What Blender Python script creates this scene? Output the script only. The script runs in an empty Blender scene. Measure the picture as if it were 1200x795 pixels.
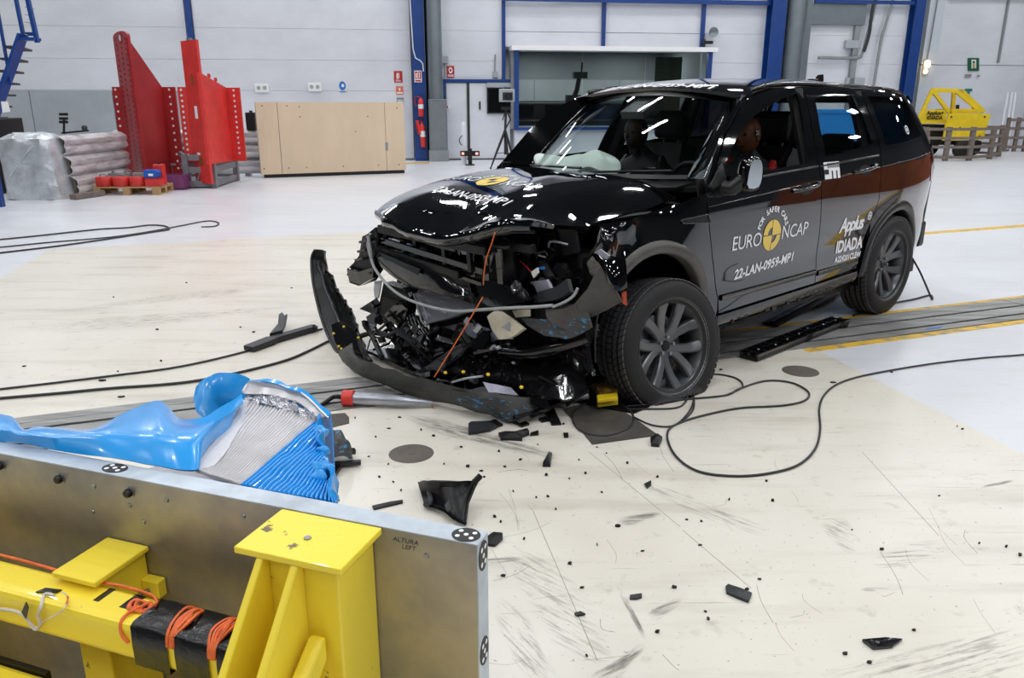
import bpy, bmesh, math, random
import numpy as np
from mathutils import Vector, Matrix, noise
from mathutils.geometry import delaunay_2d_cdt
random.seed(11)
S = bpy.context.scene
COL = S.collection
PI = math.pi
R = math.radians

# ---------------------------------------------------------------- camera
F_PX, PITCH, CAM_H = 920.0, 0.292, 1.553
cam_data = bpy.data.cameras.new('camera'); cam = bpy.data.objects.new('camera', cam_data); COL.objects.link(cam)
cam.location = (0, 0, CAM_H); cam.rotation_euler = (PI/2 - PITCH, 0, 0)
cam_data.sensor_fit = 'HORIZONTAL'; cam_data.sensor_width = 36; cam_data.lens = 36*F_PX/1200
cam_data.clip_start = 0.05; cam_data.clip_end = 200
S.camera = cam

# ---------------------------------------------------------------- world, lamps, exposure
world = bpy.data.worlds.new('world'); S.world = world; world.use_nodes = True
world.node_tree.nodes['Background'].inputs[0].default_value = (0.80, 0.88, 1.0, 1)
world.node_tree.nodes['Background'].inputs[1].default_value = 0.25
S.view_settings.view_transform = 'Standard'; S.view_settings.look = 'None'
S.view_settings.exposure = 0.30; S.view_settings.gamma = 1.0
LAMP_W, LAMP_Z = 72.0, 8.2
for ix in range(9):
    for iy in range(8):
        ld = bpy.data.lights.new('ceiling_lamp', 'AREA'); ld.shape = 'RECTANGLE'
        ld.size = 0.85; ld.size_y = 0.32; ld.energy = LAMP_W; ld.color = (0.97, 0.985, 1.0)
        lo = bpy.data.objects.new('ceiling_lamp', ld); COL.objects.link(lo)
        lo.location = (-13.0 + ix*4.4, -5.5 + iy*4.4, LAMP_Z); lo.rotation_euler = (0, 0, R(21))

# ---------------------------------------------------------------- where things stand (the survey of the hall)
CAM = np.array([0, 0, CAM_H])
_fw = np.array([0, math.cos(PITCH), -math.sin(PITCH)]); _up = np.array([0, math.sin(PITCH), math.cos(PITCH)]); _rt = np.array([1.0, 0, 0])
def ray(u, v): return _rt*(u-600)/F_PX + _up*(397.5-v)/F_PX + _fw
def on_plane(u, v, p0, n):
    d = ray(u, v); n = np.asarray(n, float); t = float((np.asarray(p0)-CAM) @ n)/float(d @ n); return CAM + t*d
def G(u, v, z=0.0): return Vector(on_plane(u, v, (0, 0, z), (0, 0, 1)))
def Yp(u, v, Y): return Vector(on_plane(u, v, (0, Y, 0), (0, 1, 0)))
WP0 = np.array([-2.66, 22.9, 0]); WA = R(8); WD = np.array([math.cos(WA), math.sin(WA), 0]); WN = np.array([math.sin(WA), -math.cos(WA), 0])
def wp(s, off=0.0, z=0.0): return Vector(WP0 + WD*s + WN*off + np.array([0, 0, z]))      # s along the back wall, off in front of it
CARX, CARY, CYAW = 0.1325, 4.751, R(-139.82)
EX = np.array([math.cos(CYAW), math.sin(CYAW), 0]); EY = np.array([-math.sin(CYAW), math.cos(CYAW), 0]); CO = np.array([CARX, CARY, 0])
def tocar(P): d = np.asarray(P) - CO; return Vector((float(d@EX), float(d@EY), float(d[2])))
def CXp(u, v, x): return tocar(on_plane(u, v, CO + EX*x, EX))     # a point of the wreck at car station x
def CYp(u, v, y): return tocar(on_plane(u, v, CO + EY*y, EY))
def CZp(u, v, z): return tocar(G(u, v, z))

# ---------------------------------------------------------------- materials
def nt_new(name):
    m = bpy.data.materials.new(name); m.use_nodes = True
    n = m.node_tree.nodes; l = m.node_tree.links
    return m, n, l, n['Principled BSDF']
def lin(c): return tuple(((x/12.92) if x <= 0.04045 else ((x+0.055)/1.055)**2.4) for x in c)
def mat(name, col, rough=0.5, metal=0.0, coat=0.0, spec=0.5, var=0.0, vscale=6.0, col2=None, bump=0.0, bscale=40.0, thr=(0.35, 0.65), stretch=(1, 1, 1), rvar=0.0):
    m, n, l, b = nt_new(name)
    c = lin(col) + (1,)
    b.inputs['Base Color'].default_value = c
    b.inputs['Roughness'].default_value = rough; b.inputs['Metallic'].default_value = metal
    b.inputs['Coat Weight'].default_value = coat; b.inputs['Coat Roughness'].default_value = 0.03
    b.inputs['Specular IOR Level'].default_value = spec
    tc = n.new('ShaderNodeTexCoord'); mp = n.new('ShaderNodeMapping'); mp.inputs['Scale'].default_value = stretch
    l.new(tc.outputs['Object'], mp.inputs['Vector'])
    if var > 0 or col2:
        t = n.new('ShaderNodeTexNoise'); t.inputs['Scale'].default_value = vscale; t.inputs['Detail'].default_value = 6; t.inputs['Roughness'].default_value = 0.65
        l.new(mp.outputs[0], t.inputs['Vector'])
        r = n.new('ShaderNodeMapRange'); r.inputs[1].default_value = thr[0]; r.inputs[2].default_value = thr[1]
        l.new(t.outputs['Fac'], r.inputs[0])
        mx = n.new('ShaderNodeMix'); mx.data_type = 'RGBA'
        c2 = lin(col2) if col2 else tuple(x*(1-var) for x in c[:3])
        mx.inputs[6].default_value = c; mx.inputs[7].default_value = tuple(c2) + (1,)
        l.new(r.outputs[0], mx.inputs[0]); l.new(mx.outputs[2], b.inputs['Base Color'])
        if rvar:
            rr = n.new('ShaderNodeMapRange'); rr.inputs[3].default_value = rough; rr.inputs[4].default_value = min(1, rough+rvar)
            l.new(r.outputs[0], rr.inputs[0]); l.new(rr.outputs[0], b.inputs['Roughness'])
    if bump > 0:
        t2 = n.new('ShaderNodeTexNoise'); t2.inputs['Scale'].default_value = bscale; t2.inputs['Detail'].default_value = 4
        l.new(mp.outputs[0], t2.inputs['Vector'])
        bp = n.new('ShaderNodeBump'); bp.inputs['Strength'].default_value = bump; bp.inputs['Distance'].default_value = 0.02
        l.new(t2.outputs['Fac'], bp.inputs['Height']); l.new(bp.outputs[0], b.inputs['Normal'])
    return m
def glass(name, tint, f0=1.45, rough=0.0):
    m = bpy.data.materials.new(name); m.use_nodes = True; n = m.node_tree.nodes; l = m.node_tree.links
    n.remove(n['Principled BSDF']); out = n['Material Output']
    t = n.new('ShaderNodeBsdfTransparent'); t.inputs[0].default_value = tuple(tint) + (1,)
    g = n.new('ShaderNodeBsdfGlossy'); g.inputs['Roughness'].default_value = rough
    fr = n.new('ShaderNodeFresnel'); fr.inputs[0].default_value = f0
    mx = n.new('ShaderNodeMixShader'); ge = n.new('ShaderNodeNewGeometry'); iv = n.new('ShaderNodeMath'); iv.operation = 'SUBTRACT'; iv.inputs[0].default_value = 1.0; l.new(ge.outputs['Backfacing'], iv.inputs[1])
    mu = n.new('ShaderNodeMath'); mu.operation = 'MULTIPLY'; l.new(fr.outputs[0], mu.inputs[0]); l.new(iv.outputs[0], mu.inputs[1])
    l.new(mu.outputs[0], mx.inputs[0]); l.new(t.outputs[0], mx.inputs[1]); l.new(g.outputs[0], mx.inputs[2])
    l.new(mx.outputs[0], out.inputs[0]); return m
def emit(name, col, s):
    m, n, l, b = nt_new(name); b.inputs['Emission Color'].default_value = tuple(col) + (1,); b.inputs['Emission Strength'].default_value = s
    return m

def floor_mat(name, base, tint, wear):
    m, n, l, b = nt_new(name)
    tc = n.new('ShaderNodeTexCoord')
    def noise_node(scale, stretch, detail=6, rot=0.0):
        mp = n.new('ShaderNodeMapping'); mp.inputs['Scale'].default_value = stretch; mp.inputs['Rotation'].default_value = (0, 0, rot)
        t = n.new('ShaderNodeTexNoise'); t.inputs['Scale'].default_value = scale; t.inputs['Detail'].default_value = detail; t.inputs['Roughness'].default_value = 0.6
        l.new(tc.outputs['Object'], mp.inputs[0]); l.new(mp.outputs[0], t.inputs['Vector']); return t.outputs['Fac']
    def ramp(x, a, c):
        r = n.new('ShaderNodeMapRange'); r.inputs[1].default_value = a; r.inputs[2].default_value = c; l.new(x, r.inputs[0]); return r.outputs[0]
    def mixc(f, a, c):
        x = n.new('ShaderNodeMix'); x.data_type = 'RGBA'; l.new(f, x.inputs[0])
        if isinstance(a, tuple): x.inputs[6].default_value = a
        else: l.new(a, x.inputs[6])
        x.inputs[7].default_value = c; return x.outputs[2]
    def sc(x, k):
        q = n.new('ShaderNodeMath'); q.operation = 'MULTIPLY'; q.inputs[1].default_value = k; l.new(x, q.inputs[0]); return q.outputs[0]
    c = mixc(ramp(noise_node(0.55, (1, 1, 1)), 0.35, 0.7), lin(base)+(1,), lin(tint)+(1,))
    c = mixc(sc(ramp(noise_node(3.0, (0.25, 1.6, 1), 5, R(-21)), 0.52, 0.75), 0.5*wear), c, lin((0.66, 0.62, 0.55))+(1,))      # drag streaks along the track
    c = mixc(sc(ramp(noise_node(9.0, (1, 1, 1), 8), 0.60, 0.72), 0.35*wear), c, lin((0.55, 0.51, 0.45))+(1,))
    c = mixc(sc(ramp(noise_node(55.0, (1, 1, 1), 3), 0.66, 0.72), 0.6*wear), c, lin((0.42, 0.40, 0.38))+(1,))              # specks
    c = mixc(sc(ramp(noise_node(26.0, (0.06, 1.5, 1), 3, R(35)), 0.66, 0.70), 0.35*wear), c, lin((0.45, 0.42, 0.38))+(1,))   # scratches
    l.new(c, b.inputs['Base Color'])
    rr = n.new('ShaderNodeMapRange'); rr.inputs[3].default_value = 0.22; rr.inputs[4].default_value = 0.42
    l.new(noise_node(1.7, (1, 1, 1)), rr.inputs[0]); l.new(rr.outputs[0], b.inputs['Roughness'])
    bp = n.new('ShaderNodeBump'); bp.inputs['Strength'].default_value = 0.08; bp.inputs['Distance'].default_value = 0.01
    l.new(noise_node(2.5, (0.4, 1.3, 1), 4, R(-21)), bp.inputs['Height']); l.new(bp.outputs[0], b.inputs['Normal'])
    return m
M = {}
M['floor_white'] = floor_mat('floor_white', (0.865, 0.875, 0.895), (0.83, 0.84, 0.86), 0.4)
M['floor_cream'] = floor_mat('floor_cream', (0.885, 0.866, 0.825), (0.825, 0.80, 0.745), 1.0)
M['wall_white'] = mat('wall_white', (0.86, 0.87, 0.90), 0.45, var=0.12, vscale=0.6, stretch=(1, 1, 2))
M['wall_panel'] = mat('wall_panel', (0.80, 0.825, 0.86), 0.5, var=0.08, vscale=0.5)
M['wall_low'] = mat('wall_low', (0.66, 0.69, 0.71), 0.4, var=0.15, vscale=1.2)
M['wall_dark'] = mat('wall_dark', (0.24, 0.25, 0.27), 0.8, var=0.2, vscale=1.0)
M['ceil'] = mat('ceil', (0.16, 0.17, 0.19), 0.9, var=0.3, vscale=0.5)
M['brown'] = mat('brown', (0.56, 0.28, 0.12), 0.6, var=0.35, vscale=1.0)
M['blue_steel'] = mat('blue_steel', (0.075, 0.245, 0.52), 0.35, var=0.15, vscale=3)
M['duct_grey'] = mat('duct_grey', (0.52, 0.56, 0.58), 0.35, 0.6, var=0.15, vscale=2)
M['grey_paint'] = mat('grey_paint', (0.55, 0.57, 0.58), 0.5, var=0.15, vscale=4)
M['galv'] = mat('galv', (0.80, 0.80, 0.82), 0.38, 0.35, var=0.35, vscale=3.0, stretch=(0.4, 1, 3), rvar=0.2)
M['galv_dirty'] = mat('galv_dirty', (0.82, 0.81, 0.82), 0.45, 0.2, col2=(0.56, 0.50, 0.52), vscale=2.2, stretch=(1, 1, 5), thr=(0.45, 0.75))
M['red_barrier'] = mat('red_barrier', (0.66, 0.15, 0.16), 0.38, coat=0.1, var=0.25, vscale=1.5)
M['red_bright'] = mat('red_bright', (0.86, 0.22, 0.20), 0.42, var=0.25, vscale=3)
M['wood_panel'] = mat('wood_panel', (0.86, 0.77, 0.66), 0.6, var=0.10, vscale=2.0, stretch=(1, 1, 0.3))
M['wood_pallet'] = mat('wood_pallet', (0.74, 0.60, 0.42), 0.75, var=0.3, vscale=8, stretch=(1, 6, 6))
M['wood_grey'] = mat('wood_grey', (0.50, 0.45, 0.42), 0.8, var=0.3, vscale=8)
M['yellow'] = mat('yellow', (0.93, 0.80, 0.12), 0.38, var=0.16, vscale=5, coat=0.2)
M['yellow_worn'] = mat('yellow_worn', (0.985, 0.885, 0.24), 0.36, coat=0.25, col2=(0.42, 0.36, 0.22), vscale=9.0, thr=(0.66, 0.69))
M['yellow_line'] = mat('yellow_line', (0.88, 0.70, 0.16), 0.5, col2=(0.62, 0.56, 0.40), vscale=9.0, thr=(0.48, 0.62))
M['alu'] = mat('alu', (0.70, 0.67, 0.62), 0.36, 0.65, col2=(0.50, 0.51, 0.54), vscale=2.2, thr=(0.35, 0.62), rvar=0.12, bump=0.05, bscale=8)
M['alu_edge'] = mat('alu_edge', (0.80, 0.84, 0.88), 0.42, 0.5, var=0.25, vscale=9, rvar=0.15)
M['alu_foil'] = mat('alu_foil', (0.86, 0.86, 0.88), 0.25, 0.75, var=0.2, vscale=30, bump=0.5, bscale=90)
M['alu_sheet'] = mat('alu_sheet', (0.88, 0.87, 0.88), 0.36, 0.35, var=0.18, vscale=7)
M['blue_film'] = mat('blue_film', (0.14, 0.62, 0.93), 0.26, coat=0.3, var=0.10, vscale=9)
M['black_tape'] = mat('black_tape', (0.05, 0.05, 0.055), 0.30, coat=0.05, bump=0.25, bscale=25)
M['orange_cord'] = mat('orange_cord', (0.97, 0.47, 0.25), 0.55, var=0.25, vscale=60)
M['orange_line'] = mat('orange_line', (0.90, 0.45, 0.18), 0.5)
M['white_wire'] = mat('white_wire', (0.83, 0.80, 0.76), 0.5)
M['paint'] = mat('paint', (0.030, 0.031, 0.036), 0.04, coat=1.0, spec=0.5)
M['paint2'] = mat('paint2', (0.045, 0.045, 0.05), 0.16, coat=0.6)
M['trim'] = mat('trim', (0.10, 0.10, 0.105), 0.38, var=0.2, vscale=20)
M['trim_grey'] = mat('trim_grey', (0.33, 0.32, 0.30), 0.38, var=0.35, vscale=14)
M['liner'] = mat('liner', (0.27, 0.255, 0.235), 0.62, var=0.25, vscale=9, bump=0.2, bscale=30)
M['plastic'] = mat('plastic', (0.055, 0.056, 0.062), 0.36, spec=0.32, var=0.4, vscale=12, bump=0.15, bscale=18)
M['plastic_g'] = mat('plastic_g', (0.05, 0.05, 0.058), 0.14, coat=0.5, bump=0.3, bscale=9)
M['plastic_mid'] = mat('plastic_mid', (0.155, 0.16, 0.18), 0.45, var=0.3, vscale=10)
M['bumper'] = mat('bumper', (0.25, 0.25, 0.235), 0.5, var=0.4, vscale=7, bump=0.35, bscale=22)
M['bumper_scuff'] = mat('bumper_scuff', (0.235, 0.235, 0.23), 0.55, col2=(0.20, 0.50, 0.68), vscale=22, thr=(0.565, 0.60), stretch=(1.6, 0.9, 3.2), bump=0.3, bscale=22)
M['silver'] = mat('silver', (0.70, 0.71, 0.75), 0.3, 0.6, var=0.25, vscale=14)
M['lilac'] = mat('lilac', (0.62, 0.62, 0.68), 0.4, 0.3, var=0.3, vscale=10)
M['condenser'] = mat('condenser', (0.47, 0.47, 0.51), 0.42, 0.2, col2=(0.66, 0.66, 0.70), vscale=16, thr=(0.55, 0.68), stretch=(1, 0.5, 3))
M['beige'] = mat('beige', (0.82, 0.79, 0.70), 0.45, var=0.2, vscale=15)
M['hose'] = mat('hose', (0.66, 0.67, 0.68), 0.35, var=0.15, vscale=20)
M['lens'] = mat('lens', (0.85, 0.88, 0.92), 0.08, coat=0.6)
M['amber'] = mat('amber', (0.75, 0.30, 0.06), 0.2, coat=0.5)
M['rubber'] = mat('rubber', (0.085, 0.085, 0.088), 0.62, var=0.15, vscale=8)
M['rim'] = mat('rim', (0.42, 0.425, 0.435), 0.32, 0.5, var=0.1, vscale=8)
M['rim_dark'] = mat('rim_dark', (0.13, 0.13, 0.14), 0.4, 0.4)
M['steel'] = mat('steel', (0.62, 0.63, 0.65), 0.32, 0.8, var=0.2, vscale=8)
M['track_steel'] = mat('track_steel', (0.62, 0.62, 0.61), 0.42, 0.3, col2=(0.45, 0.445, 0.44), vscale=4, thr=(0.40, 0.62), stretch=(0.3, 3, 1))
M['slot'] = mat('slot', (0.04, 0.04, 0.045), 0.8)
M['mat_grey'] = mat('mat_grey', (0.315, 0.30, 0.275), 0.6, var=0.35, vscale=8)
M['hatch'] = mat('hatch', (0.40, 0.37, 0.34), 0.6, var=0.35, vscale=10)
M['seat'] = mat('seat', (0.055, 0.055, 0.06), 0.6, bump=0.1, bscale=40)
M['cabin'] = mat('cabin', (0.06, 0.06, 0.065), 0.6)
M['airbag'] = mat('airbag', (0.86, 0.90, 0.88), 0.7, var=0.12, vscale=5, bump=0.15, bscale=7)
M['dummy'] = mat('dummy', (0.50, 0.31, 0.20), 0.45, var=0.2, vscale=12)
M['dummy_suit'] = mat('dummy_suit', (0.10, 0.10, 0.12), 0.7)
M['white'] = mat('white', (0.93, 0.93, 0.93), 0.45)
M['white_decal'] = mat('white_decal', (0.94, 0.94, 0.95), 0.4)
M['yellow_decal'] = mat('yellow_decal', (0.93, 0.80, 0.38), 0.4)
M['black_decal'] = mat('black_decal', (0.05, 0.05, 0.05), 0.5)
M['red_decal'] = mat('red_decal', (0.72, 0.13, 0.13), 0.45)
M['orange_decal'] = mat('orange_decal', (0.88, 0.45, 0.33), 0.5)
M['green_decal'] = mat('green_decal', (0.06, 0.34, 0.22), 0.5)
M['teal_decal'] = mat('teal_decal', (0.05, 0.48, 0.45), 0.5)
M['blue_decal'] = mat('blue_decal', (0.12, 0.45, 0.75), 0.5)
M['blue_box'] = mat('blue_box', (0.07, 0.50, 0.80), 0.4, var=0.1, vscale=2)
M['blue_bin'] = mat('blue_bin', (0.05, 0.33, 0.70), 0.4)
M['purple'] = mat('purple', (0.50, 0.26, 0.46), 0.5, var=0.2, vscale=5)
M['tarp'] = mat('tarp', (0.84, 0.86, 0.88), 0.30, 0.4, var=0.3, vscale=5, bump=1.0, bscale=5)
M['rail_grey'] = mat('rail_grey', (0.50, 0.49, 0.52), 0.55, var=0.3, vscale=6)
M['screen'] = mat('screen', (0.02, 0.02, 0.025), 0.12, coat=0.4)
M['black'] = mat('black', (0.035, 0.035, 0.04), 0.45)
M['darkgrey'] = mat('darkgrey', (0.17, 0.17, 0.18), 0.5)
M['cable'] = mat('cable', (0.16, 0.16, 0.17), 0.5)
M['room_wall'] = mat('room_wall', (0.52, 0.55, 0.57), 0.6, var=0.15, vscale=0.8)
M['room_dark'] = mat('room_dark', (0.13, 0.14, 0.15), 0.7, var=0.3, vscale=2)
M['window'] = glass('window', (0.80, 0.84, 0.83), 1.5)
M['windscreen'] = glass('windscreen', (0.90, 0.93, 0.92), 1.4)
M['car_glass'] = glass('car_glass', (0.86, 0.89, 0.89), 1.45)
M['car_glass_dark'] = glass('car_glass_dark', (0.13, 0.135, 0.14), 1.5)
M['tread'] = mat('tread', (0.33, 0.33, 0.34), 0.6, var=0.2, vscale=10)  # tyre rubber lightened on the tread to imitate light bounced off the floor
M['dummy_silhouette'] = mat('dummy_silhouette', (0.17, 0.115, 0.085), 0.5)  # dummy colour darkened so the passenger reads as a shaded silhouette
M['joint'] = mat('joint', (0.62, 0.595, 0.55), 0.7)
M['pencil'] = mat('pencil', (0.25, 0.22, 0.20), 0.7)
M['mirror'] = mat('mirror', (0.85, 0.88, 0.90), 0.03, 1.0)
M['lamp_red'] = emit('lamp_red', (1.0, 0.10, 0.03), 3.0)
M['lamp_warm'] = emit('lamp_warm', (1.0, 0.72, 0.35), 5.0)
def scuff_mat(name, col, dens, stretch):
    m, n, l, b = nt_new(name); b.inputs['Base Color'].default_value = lin(col)+(1,); b.inputs['Roughness'].default_value = 0.5
    tc = n.new('ShaderNodeTexCoord'); mp = n.new('ShaderNodeMapping'); mp.inputs['Scale'].default_value = stretch
    t = n.new('ShaderNodeTexNoise'); t.inputs['Scale'].default_value = 8; t.inputs['Detail'].default_value = 7; t.inputs['Roughness'].default_value = 0.7
    r = n.new('ShaderNodeMapRange'); r.inputs[1].default_value = 0.62-dens*0.3; r.inputs[2].default_value = 0.80-dens*0.2; r.inputs[4].default_value = 0.60
    l.new(tc.outputs['UV'], mp.inputs[0]); l.new(mp.outputs[0], t.inputs[0]); at = n.new('ShaderNodeAttribute'); at.attribute_name = 'fade'; mu = n.new('ShaderNodeMath'); mu.operation = 'MULTIPLY'
    l.new(t.outputs['Fac'], r.inputs[0]); l.new(r.outputs[0], mu.inputs[0]); l.new(at.outputs['Fac'], mu.inputs[1]); l.new(mu.outputs[0], b.inputs['Alpha'])
    return m
M['scuff'] = scuff_mat('scuff', (0.52, 0.50, 0.47), 0.45, (0.25, 3.0, 1))
M['scuff_dark'] = scuff_mat('scuff_dark', (0.30, 0.285, 0.27), 0.75, (0.3, 2.0, 1))

# ---------------------------------------------------------------- mesh helpers
MW = {}
class MB:
    def __init__(s): s.v = []; s.f = []
    def add(s, vs, fs):
        o = len(s.v); s.v += [Vector(p) for p in vs]; s.f += [tuple(i+o for i in f) for f in fs]; return s
    def box(s, x0, x1, y0, y1, z0, z1):
        return s.add([(x0,y0,z0),(x1,y0,z0),(x1,y1,z0),(x0,y1,z0),(x0,y0,z1),(x1,y0,z1),(x1,y1,z1),(x0,y1,z1)],
                     [(3,2,1,0),(4,5,6,7),(0,1,5,4),(1,2,6,5),(2,3,7,6),(3,0,4,7)])
    def obox(s, c, ax, ay, az):                                  # box from its centre and three half-axes
        c = Vector(c); ax = Vector(ax); ay = Vector(ay); az = Vector(az)
        return s.add([c+i*ax+j*ay+k*az for k in (-1,1) for i, j in ((-1,-1),(1,-1),(1,1),(-1,1))],
                     [(3,2,1,0),(4,5,6,7),(0,1,5,4),(1,2,6,5),(2,3,7,6),(3,0,4,7)])
    def beam(s, p, q, w, h, up=(0,0,1)):
        p = Vector(p); q = Vector(q); d = q-p; n = d.normalized(); u = Vector(up)
        if abs(n.dot(u)) > 0.98: u = Vector((1,0,0))
        a = n.cross(u).normalized(); b = a.cross(n).normalized()
        return s.obox((p+q)/2, d/2, a*w/2, b*h/2)
    def cyl(s, p, q, r, r2=None, n=12):
        return s.tube([p, q], [r, r if r2 is None else r2], n)
    def tube(s, pts, r, n=6, closed=False):
        pts = [Vector(p) for p in pts]; N = len(pts); rr = r if isinstance(r, (list, tuple)) else [r]*N
        d0 = (pts[1]-pts[0]).normalized(); u = Vector((0,0,1)) if abs(d0.z) < 0.9 else Vector((1,0,0))
        vs = []
        for i, p in enumerate(pts):
            if closed: d = (pts[(i+1) % N]-pts[i-1])
            else: d = pts[min(i+1, N-1)]-pts[max(i-1, 0)]
            d = d.normalized() if d.length > 1e-9 else d0
            a = d.cross(u)
            a = a.normalized() if a.length > 1e-6 else d.orthogonal().normalized()
            u = a.cross(d).normalized()
            for k in range(n):
                t = 2*PI*k/n; vs.append(p + (a*math.cos(t)+u*math.sin(t))*rr[i])
        fs = []
        for i in range(N if closed else N-1):
            j = (i+1) % N
            for k in range(n): fs.append((i*n+k, i*n+(k+1) % n, j*n+(k+1) % n, j*n+k))
        if not closed: fs += [tuple(range(n))[::-1], tuple((N-1)*n+k for k in range(n))]
        return s.add(vs, fs)
    def prism(s, poly, vec):
        poly = [Vector(p) for p in poly]; vec = Vector(vec); n = len(poly)
        return s.add(poly+[p+vec for p in poly], [tuple(range(n))[::-1], tuple(range(n, 2*n))]+[(i, (i+1) % n, n+(i+1) % n, n+i) for i in range(n)])
    def plate(s, poly, th):
        poly = [Vector(p) for p in poly]; nn = Vector()
        for i in range(len(poly)): nn += poly[i].cross(poly[(i+1) % len(poly)])
        return s.prism(poly, nn.normalized()*th)
    def lathe(s, prof, p, axis, n=24, caps=False):               # prof: (radius, distance along axis)
        ax = Vector(axis).normalized(); a = ax.orthogonal().normalized(); b = ax.cross(a); p = Vector(p); vs = []; m = len(prof)
        for r, h in prof:
            for k in range(n):
                t = 2*PI*k/n; vs.append(p+ax*h+(a*math.cos(t)+b*math.sin(t))*r)
        fs = [(i*n+k, i*n+(k+1) % n, (i+1)*n+(k+1) % n, (i+1)*n+k) for i in range(m-1) for k in range(n)]
        if caps: fs += [tuple(range(n))[::-1], tuple((m-1)*n+k for k in range(n))]
        return s.add(vs, fs)
    def ball(s, c, rx, ry=None, rz=None, n=14, m=9):
        ry = rx if ry is None else ry; rz = rx if rz is None else rz; c = Vector(c); vs = []; fs = []
        for i in range(m+1):
            t = PI*i/m
            for k in range(n): vs.append(c+Vector((rx*math.sin(t)*math.cos(2*PI*k/n), ry*math.sin(t)*math.sin(2*PI*k/n), rz*math.cos(t))))
        for i in range(m):
            for k in range(n): fs.append((i*n+k, (i+1)*n+k, (i+1)*n+(k+1) % n, i*n+(k+1) % n))
        return s.add(vs, fs)
    def grid(s, rows, th=0.0, wob=0.0, wscale=6.0, seed=0.0):     # rows of points -> sheet with thickness
        rows = [[Vector(p) for p in r] for r in rows]; a = len(rows); b = len(rows[0])
        if wob:
            for r in rows:
                for i, p in enumerate(r): r[i] = p + noise.noise_vector(p*wscale+Vector((seed, seed*0.7, 3)))*wob
        q = [(i*b+j, i*b+j+1, (i+1)*b+j+1, (i+1)*b+j) for i in range(a-1) for j in range(b-1)]
        if th == 0: return s.add([p for r in rows for p in r], q)
        fl = [p for r in rows for p in r]; nm = [Vector() for _ in fl]
        for f in q:
            nn = (fl[f[2]]-fl[f[0]]).cross(fl[f[3]]-fl[f[1]])
            for i in f: nm[i] += nn
        bk = [p - (nm[i].normalized() if nm[i].length > 0 else Vector((0,0,1)))*th for i, p in enumerate(fl)]
        n0 = a*b; fs = q+[tuple(i+n0 for i in f[::-1]) for f in q]
        edge = [j for j in range(b)]+[i*b+b-1 for i in range(1, a)]+[(a-1)*b+j for j in range(b-2, -1, -1)]+[i*b for i in range(a-2, 0, -1)]
        for k in range(len(edge)):
            i, j = edge[k], edge[(k+1) % len(edge)]; fs.append((j, i, i+n0, j+n0))
        return s.add(fl+bk, fs)
    def build(s, name, material, parent=None, world=True, smooth=None, bevel=0.0, stuff=False, recalc=True, subd=0):
        me = bpy.data.meshes.new(name); vs = s.v
        if parent is not None and world:
            inv = MW[parent.name].inverted(); vs = [inv @ p for p in vs]
        me.from_pydata([tuple(p) for p in vs], [], s.f); me.update()
        if recalc:
            bm = bmesh.new(); bm.from_mesh(me); bmesh.ops.recalc_face_normals(bm, faces=bm.faces); bm.to_mesh(me); bm.free()
        if smooth is not None:
            for p in me.polygons: p.use_smooth = True
            if smooth < 180: me.set_sharp_from_angle(angle=R(smooth))
        o = bpy.data.objects.new(name, me); COL.objects.link(o)
        if material is not None: me.materials.append(M[material] if isinstance(material, str) else material)
        if parent is not None: o.parent = parent; MW[o.name] = MW[parent.name]
        else: MW[o.name] = Matrix.Identity(4)
        if bevel > 0:
            b = o.modifiers.new('bevel', 'BEVEL'); b.width = bevel; b.segments = 2; b.limit_method = 'ANGLE'; b.angle_limit = R(40)
        if subd:
            b = o.modifiers.new('subd', 'SUBSURF'); b.levels = subd; b.render_levels = subd
        if stuff: o['kind'] = 'stuff'
        return o
def tag(o, label=None, cat=None, group=None, kind=None):
    if label: o['label'] = label
    if cat: o['category'] = cat
    if group: o['group'] = group
    if kind: o['kind'] = kind
    return o
def thing(name, label, cat, loc=(0,0,0), rotz=0.0, group=None):
    o = bpy.data.objects.new(name, None); COL.objects.link(o); o.location = loc; o.rotation_euler = (0, 0, rotz); o.empty_display_size = 0.2
    MW[o.name] = Matrix.Translation(Vector(loc)) @ Matrix.Rotation(rotz, 4, 'Z')
    return tag(o, label, cat, group)
def struct(name, mb, material, **k):
    o = mb.build(name, material, **k); o['kind'] = 'structure'; return o
def kids(o): return [c for c in o.children]
def copy_tree(o, parent=None, loc=None, rotz=None, label=None):
    src = list(o.children)
    c = o.copy(); COL.objects.link(c)
    if parent is not None: c.parent = parent
    if loc is not None: c.location = loc
    if rotz is not None: c.rotation_euler = (0, 0, rotz)
    if label: c['label'] = label
    if parent is None: MW[c.name] = Matrix.Translation(c.location) @ c.rotation_euler.to_matrix().to_4x4()
    else: MW[c.name] = MW[parent.name]
    for ch in src: copy_tree(ch, c)
    return c
def crom(P, k=8, closed=False):
    P = [Vector(p) for p in P]; N = len(P); out = []
    for i in range(N if closed else N-1):
        g = (lambda j: P[j % N]) if closed else (lambda j: P[min(max(j, 0), N-1)])
        a, b, c, d = g(i-1), g(i), g(i+1), g(i+2)
        for t in range(k):
            t /= k; out.append(0.5*((2*b)+(c-a)*t+(2*a-5*b+4*c-d)*t*t+(3*b-a-3*c+d)*t**3))
    if not closed: out.append(P[-1])
    return out
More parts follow.
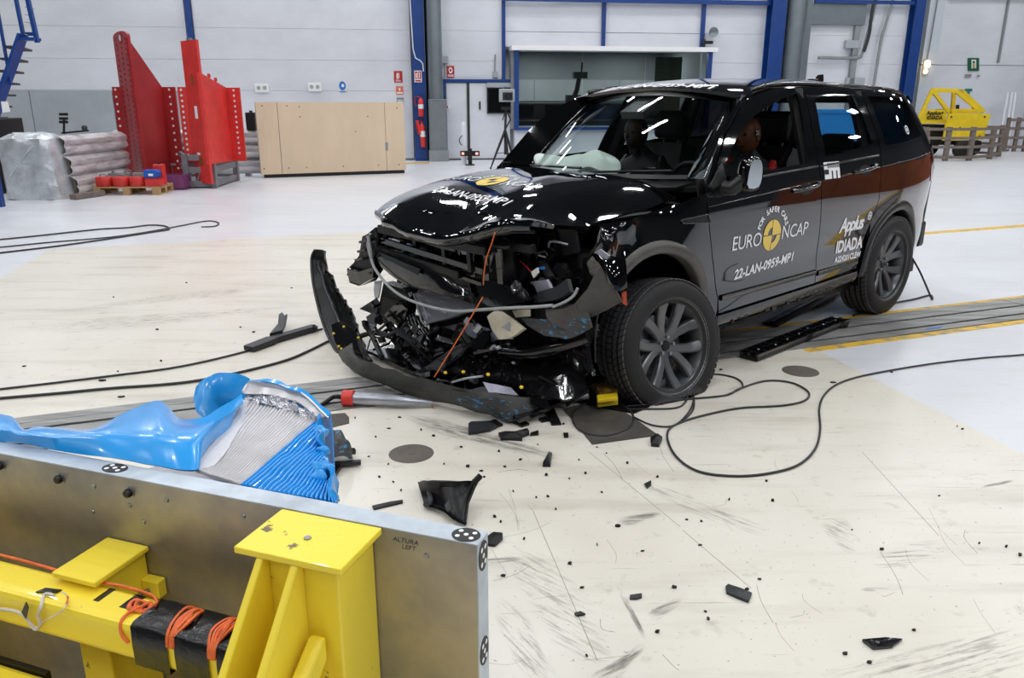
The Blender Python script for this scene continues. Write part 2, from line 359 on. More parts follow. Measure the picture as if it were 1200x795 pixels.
def text_geo(txt, size, bold=0.0, align='CENTER', shear=0.0, space=1.0):
    cu = bpy.data.curves.new('t', 'FONT'); cu.body = txt; cu.size = size; cu.offset = bold; cu.align_x = align; cu.shear = shear; cu.space_character = space; cu.resolution_u = 3
    ob = bpy.data.objects.new('t', cu); COL.objects.link(ob)
    me = bpy.data.meshes.new_from_object(ob.evaluated_get(bpy.context.evaluated_depsgraph_get()))
    vs = [v.co.copy() for v in me.vertices]; fs = [tuple(p.vertices) for p in me.polygons]
    bpy.data.objects.remove(ob); bpy.data.curves.remove(cu); bpy.data.meshes.remove(me)
    return vs, fs
def text_mb(mb, txt, size, mapf, **k):
    vs, fs = text_geo(txt, size, **k); return mb.add([mapf(p.x, p.y) for p in vs], fs)
def disc_mb(mb, mapf, cx, cy, r, a0=0.0, a1=360.0, r0=0.0, n=28, sy=1.0):
    vs = []; fs = []
    for i in range(n+1):
        t = R(a0+(a1-a0)*i/n); c, s_ = math.cos(t), math.sin(t)
        vs += [mapf(cx+r0*c, cy+r0*s_*sy), mapf(cx+r*c, cy+r*s_*sy)]
    for i in range(n): fs.append((2*i, 2*i+1, 2*i+3, 2*i+2))
    return mb.add(vs, fs)
def rect_mb(mb, mapf, x0, x1, y0, y1):
    return mb.add([mapf(x0,y0), mapf(x1,y0), mapf(x1,y1), mapf(x0,y1)], [(0,1,2,3)])
# ================================================================ THE SETTING
def wbox(mb, s0, s1, o0, o1, z0, z1):
    c = (wp(s0, o0, z0)+wp(s1, o1, z1))/2
    return mb.obox(c, Vector(WD)*(s1-s0)/2, Vector(WN)*(o1-o0)/2, Vector((0,0,(z1-z0)/2)))
TT = Vector((math.cos(R(21)), math.sin(R(21)), 0)); TN = Vector((-TT.y, TT.x, 0))       # along / across the crash track
def tp(a, n, z=0.0): return TT*a+TN*n+Vector((0,0,z))
FLOOR = struct('floor', MB().box(-20, 36, -12, 42, -0.3, 0), 'floor_white')
cream = MB().prism([(-2.2,-2.4,0), (3.7,-2.4,0), (2.75,1.6,0), (2.0,4.93,0), (0.673,10.82,0), (-5.12,8.6,0), (-4.72,7.09,0)], (0,0,0.0012))
cream.build('cream_floor_paint', 'floor_cream', FLOOR)['kind'] = 'structure'
# crash track: dark bed, steel strips with two slots between them, worn yellow lines
b = MB().prism([tp(-14,3.925), tp(22,3.925), tp(22,4.40), tp(-14,4.40)], (0,0,0.002)); TRACK = struct('trim_1', b, 'slot')
for n0, n1 in ((3.925,4.012), (4.042,4.195), (4.225,4.305), (4.310,4.40)):
    for k in range(9):
        a0 = -14+k*4; MB().prism([tp(a0,n0,0.002), tp(a0+3.99,n0,0.002), tp(a0+3.99,n1,0.002), tp(a0,n1,0.002)], (0,0,0.006)).build('rail_plate', 'track_steel', TRACK)
MB().prism([tp(3.55,3.845), tp(22,3.845), tp(22,3.918), tp(3.55,3.918)], (0,0,0.0022)).build('yellow_line', 'yellow_line', TRACK)
MB().prism([tp(3.0,4.405), tp(22,4.405), tp(22,4.465), tp(3.0,4.465)], (0,0,0.0022)).build('yellow_line', 'yellow_line', TRACK)
MB().prism([G(1076,273,0), G(1230,261,0), G(1230,264,0), G(1076,275.5,0)], (0,0,0.0022)).build('yellow_line', 'yellow_line', FLOOR)
# joints in the cream floor
for p, q in (((690,530),(797,618)), ((800,622),(880,690)), ((625,600),(700,775)), ((1010,530),(1100,628))):
    A = G(*p); B = G(*q); MB().beam(A+Vector((0,0,0.0013)), B+Vector((0,0,0.0013)), 0.0024, 0.0008).build('floor_joint', 'joint', FLOOR)

# back wall: backing, cladding boards with open joints between the posts
BACK = struct('wall_back', wbox(wbox(wbox(wbox(MB(), -22, 2.5, -0.3, -0.12, 0, 9), 8.3, 14.85, -0.3, -0.12, 0, 9), 2.5, 8.3, -0.3, -0.12, 3.0, 9), 2.5, 8.3, -0.3, -0.12, 0, 0.92), 'wall_panel')
ZR = [0.05, 1.09, 1.88, 2.67, 3.46, 4.25, 5.04, 5.83, 6.62, 7.4, 8.9]
for s0, s1 in ((-22,-14), (-14,-5.95), (-5.75,-0.12), (0.72,2.4), (2.48,5.22), (5.32,8.12), (8.22,10.2), (10.5,14.5)):
    for z0, z1 in zip(ZR, ZR[1:]):
        if 2.4 < s0 < 8.2 and z0 < 2.9: continue
        wbox(MB(), s0+0.004, s1-0.004, -0.12, 0, z0+0.0025, z1-0.0025).build('cladding_board', 'wall_white' if s0 > -5.8 or z0 > 1.8 else 'wall_panel', BACK)
for s0, s1 in ((-10.95,-10.05), (-10.03,-8.0), (-7.98,-6.1)):
    wbox(MB(), s0, s1, 0, 0.05, 0.02, 1.87).build('lower_panel', 'wall_low', BACK)
wbox(MB(), 2.45, 8.3, -0.1, 0, 3.06, 3.45).build('cladding_board', 'wall_white', BACK)
wbox(MB(), 2.72, 8.3, -0.12, 0.3, 0.0, 0.86).build('lower_panel', 'wall_white', BACK)
for sx, w, o, z0 in ((-5.84,0.14,0.10,0), (0.08,0.34,0.34,0), (10.28,0.42,0.40,0), (14.66,0.30,0.30,0)):
    m = MB(); wbox(m, sx-w/2, sx+w/2, o-0.04, o, z0, 8.9); wbox(m, sx-w/2, sx+w/2, 0.0, 0.04, z0, 8.9); wbox(m, sx-0.03, sx+0.03, 0.04, o-0.04, z0, 8.9)
    if w > 0.2: wbox(m, sx-w*0.5, sx+w*0.5, 0, o+0.05, 0, 0.03)
    struct('column', m, 'blue_steel')
m = MB(); wbox(m, 2.40, 2.49, 0, 0.1, 2.19, 8.9); struct('trim_2', m, 'blue_steel')
for k, sx in enumerate((5.27, 8.17)): struct('trim_%d' % (3+k), wbox(MB(), sx-0.05, sx+0.05, 0, 0.1, 3.05, 8.9), 'blue_steel')
struct('trim_5', wbox(MB(), 2.4, 10.1, 0.1, 0.22, 4.22, 4.33), 'blue_steel')
struct('trim_6', wbox(MB(), 4.0, 10.1, 0.12, 0.20, 4.36, 4.40), 'wall_white')
m = MB(); wbox(m, 0.76, 2.62, 0.02, 0.12, 2.11, 2.19); wbox(m, 0.73, 0.80, 0.02, 0.12, 0, 2.19); struct('trim_7', m, 'blue_steel')
# white sliding door of two leaves beside the column
D = struct('door_1', wbox(MB(), 0.82, 2.62, 0.0, 0.03, 0.0, 2.11), 'wall_low')
wbox(MB(), 0.83, 1.40, 0.03, 0.07, 0.03, 2.09).build('door_leaf', 'wall_white', D, bevel=0.006)
wbox(MB(), 1.47, 2.62, 0.03, 0.08, 0.03, 2.09).build('door_leaf', 'wall_white', D, bevel=0.006)
wbox(MB(), 1.40, 1.47, 0.03, 0.10, 0.0, 2.11).build('door_post', 'darkgrey', D)
wbox(MB(), 1.74, 1.78, 0.08, 0.12, 1.38, 1.60).build('handle', 'black', D)
wbox(MB(), 0.85, 2.6, 0.05, 0.13, 0.0, 0.03).build('bottom_track', 'darkgrey', D)
# glazed bay of the control room: blue posts, white canopy, panes, and the room behind them
W = struct('window_1', wbox(MB(), 2.60, 8.48, -0.12, 0.55, 2.94, 3.06), 'white')
for s0, s1 in ((2.70,2.82), (8.26,8.38)): wbox(MB(), s0, s1, 0.30, 0.42, 0.86, 2.94).build('window_post', 'blue_steel', W)
wbox(MB(), 2.70, 8.38, 0.28, 0.44, 0.82, 0.90).build('window_sill', 'blue_steel', W)
wbox(MB(), 2.62, 2.72, -0.12, 0.3, 0.86, 2.94).build('window_side', 'grey_paint', W); wbox(MB(), 8.36, 8.42, -0.12, 0.3, 0.86, 2.94).build('window_side', 'wall_white', W)
for k in range(3): wbox(MB(), 2.82+k*1.813, 2.82+(k+1)*1.813-0.012, 0.355, 0.365, 0.90, 2.94).build('pane', 'window', W)
RW = struct('wall_control_room', wbox(MB(), 2.5, 8.4, -4.1, -4.0, 0, 3.4), 'room_wall')
struct('wall_room_left', wbox(MB(), 2.4, 2.5, -4, -0.3, 0, 3.4), 'room_wall'); struct('wall_room_right', wbox(MB(), 8.4, 8.5, -4, -0.3, 0, 3.4), 'room_wall'); struct('ceiling_room', wbox(MB(), 2.5, 8.4, -4, -0.3, 3.2, 3.3), 'room_wall')
struct('floor_room', wbox(MB(), 2.5, 8.4, -4.0, -0.3, 0.0, 0.1), 'room_dark')
for k in range(4): wbox(MB(), 2.55+k*1.45, 2.55+k*1.45+1.43, -4.0, -3.96, 1.62, 2.3).build('wall_panel', 'wall_low', RW)
desk = thing('control_desk', 'long dark desk with monitors behind the control room glass', 'desk', wp(5.4, -1.6), WA)
wbox(MB(), 2.6, 8.2, -2.2, -1.2, 0.1, 1.05).build('desk_body', 'room_dark', desk); wbox(MB(), 2.6, 8.2, -3.6, -2.6, 0.1, 1.55).build('back_cabinet', 'room_dark', desk)
for k in range(5): wbox(MB(), 2.9+k*1.05, 3.6+k*1.05, -1.75, -1.70, 1.12, 1.5).build('monitor', 'screen', desk); wbox(MB(), 3.2+k*1.05, 3.3+k*1.05, -1.75, -1.72, 1.05, 1.12).build('monitor_foot', 'black', desk)
rob = thing('camera_arm', 'dark articulated camera arm behind the control room glass', 'camera arm', wp(4.7, -0.8), WA)
m = MB(); m.tube([wp(4.70,-0.8,0.11), wp(4.70,-0.8,1.66)], 0.035, 8); m.build('stand', 'black', rob)
m = MB(); m.tube([wp(4.62,-0.8,1.62), wp(4.74,-0.8,1.95), wp(4.80,-0.8,2.3)], [0.09,0.07,0.07], 8); m.build('arm', 'black', rob)
wbox(MB(), 4.42, 4.9, -0.95, -0.65, 1.58, 1.78).build('base_head', 'black', rob); wbox(MB(), 4.62, 5.02, -0.92, -0.68, 2.25, 2.43).build('camera_head', 'black', rob); MB().tube([wp(4.86,-0.8,2.4), wp(4.88,-0.8,2.7)], 0.03, 6).build('aerial', 'black', rob)
cu = MB().grid([[wp(7.0+i*0.09, -0.5+0.05*math.sin(i*1.7), z) for i in range(10)] for z in (1.2, 1.9, 2.85)], 0.02).build('curtain', mat('curtain', (0.16, 0.19, 0.14), 0.8), smooth=60)
tag(cu, 'dark green curtain hanging behind the control room window', 'curtain')

# round air duct with a grille box at its foot
d = thing('air_duct', 'round grey air duct with a grille box at its foot', 'air duct', wp(0.53, 0.5), WA)
MB().cyl(wp(0.52,0.42,1.66), wp(0.52,0.42,8.9), 0.20, n=24).build('duct_pipe', 'duct_grey', d, smooth=40)
wbox(MB(), 0.28, 0.82, 0.16, 0.68, 0.0, 0.30).build('duct_plinth', 'grey_paint', d, bevel=0.01)
wbox(MB(), 0.30, 0.80, 0.18, 0.66, 0.30, 1.66).build('duct_box', 'duct_grey', d, bevel=0.01)
m = MB()
for k in range(26): wbox(m, 0.34, 0.76, 0.66, 0.675, 0.40+k*0.046, 0.425+k*0.046)
m.build('grille', 'grey_paint', d, stuff=True)
MB().tube([wp(0.36,0.1,8.9), wp(0.36,0.1,0)], 0.09, 10).build('drain_pipe', 'darkgrey', d, smooth=40)
struct('trim_8', MB().tube([wp(-0.12,0.36,4.9), wp(-0.06,0.37,2.95), wp(0.0,0.37,2.72), wp(0.12,0.37,2.66), wp(0.19,0.37,2.58), wp(0.20,0.37,2.38)], 0.018, 6), 'wall_white')
# second round duct and the pale frame beside the right blue post
d = thing('exhaust_duct', 'wide grey exhaust duct beside the right blue column', 'air duct', wp(10.85, 0.35), WA)
MB().cyl(wp(10.83,0.35,0), wp(10.83,0.35,8.9), 0.26, n=24).build('duct_pipe', 'duct_grey', d, smooth=40)
wbox(MB(), 11.10, 11.36, 0.02, 0.22, 0, 8.9).build('duct_casing', 'duct_grey', d)
wbox(MB(), 11.36, 13.05, 0.02, 0.16, 3.74, 4.30).build('duct_branch', 'duct_grey', d)
struct('trim_9', wbox(MB(), 11.4, 14.5, 0.17, 0.24, 4.30, 4.40), 'blue_steel')
struct('trim_10', wbox(MB(), 12.80, 12.96, 0.0, 0.12, 0, 3.74), 'grey_paint')
for k, pts in enumerate(([(11.72,2.83),(12.9,2.83),(13.08,2.95),(13.16,3.4),(13.28,4.1),(13.40,5.2)], [(13.55,1.2),(13.62,3.2),(13.70,3.7),(13.86,4.6),(13.92,6)])):
    struct('trim_%d' % (11+k), MB().tube(crom([wp(s_, 0.15, z_) for s_, z_ in pts], 5), 0.045, 8), 'grey_paint', smooth=50)
struct('trim_13', MB().tube(crom([wp(s_, 0.2, z_) for s_, z_ in [(13.10,3.0),(13.2,3.5),(13.20,4.0),(13.30,5.2)]], 5), 0.05, 8), 'darkgrey', smooth=50)
jb = thing('junction_box', 'small grey junction box above the bent wall conduit', 'junction box', wp(12.85,0.1,2.9), WA)
wbox(MB(), 12.55, 13.0, 0.02, 0.14, 3.10, 3.32).build('box_body', 'wall_low', jb, bevel=0.01); MB().cyl(wp(12.72,0.1,2.83), wp(12.72,0.1,3.12), 0.02, n=8).build('conduit_stub', 'grey_paint', jb)
jb = thing('junction_box', 'pale junction box just above the car roof rack fin', 'junction box', wp(13.0,0.05,1.9), WA)
wbox(MB(), 12.72, 13.3, 0.0, 0.12, 2.08, 2.28).build('box_body', 'wall_low', jb, bevel=0.01)
sp = thing('loudspeaker', 'small round grey loudspeaker on the wall above the canopy', 'loudspeaker', wp(8.4,0.1,3.5), WA)
MB().lathe([(0.0,0.0),(0.06,0.0),(0.13,0.14),(0.14,0.15),(0.08,0.13),(0.0,0.12)], wp(8.42,0.12,3.48), WN, 16).build('horn', 'duct_grey', sp, smooth=40); MB().cyl(wp(8.42,0.02,3.48), wp(8.42,0.14,3.48), 0.03, n=8).build('bracket', 'black', sp)
sp = thing('wall_camera', 'small black camera on the blue post above the canopy', 'camera', wp(8.2,0.2,3.2), WA)
wbox(MB(), 8.15, 8.42, 0.16, 0.28, 3.17, 3.25).build('camera_body', 'black', sp); wbox(MB(), 8.17, 8.22, 0.1, 0.2, 3.08, 3.3).build('bracket', 'darkgrey', sp)

# the wall steps back on the right
B0 = wp(14.8, 0); B1 = Vector((14.0, 28.6, 0)); RD = Vector((WD[0], WD[1], 0))
m = MB(); m.prism([B0, B1, B1+Vector((0.2,0.3,0)), B0+Vector((-0.3,0.3,0))], (0,0,9)); struct('wall_return', m, 'grey_paint')
RB = struct('wall_recess', MB().prism([B1, B1+RD*7, B1+RD*7+Vector((0,0.3,0)), B1+Vector((0,0.3,0))], (0,0,9)), 'wall_panel')
RN = Vector((WN[0], WN[1], 0))
def rb(mb, s0, s1, o0, o1, z0, z1):
    c = B1+RD*(s0+s1)/2+RN*(o0+o1)/2+Vector((0,0,(z0+z1)/2)); return mb.obox(c, RD*(s1-s0)/2, RN*(o1-o0)/2, Vector((0,0,(z1-z0)/2)))
for s0, s1 in ((0.0,0.55), (0.57,4.3), (4.32,6.9)):
    for z0, z1 in ((0.02,2.8), (2.83,5.05)): rb(MB(), s0, s1, 0, 0.04 if s0 else 0.16, z0, z1).build('wall_panel', 'wall_white' if s0 else 'wall_panel', RB)
struct('trim_14', rb(rb(MB(), 0.6, 7, 0, 0.35, 5.10, 5.22), 0.6, 7, 0, 0.3, 5.42, 5.8), 'grey_paint')
struct('trim_15', rb(MB(), 2.9, 2.96, 0.05, 0.12, 2.9, 5.1), 'grey_paint')
struct('trim_16', MB().prism([B1+RD*5.2, B1+RD*5.6+RN*2.0, B1+RD*6.6+RN*2.0, B1+RD*6.0], (0,0,9)), 'wall_dark')
struct('trim_17', MB().tube([B1+RD*5.0+RN*0.2+Vector((0,0,1.9)), B1+RD*5.12+RN*0.2+Vector((0,0,8))], 0.07, 8), 'darkgrey')
# outer shell of the hall, beyond the frame
struct('wall_left', MB().box(-20.2, -20, -12, 24, 0, 9), 'wall_dark'); struct('wall_front', MB().box(-20, 36, -12.2, -12, 0, 9), 'wall_dark')
WR = struct('wall_right', MB().box(27, 27.2, -12, 42, 0, 9), 'wall_dark')
WB = struct('wall_block', MB().box(13.1, 14.0, 6.3, 15.5, 0.0, 2.0), 'wall_dark')
for k in range(8): MB().box(13.0, 13.1, 6.3+k*1.15, 7.44+k*1.15, 0.0, 2.0).build('brown_board', 'brown', WB)
for k in range(2):  # unseen fill lights added to brighten the room behind the panes
    ld = bpy.data.lights.new('control_room_fill', 'AREA'); ld.shape = 'RECTANGLE'; ld.size = 1.6; ld.size_y = 0.4; ld.energy = 45; lo = bpy.data.objects.new('control_room_fill', ld); COL.objects.link(lo); lo.location = wp(4.0+3*k, -2.4, 3.15); lo.rotation_euler = (0, 0, WA)
struct('ceiling', MB().box(-20, 36, -12, 42, 9, 9.2), 'ceil')
m = MB(); m.prism([(22,30,0),(27,31,0),(27,31.2,0),(22,30.2,0)], (0,0,9)); struct('wall_corner', m, 'wall_dark')
# ================================================================ THE CRASHED CAR (local axes: x forward, y to its left, z up)
def pchip(X, Y):
    X = np.array(X, float); Y = np.array(Y, float); h = np.diff(X); d = np.diff(Y)/h
    m = np.zeros(len(X)); m[0] = d[0]; m[-1] = d[-1]
    for i in range(1, len(X)-1):
        if d[i-1]*d[i] > 0:
            w1 = 2*h[i]+h[i-1]; w2 = h[i]+2*h[i-1]; m[i] = (w1+w2)/(w1/d[i-1]+w2/d[i])
    X = X.tolist(); Y = Y.tolist(); h = h.tolist(); m = m.tolist(); n = len(h)
    def f(x):
        x = min(max(x, X[0]), X[-1]); i = 0
        while i < n-1 and x > X[i+1]: i += 1
        t = (x-X[i])/h[i]; t2 = t*t; t3 = t2*t
        return (2*t3-3*t2+1)*Y[i]+(t3-2*t2+t)*h[i]*m[i]+(-2*t3+3*t2)*Y[i+1]+(t3-t2)*h[i]*m[i+1]
    return f
w_half = pchip([-3.75,-3.6,-3.4,-3.1,-2.74,-2.2,-1.5,-.5,0,.4,.62,.8,.95], [.72,.80,.865,.915,.94,.945,.945,.943,.935,.91,.87,.80,.70])
w_prof = pchip([.18,.27,.34,.42,.52,.65,.80,.93,1.02,1.05,1.10,1.16,1.22,1.30,1.40,1.50,1.58,1.63,1.66,1.70],
               [-.10,-.05,-.022,-.020,-.022,-.011,-.002,-.004,-.010,-.015,-.026,-.040,-.058,-.087,-.128,-.172,-.212,-.245,-.275,-.34])
def z_crease(x): return 0.9795-.0605*x
def y_side(x, z):
    k = z_crease(x)-1.02
    if z > .5: zz = z-k*(1 if z < 1.0 else max(0, 1-(z-1.0)/.65))
    else: zz = z-k*max(0, (z-.2)/.3)
    rear = -(-2.9-x)**1.5*.12*(z-1.1)/.5 if (x < -2.9 and z > 1.1) else 0
    fen = 0
    if x > -.45 and z > .68:
        k = min(1, (x+.45)/.35); fen = -.24*k*k*(3-2*k)*(z-.68)**1.5
    return w_half(x)+w_prof(zz)+rear+fen
def SIDE(off=0.0, crumple=0.0):
    def f(x, z):
        y = y_side(x, z)+off
        if crumple and x > -0.05:
            k = min(1, (x+0.05)/0.4); k = k*k*(3-2*k)
            y += crumple*k*(noise.noise(Vector((x*5, z*6, 2.2)))*1.4+0.5*noise.noise(Vector((x*13, z*11, 7))))
        return Vector((x, y, z))
    return f
def in_poly(p, poly):
    x, y = p; c = False; n = len(poly); j = n-1
    for i in range(n):
        if (poly[i][1] > y) != (poly[j][1] > y) and x < (poly[j][0]-poly[i][0])*(y-poly[i][1])/(poly[j][1]-poly[i][1])+poly[i][0]: c = not c
        j = i
    return c
def densify(poly, sp):
    out = []
    for i in range(len(poly)):
        a = poly[i]; b = poly[(i+1) % len(poly)]; n = max(1, int(math.dist(a, b)/sp+0.5))
        out += [(a[0]+(b[0]-a[0])*k/n, a[1]+(b[1]-a[1])*k/n) for k in range(n)]
    return out
def panel(name, poly, fn, material, parent, holes=(), sp=0.055, th=0.012, out=(0,1,0), mirror=False, flat=False):
    loops = [densify(poly, sp)]+[densify(h, sp) for h in holes]
    pts = []; ed = []
    for L in loops:
        o = len(pts); pts += L; ed += [(o+i, o+(i+1) % len(L)) for i in range(len(L))]
    bd = np.array(pts); xs = [p[0] for p in poly]; ys_ = [p[1] for p in poly]
    gx = np.arange(min(xs)+sp/2, max(xs), sp); gy = np.arange(min(ys_)+sp/2, max(ys_), sp)
    for a in gx:
        for b in gy:
            if in_poly((a, b), poly) and not any(in_poly((a, b), h) for h in holes) and ((bd-(a, b))**2).sum(1).min() > (0.5*sp)**2: pts.append((float(a), float(b)))
    co, _, fs, *_r = delaunay_2d_cdt([Vector(p) for p in pts], ed, [], 0, 1e-6)
    keep = []
    for f in fs:
        c = sum((co[i] for i in f), Vector((0,0)))/len(f)
        if in_poly(c, poly) and not any(in_poly(c, h) for h in holes): keep.append(tuple(f))
    out = Vector(out); P = [fn(c.x, c.y) for c in co]; e = 2e-3; N = []
    for c in co:
        da = fn(c.x+e, c.y)-fn(c.x-e, c.y); db = fn(c.x, c.y+e)-fn(c.x, c.y-e); nn = da.cross(db)
        nn = nn.normalized() if nn.length > 0 else out
        N.append(nn if nn.dot(out) > 0 else -nn)
    ff = []
    for f in keep:
        nn = (P[f[1]]-P[f[0]]).cross(P[f[2]]-P[f[0]]); ff.append(f if nn.dot(N[f[0]]) > 0 else f[::-1])
    n = len(P); ec = {}
    for f in ff:
        for i in range(3): ec[(f[i], f[(i+1) % 3])] = 1
    V = P+[p-q*th for p, q in zip(P, N)]; NN = N+[-q for q in N]; FF = list(ff)+[tuple(i+n for i in f[::-1]) for f in ff]
    for (a, b) in list(ec):
        if (b, a) not in ec:
            k = len(V); t = (P[b]-P[a]).cross(N[a]).normalized()
            V += [P[a], P[b], V[b+n], V[a+n]]; NN += [t]*4; FF.append((k+3, k+2, k+1, k))
    if mirror:
        V = [Vector((p.x, -p.y, p.z)) for p in V]; NN = [Vector((p.x, -p.y, p.z)) for p in NN]; FF = [f[::-1] for f in FF]
    me = bpy.data.meshes.new(name); me.from_pydata([tuple(p) for p in V], [], FF); me.update()
    for p in me.polygons: p.use_smooth = True
    me.normals_split_custom_set_from_vertices([tuple(q) for q in NN])
    me.materials.append(M[material]); o = bpy.data.objects.new(name, me); COL.objects.link(o); o.parent = parent; MW[o.name] = MW[parent.name]
    return o
def arc_pts(cx, cz, r, a0, a1, n=14): return [(cx+r*math.cos(R(a0+(a1-a0)*i/n)), cz+r*math.sin(R(a0+(a1-a0)*i/n))) for i in range(n+1)]

CAR = thing('car', 'black crashed SUV with a torn-off front end and white test lettering', 'car', (CARX, CARY, 0), CYAW)
def cb(mb, name, material, parent=None, **k): return mb.build(name, material, CAR if parent is None else parent, world=False, **k)
FA = (-0.05, .385); RA = (-2.80, .385)
# ---- body side panels, left as seen, right as the mirrored twin
fd = [(-.45,1.105), (-.438,1.02), (-.475,.85), (-.515,.72), (-.58,.56), (-.62,.46), (-.635,.37), (-1.10,.385), (-1.697,.40), (-1.665,.70), (-1.628,.94), (-1.598,1.2), (-1.62,1.40), (-1.69,1.648), (-1.35,1.640), (-1.12,1.60), (-.94,1.535), (-.72,1.385)]
w1 = [(-.56,1.155), (-.785,1.348), (-.97,1.452), (-1.15,1.52), (-1.40,1.582), (-1.595,1.612), (-1.53,1.40), (-1.475,1.195), (-1.0,1.172)]
rd_ = [(-1.70,1.65), (-1.628,1.40), (-1.606,1.2), (-1.636,.94), (-1.673,.70), (-1.705,.40), (-2.25,.43), (-2.285,.58), (-2.36,.74), (-2.42,.90), (-2.41,1.05), (-2.42,1.2), (-2.44,1.32), (-2.425,1.5), (-2.43,1.648), (-2.05,1.658)]
w2 = [(-1.78,1.585), (-2.05,1.605), (-2.31,1.605), (-2.325,1.45), (-2.345,1.285), (-1.705,1.222), (-1.722,1.40)]
qp = [(-2.438,1.645), (-2.433,1.5), (-2.448,1.32), (-2.428,1.2), (-2.418,1.05), (-2.428,.90), (-2.368,.74)]+[p for p in arc_pts(RA[0], RA[1], .455, 28, 190, 18)]+[(-3.55,.42), (-3.62,.60), (-3.64,.85), (-3.62,1.05), (-3.52,1.18), (-3.46,1.3), (-3.40,1.48), (-3.36,1.605), (-2.9,1.64)]
qw = [(-2.51,1.60), (-2.85,1.60), (-3.17,1.583), (-3.25,1.32), (-2.90,1.285), (-2.53,1.268)]
fe = [(-.455,1.085), (-.2,1.03), (.10,.992), (.30,.975), (.36,.90), (.43,.80), (.37,.70)]+arc_pts(FA[0], FA[1], .455, 40, 170, 14)+[(-.53,.36), (-.615,.37), (-.612,.46), (-.572,.56), (-.507,.72), (-.467,.85), (-.431,1.02)]
for mir in (False, True):
    cr = 0.0 if mir else 0.06
    f1 = panel('fender', fe, SIDE(0, cr), 'paint', CAR, mirror=mir, sp=.045)
    d1 = panel('front_door', fd, SIDE(), 'paint', CAR, holes=[w1], mirror=mir)
    d2 = panel('rear_door', rd_, SIDE(), 'paint', CAR, holes=[w2], mirror=mir)
    q = panel('quarter_panel', qp, SIDE(), 'paint', CAR, holes=[qw], mirror=mir)
    panel('window_glass', w2, SIDE(-.010), 'car_glass', d2, mirror=mir, th=.004)
    panel('window_glass', qw, SIDE(-.002), 'car_glass_dark', q, mirror=mir, th=.004)
    if mir: panel('window_glass', w1, SIDE(-.010), 'car_glass', d1, mirror=True, th=.004)
    else: LF, LD1, LD2, LQ = f1, d1, d2, q
    sg = -1 if mir else 1
    def SP(x, z, off=0.0, sg=sg): return Vector((x, sg*(y_side(x, z)+off), z))
    for nm, par, xa, xb, zf, r_, mt in (('shoulder_crease', d1, -.45, -1.62, lambda x: z_crease(x)+.002, .0035, 'paint2'), ('shoulder_crease', d2, -1.645, -2.40, lambda x: z_crease(x)+.002, .0035, 'paint2'), ('shoulder_crease', q, -2.43, -3.40, lambda x: z_crease(x)+.002, .0035, 'paint2'),
                                    ('belt_strip', d1, -.46, -1.60, lambda x: 1.118-.045*(x+.46), .007, 'trim'), ('belt_strip', d2, -1.62, -2.40, lambda x: 1.168-.048*(x+1.62), .007, 'trim')):
        pts = [SP(xa+(xb-xa)*i/16, zf(xa+(xb-xa)*i/16), -.001) for i in range(17)]
        cb(MB().tube(pts, r_, 6), nm, mt, par, smooth=60)
    for nm, par, xa, xb in (('lower_strip', d1, -.64, -1.68), ('lower_strip', d2, -1.71, -2.24)):
        cb(MB().grid([[SP(xa+(xb-xa)*i/14, z+.012*i/14-(.02 if nm == 'x' else 0), o) for i in range(15)] for z, o in ((.445,.003), (.455,.014), (.475,.014), (.482,.002))], .003), nm, 'paint2', par, smooth=50)
    # wheel-arch trims, liners, sill
    for nm, (cx, cz), a0, a1, r0, r1 in (('arch_trim', FA, 52 if not mir else 0, 186, .405, .478), ('arch_trim', RA, -4, 184, .405, .480)):
        rows = []
        for rr, of in ((r0, -.05), (r0+.004, .004), (r0+.012, .013), ((r0+r1)/2, .017), (r1-.008, .012), (r1, .001)):
            rows.append([Vector((p[0], sg*(y_side(p[0], max(p[1], .25))+of), p[1])) for p in arc_pts(cx, cz, rr, a0, a1, 26)])
        cb(MB().grid(rows, .006), nm, 'trim_grey' if nm == 'arch_trim' and cx > -1 else 'trim', smooth=50)
        rows = [[Vector((p[0], sg*yy, p[1])) for p in arc_pts(cx, cz, .43, -15, 195, 18)] for yy in (.89, .72, .52)]
        cb(MB().grid(rows, .01, wob=.012, wscale=8), 'arch_liner', 'plastic', smooth=60)
    rows = [[Vector((x, sg*(y_side(x, .34)+dy), z+.04*(-x-.6)/1.7)) for x in np.linspace(-.60, -2.27, 22)] for dy, z in ((.0,.36), (.004,.335), (-.01,.30), (-.055,.265), (-.16,.245))]
    cb(MB().grid(rows, .02), 'sill', 'plastic_g', smooth=50)
# exposed clips of the torn-off sill trim
m = MB(); rr_ = random.Random(3)
for k in range(16):
    x = -.75-k*.098+rr_.uniform(-.02,.02); z = .335+.04*(-x-.6)/1.7+rr_.uniform(-.015,.01); m.obox((x, y_side(x, .34)+.008, z), (.012,0,0), (0,.006,0), (0,0,.009))
cb(m, 'trim_clips', 'silver', stuff=True)
m = MB()
for k in range(26):
    x = -.72-k*.06+rr_.uniform(-.02,.02); z = .315+.04*(-x-.6)/1.7+rr_.uniform(-.02,.03); m.obox((x, y_side(x, .34)+.005, z), (rr_.uniform(.01,.028),0,.006), (0,.012,0), (0,0,rr_.uniform(.008,.02)))
cb(m, 'sill_brackets', 'plastic', stuff=True)
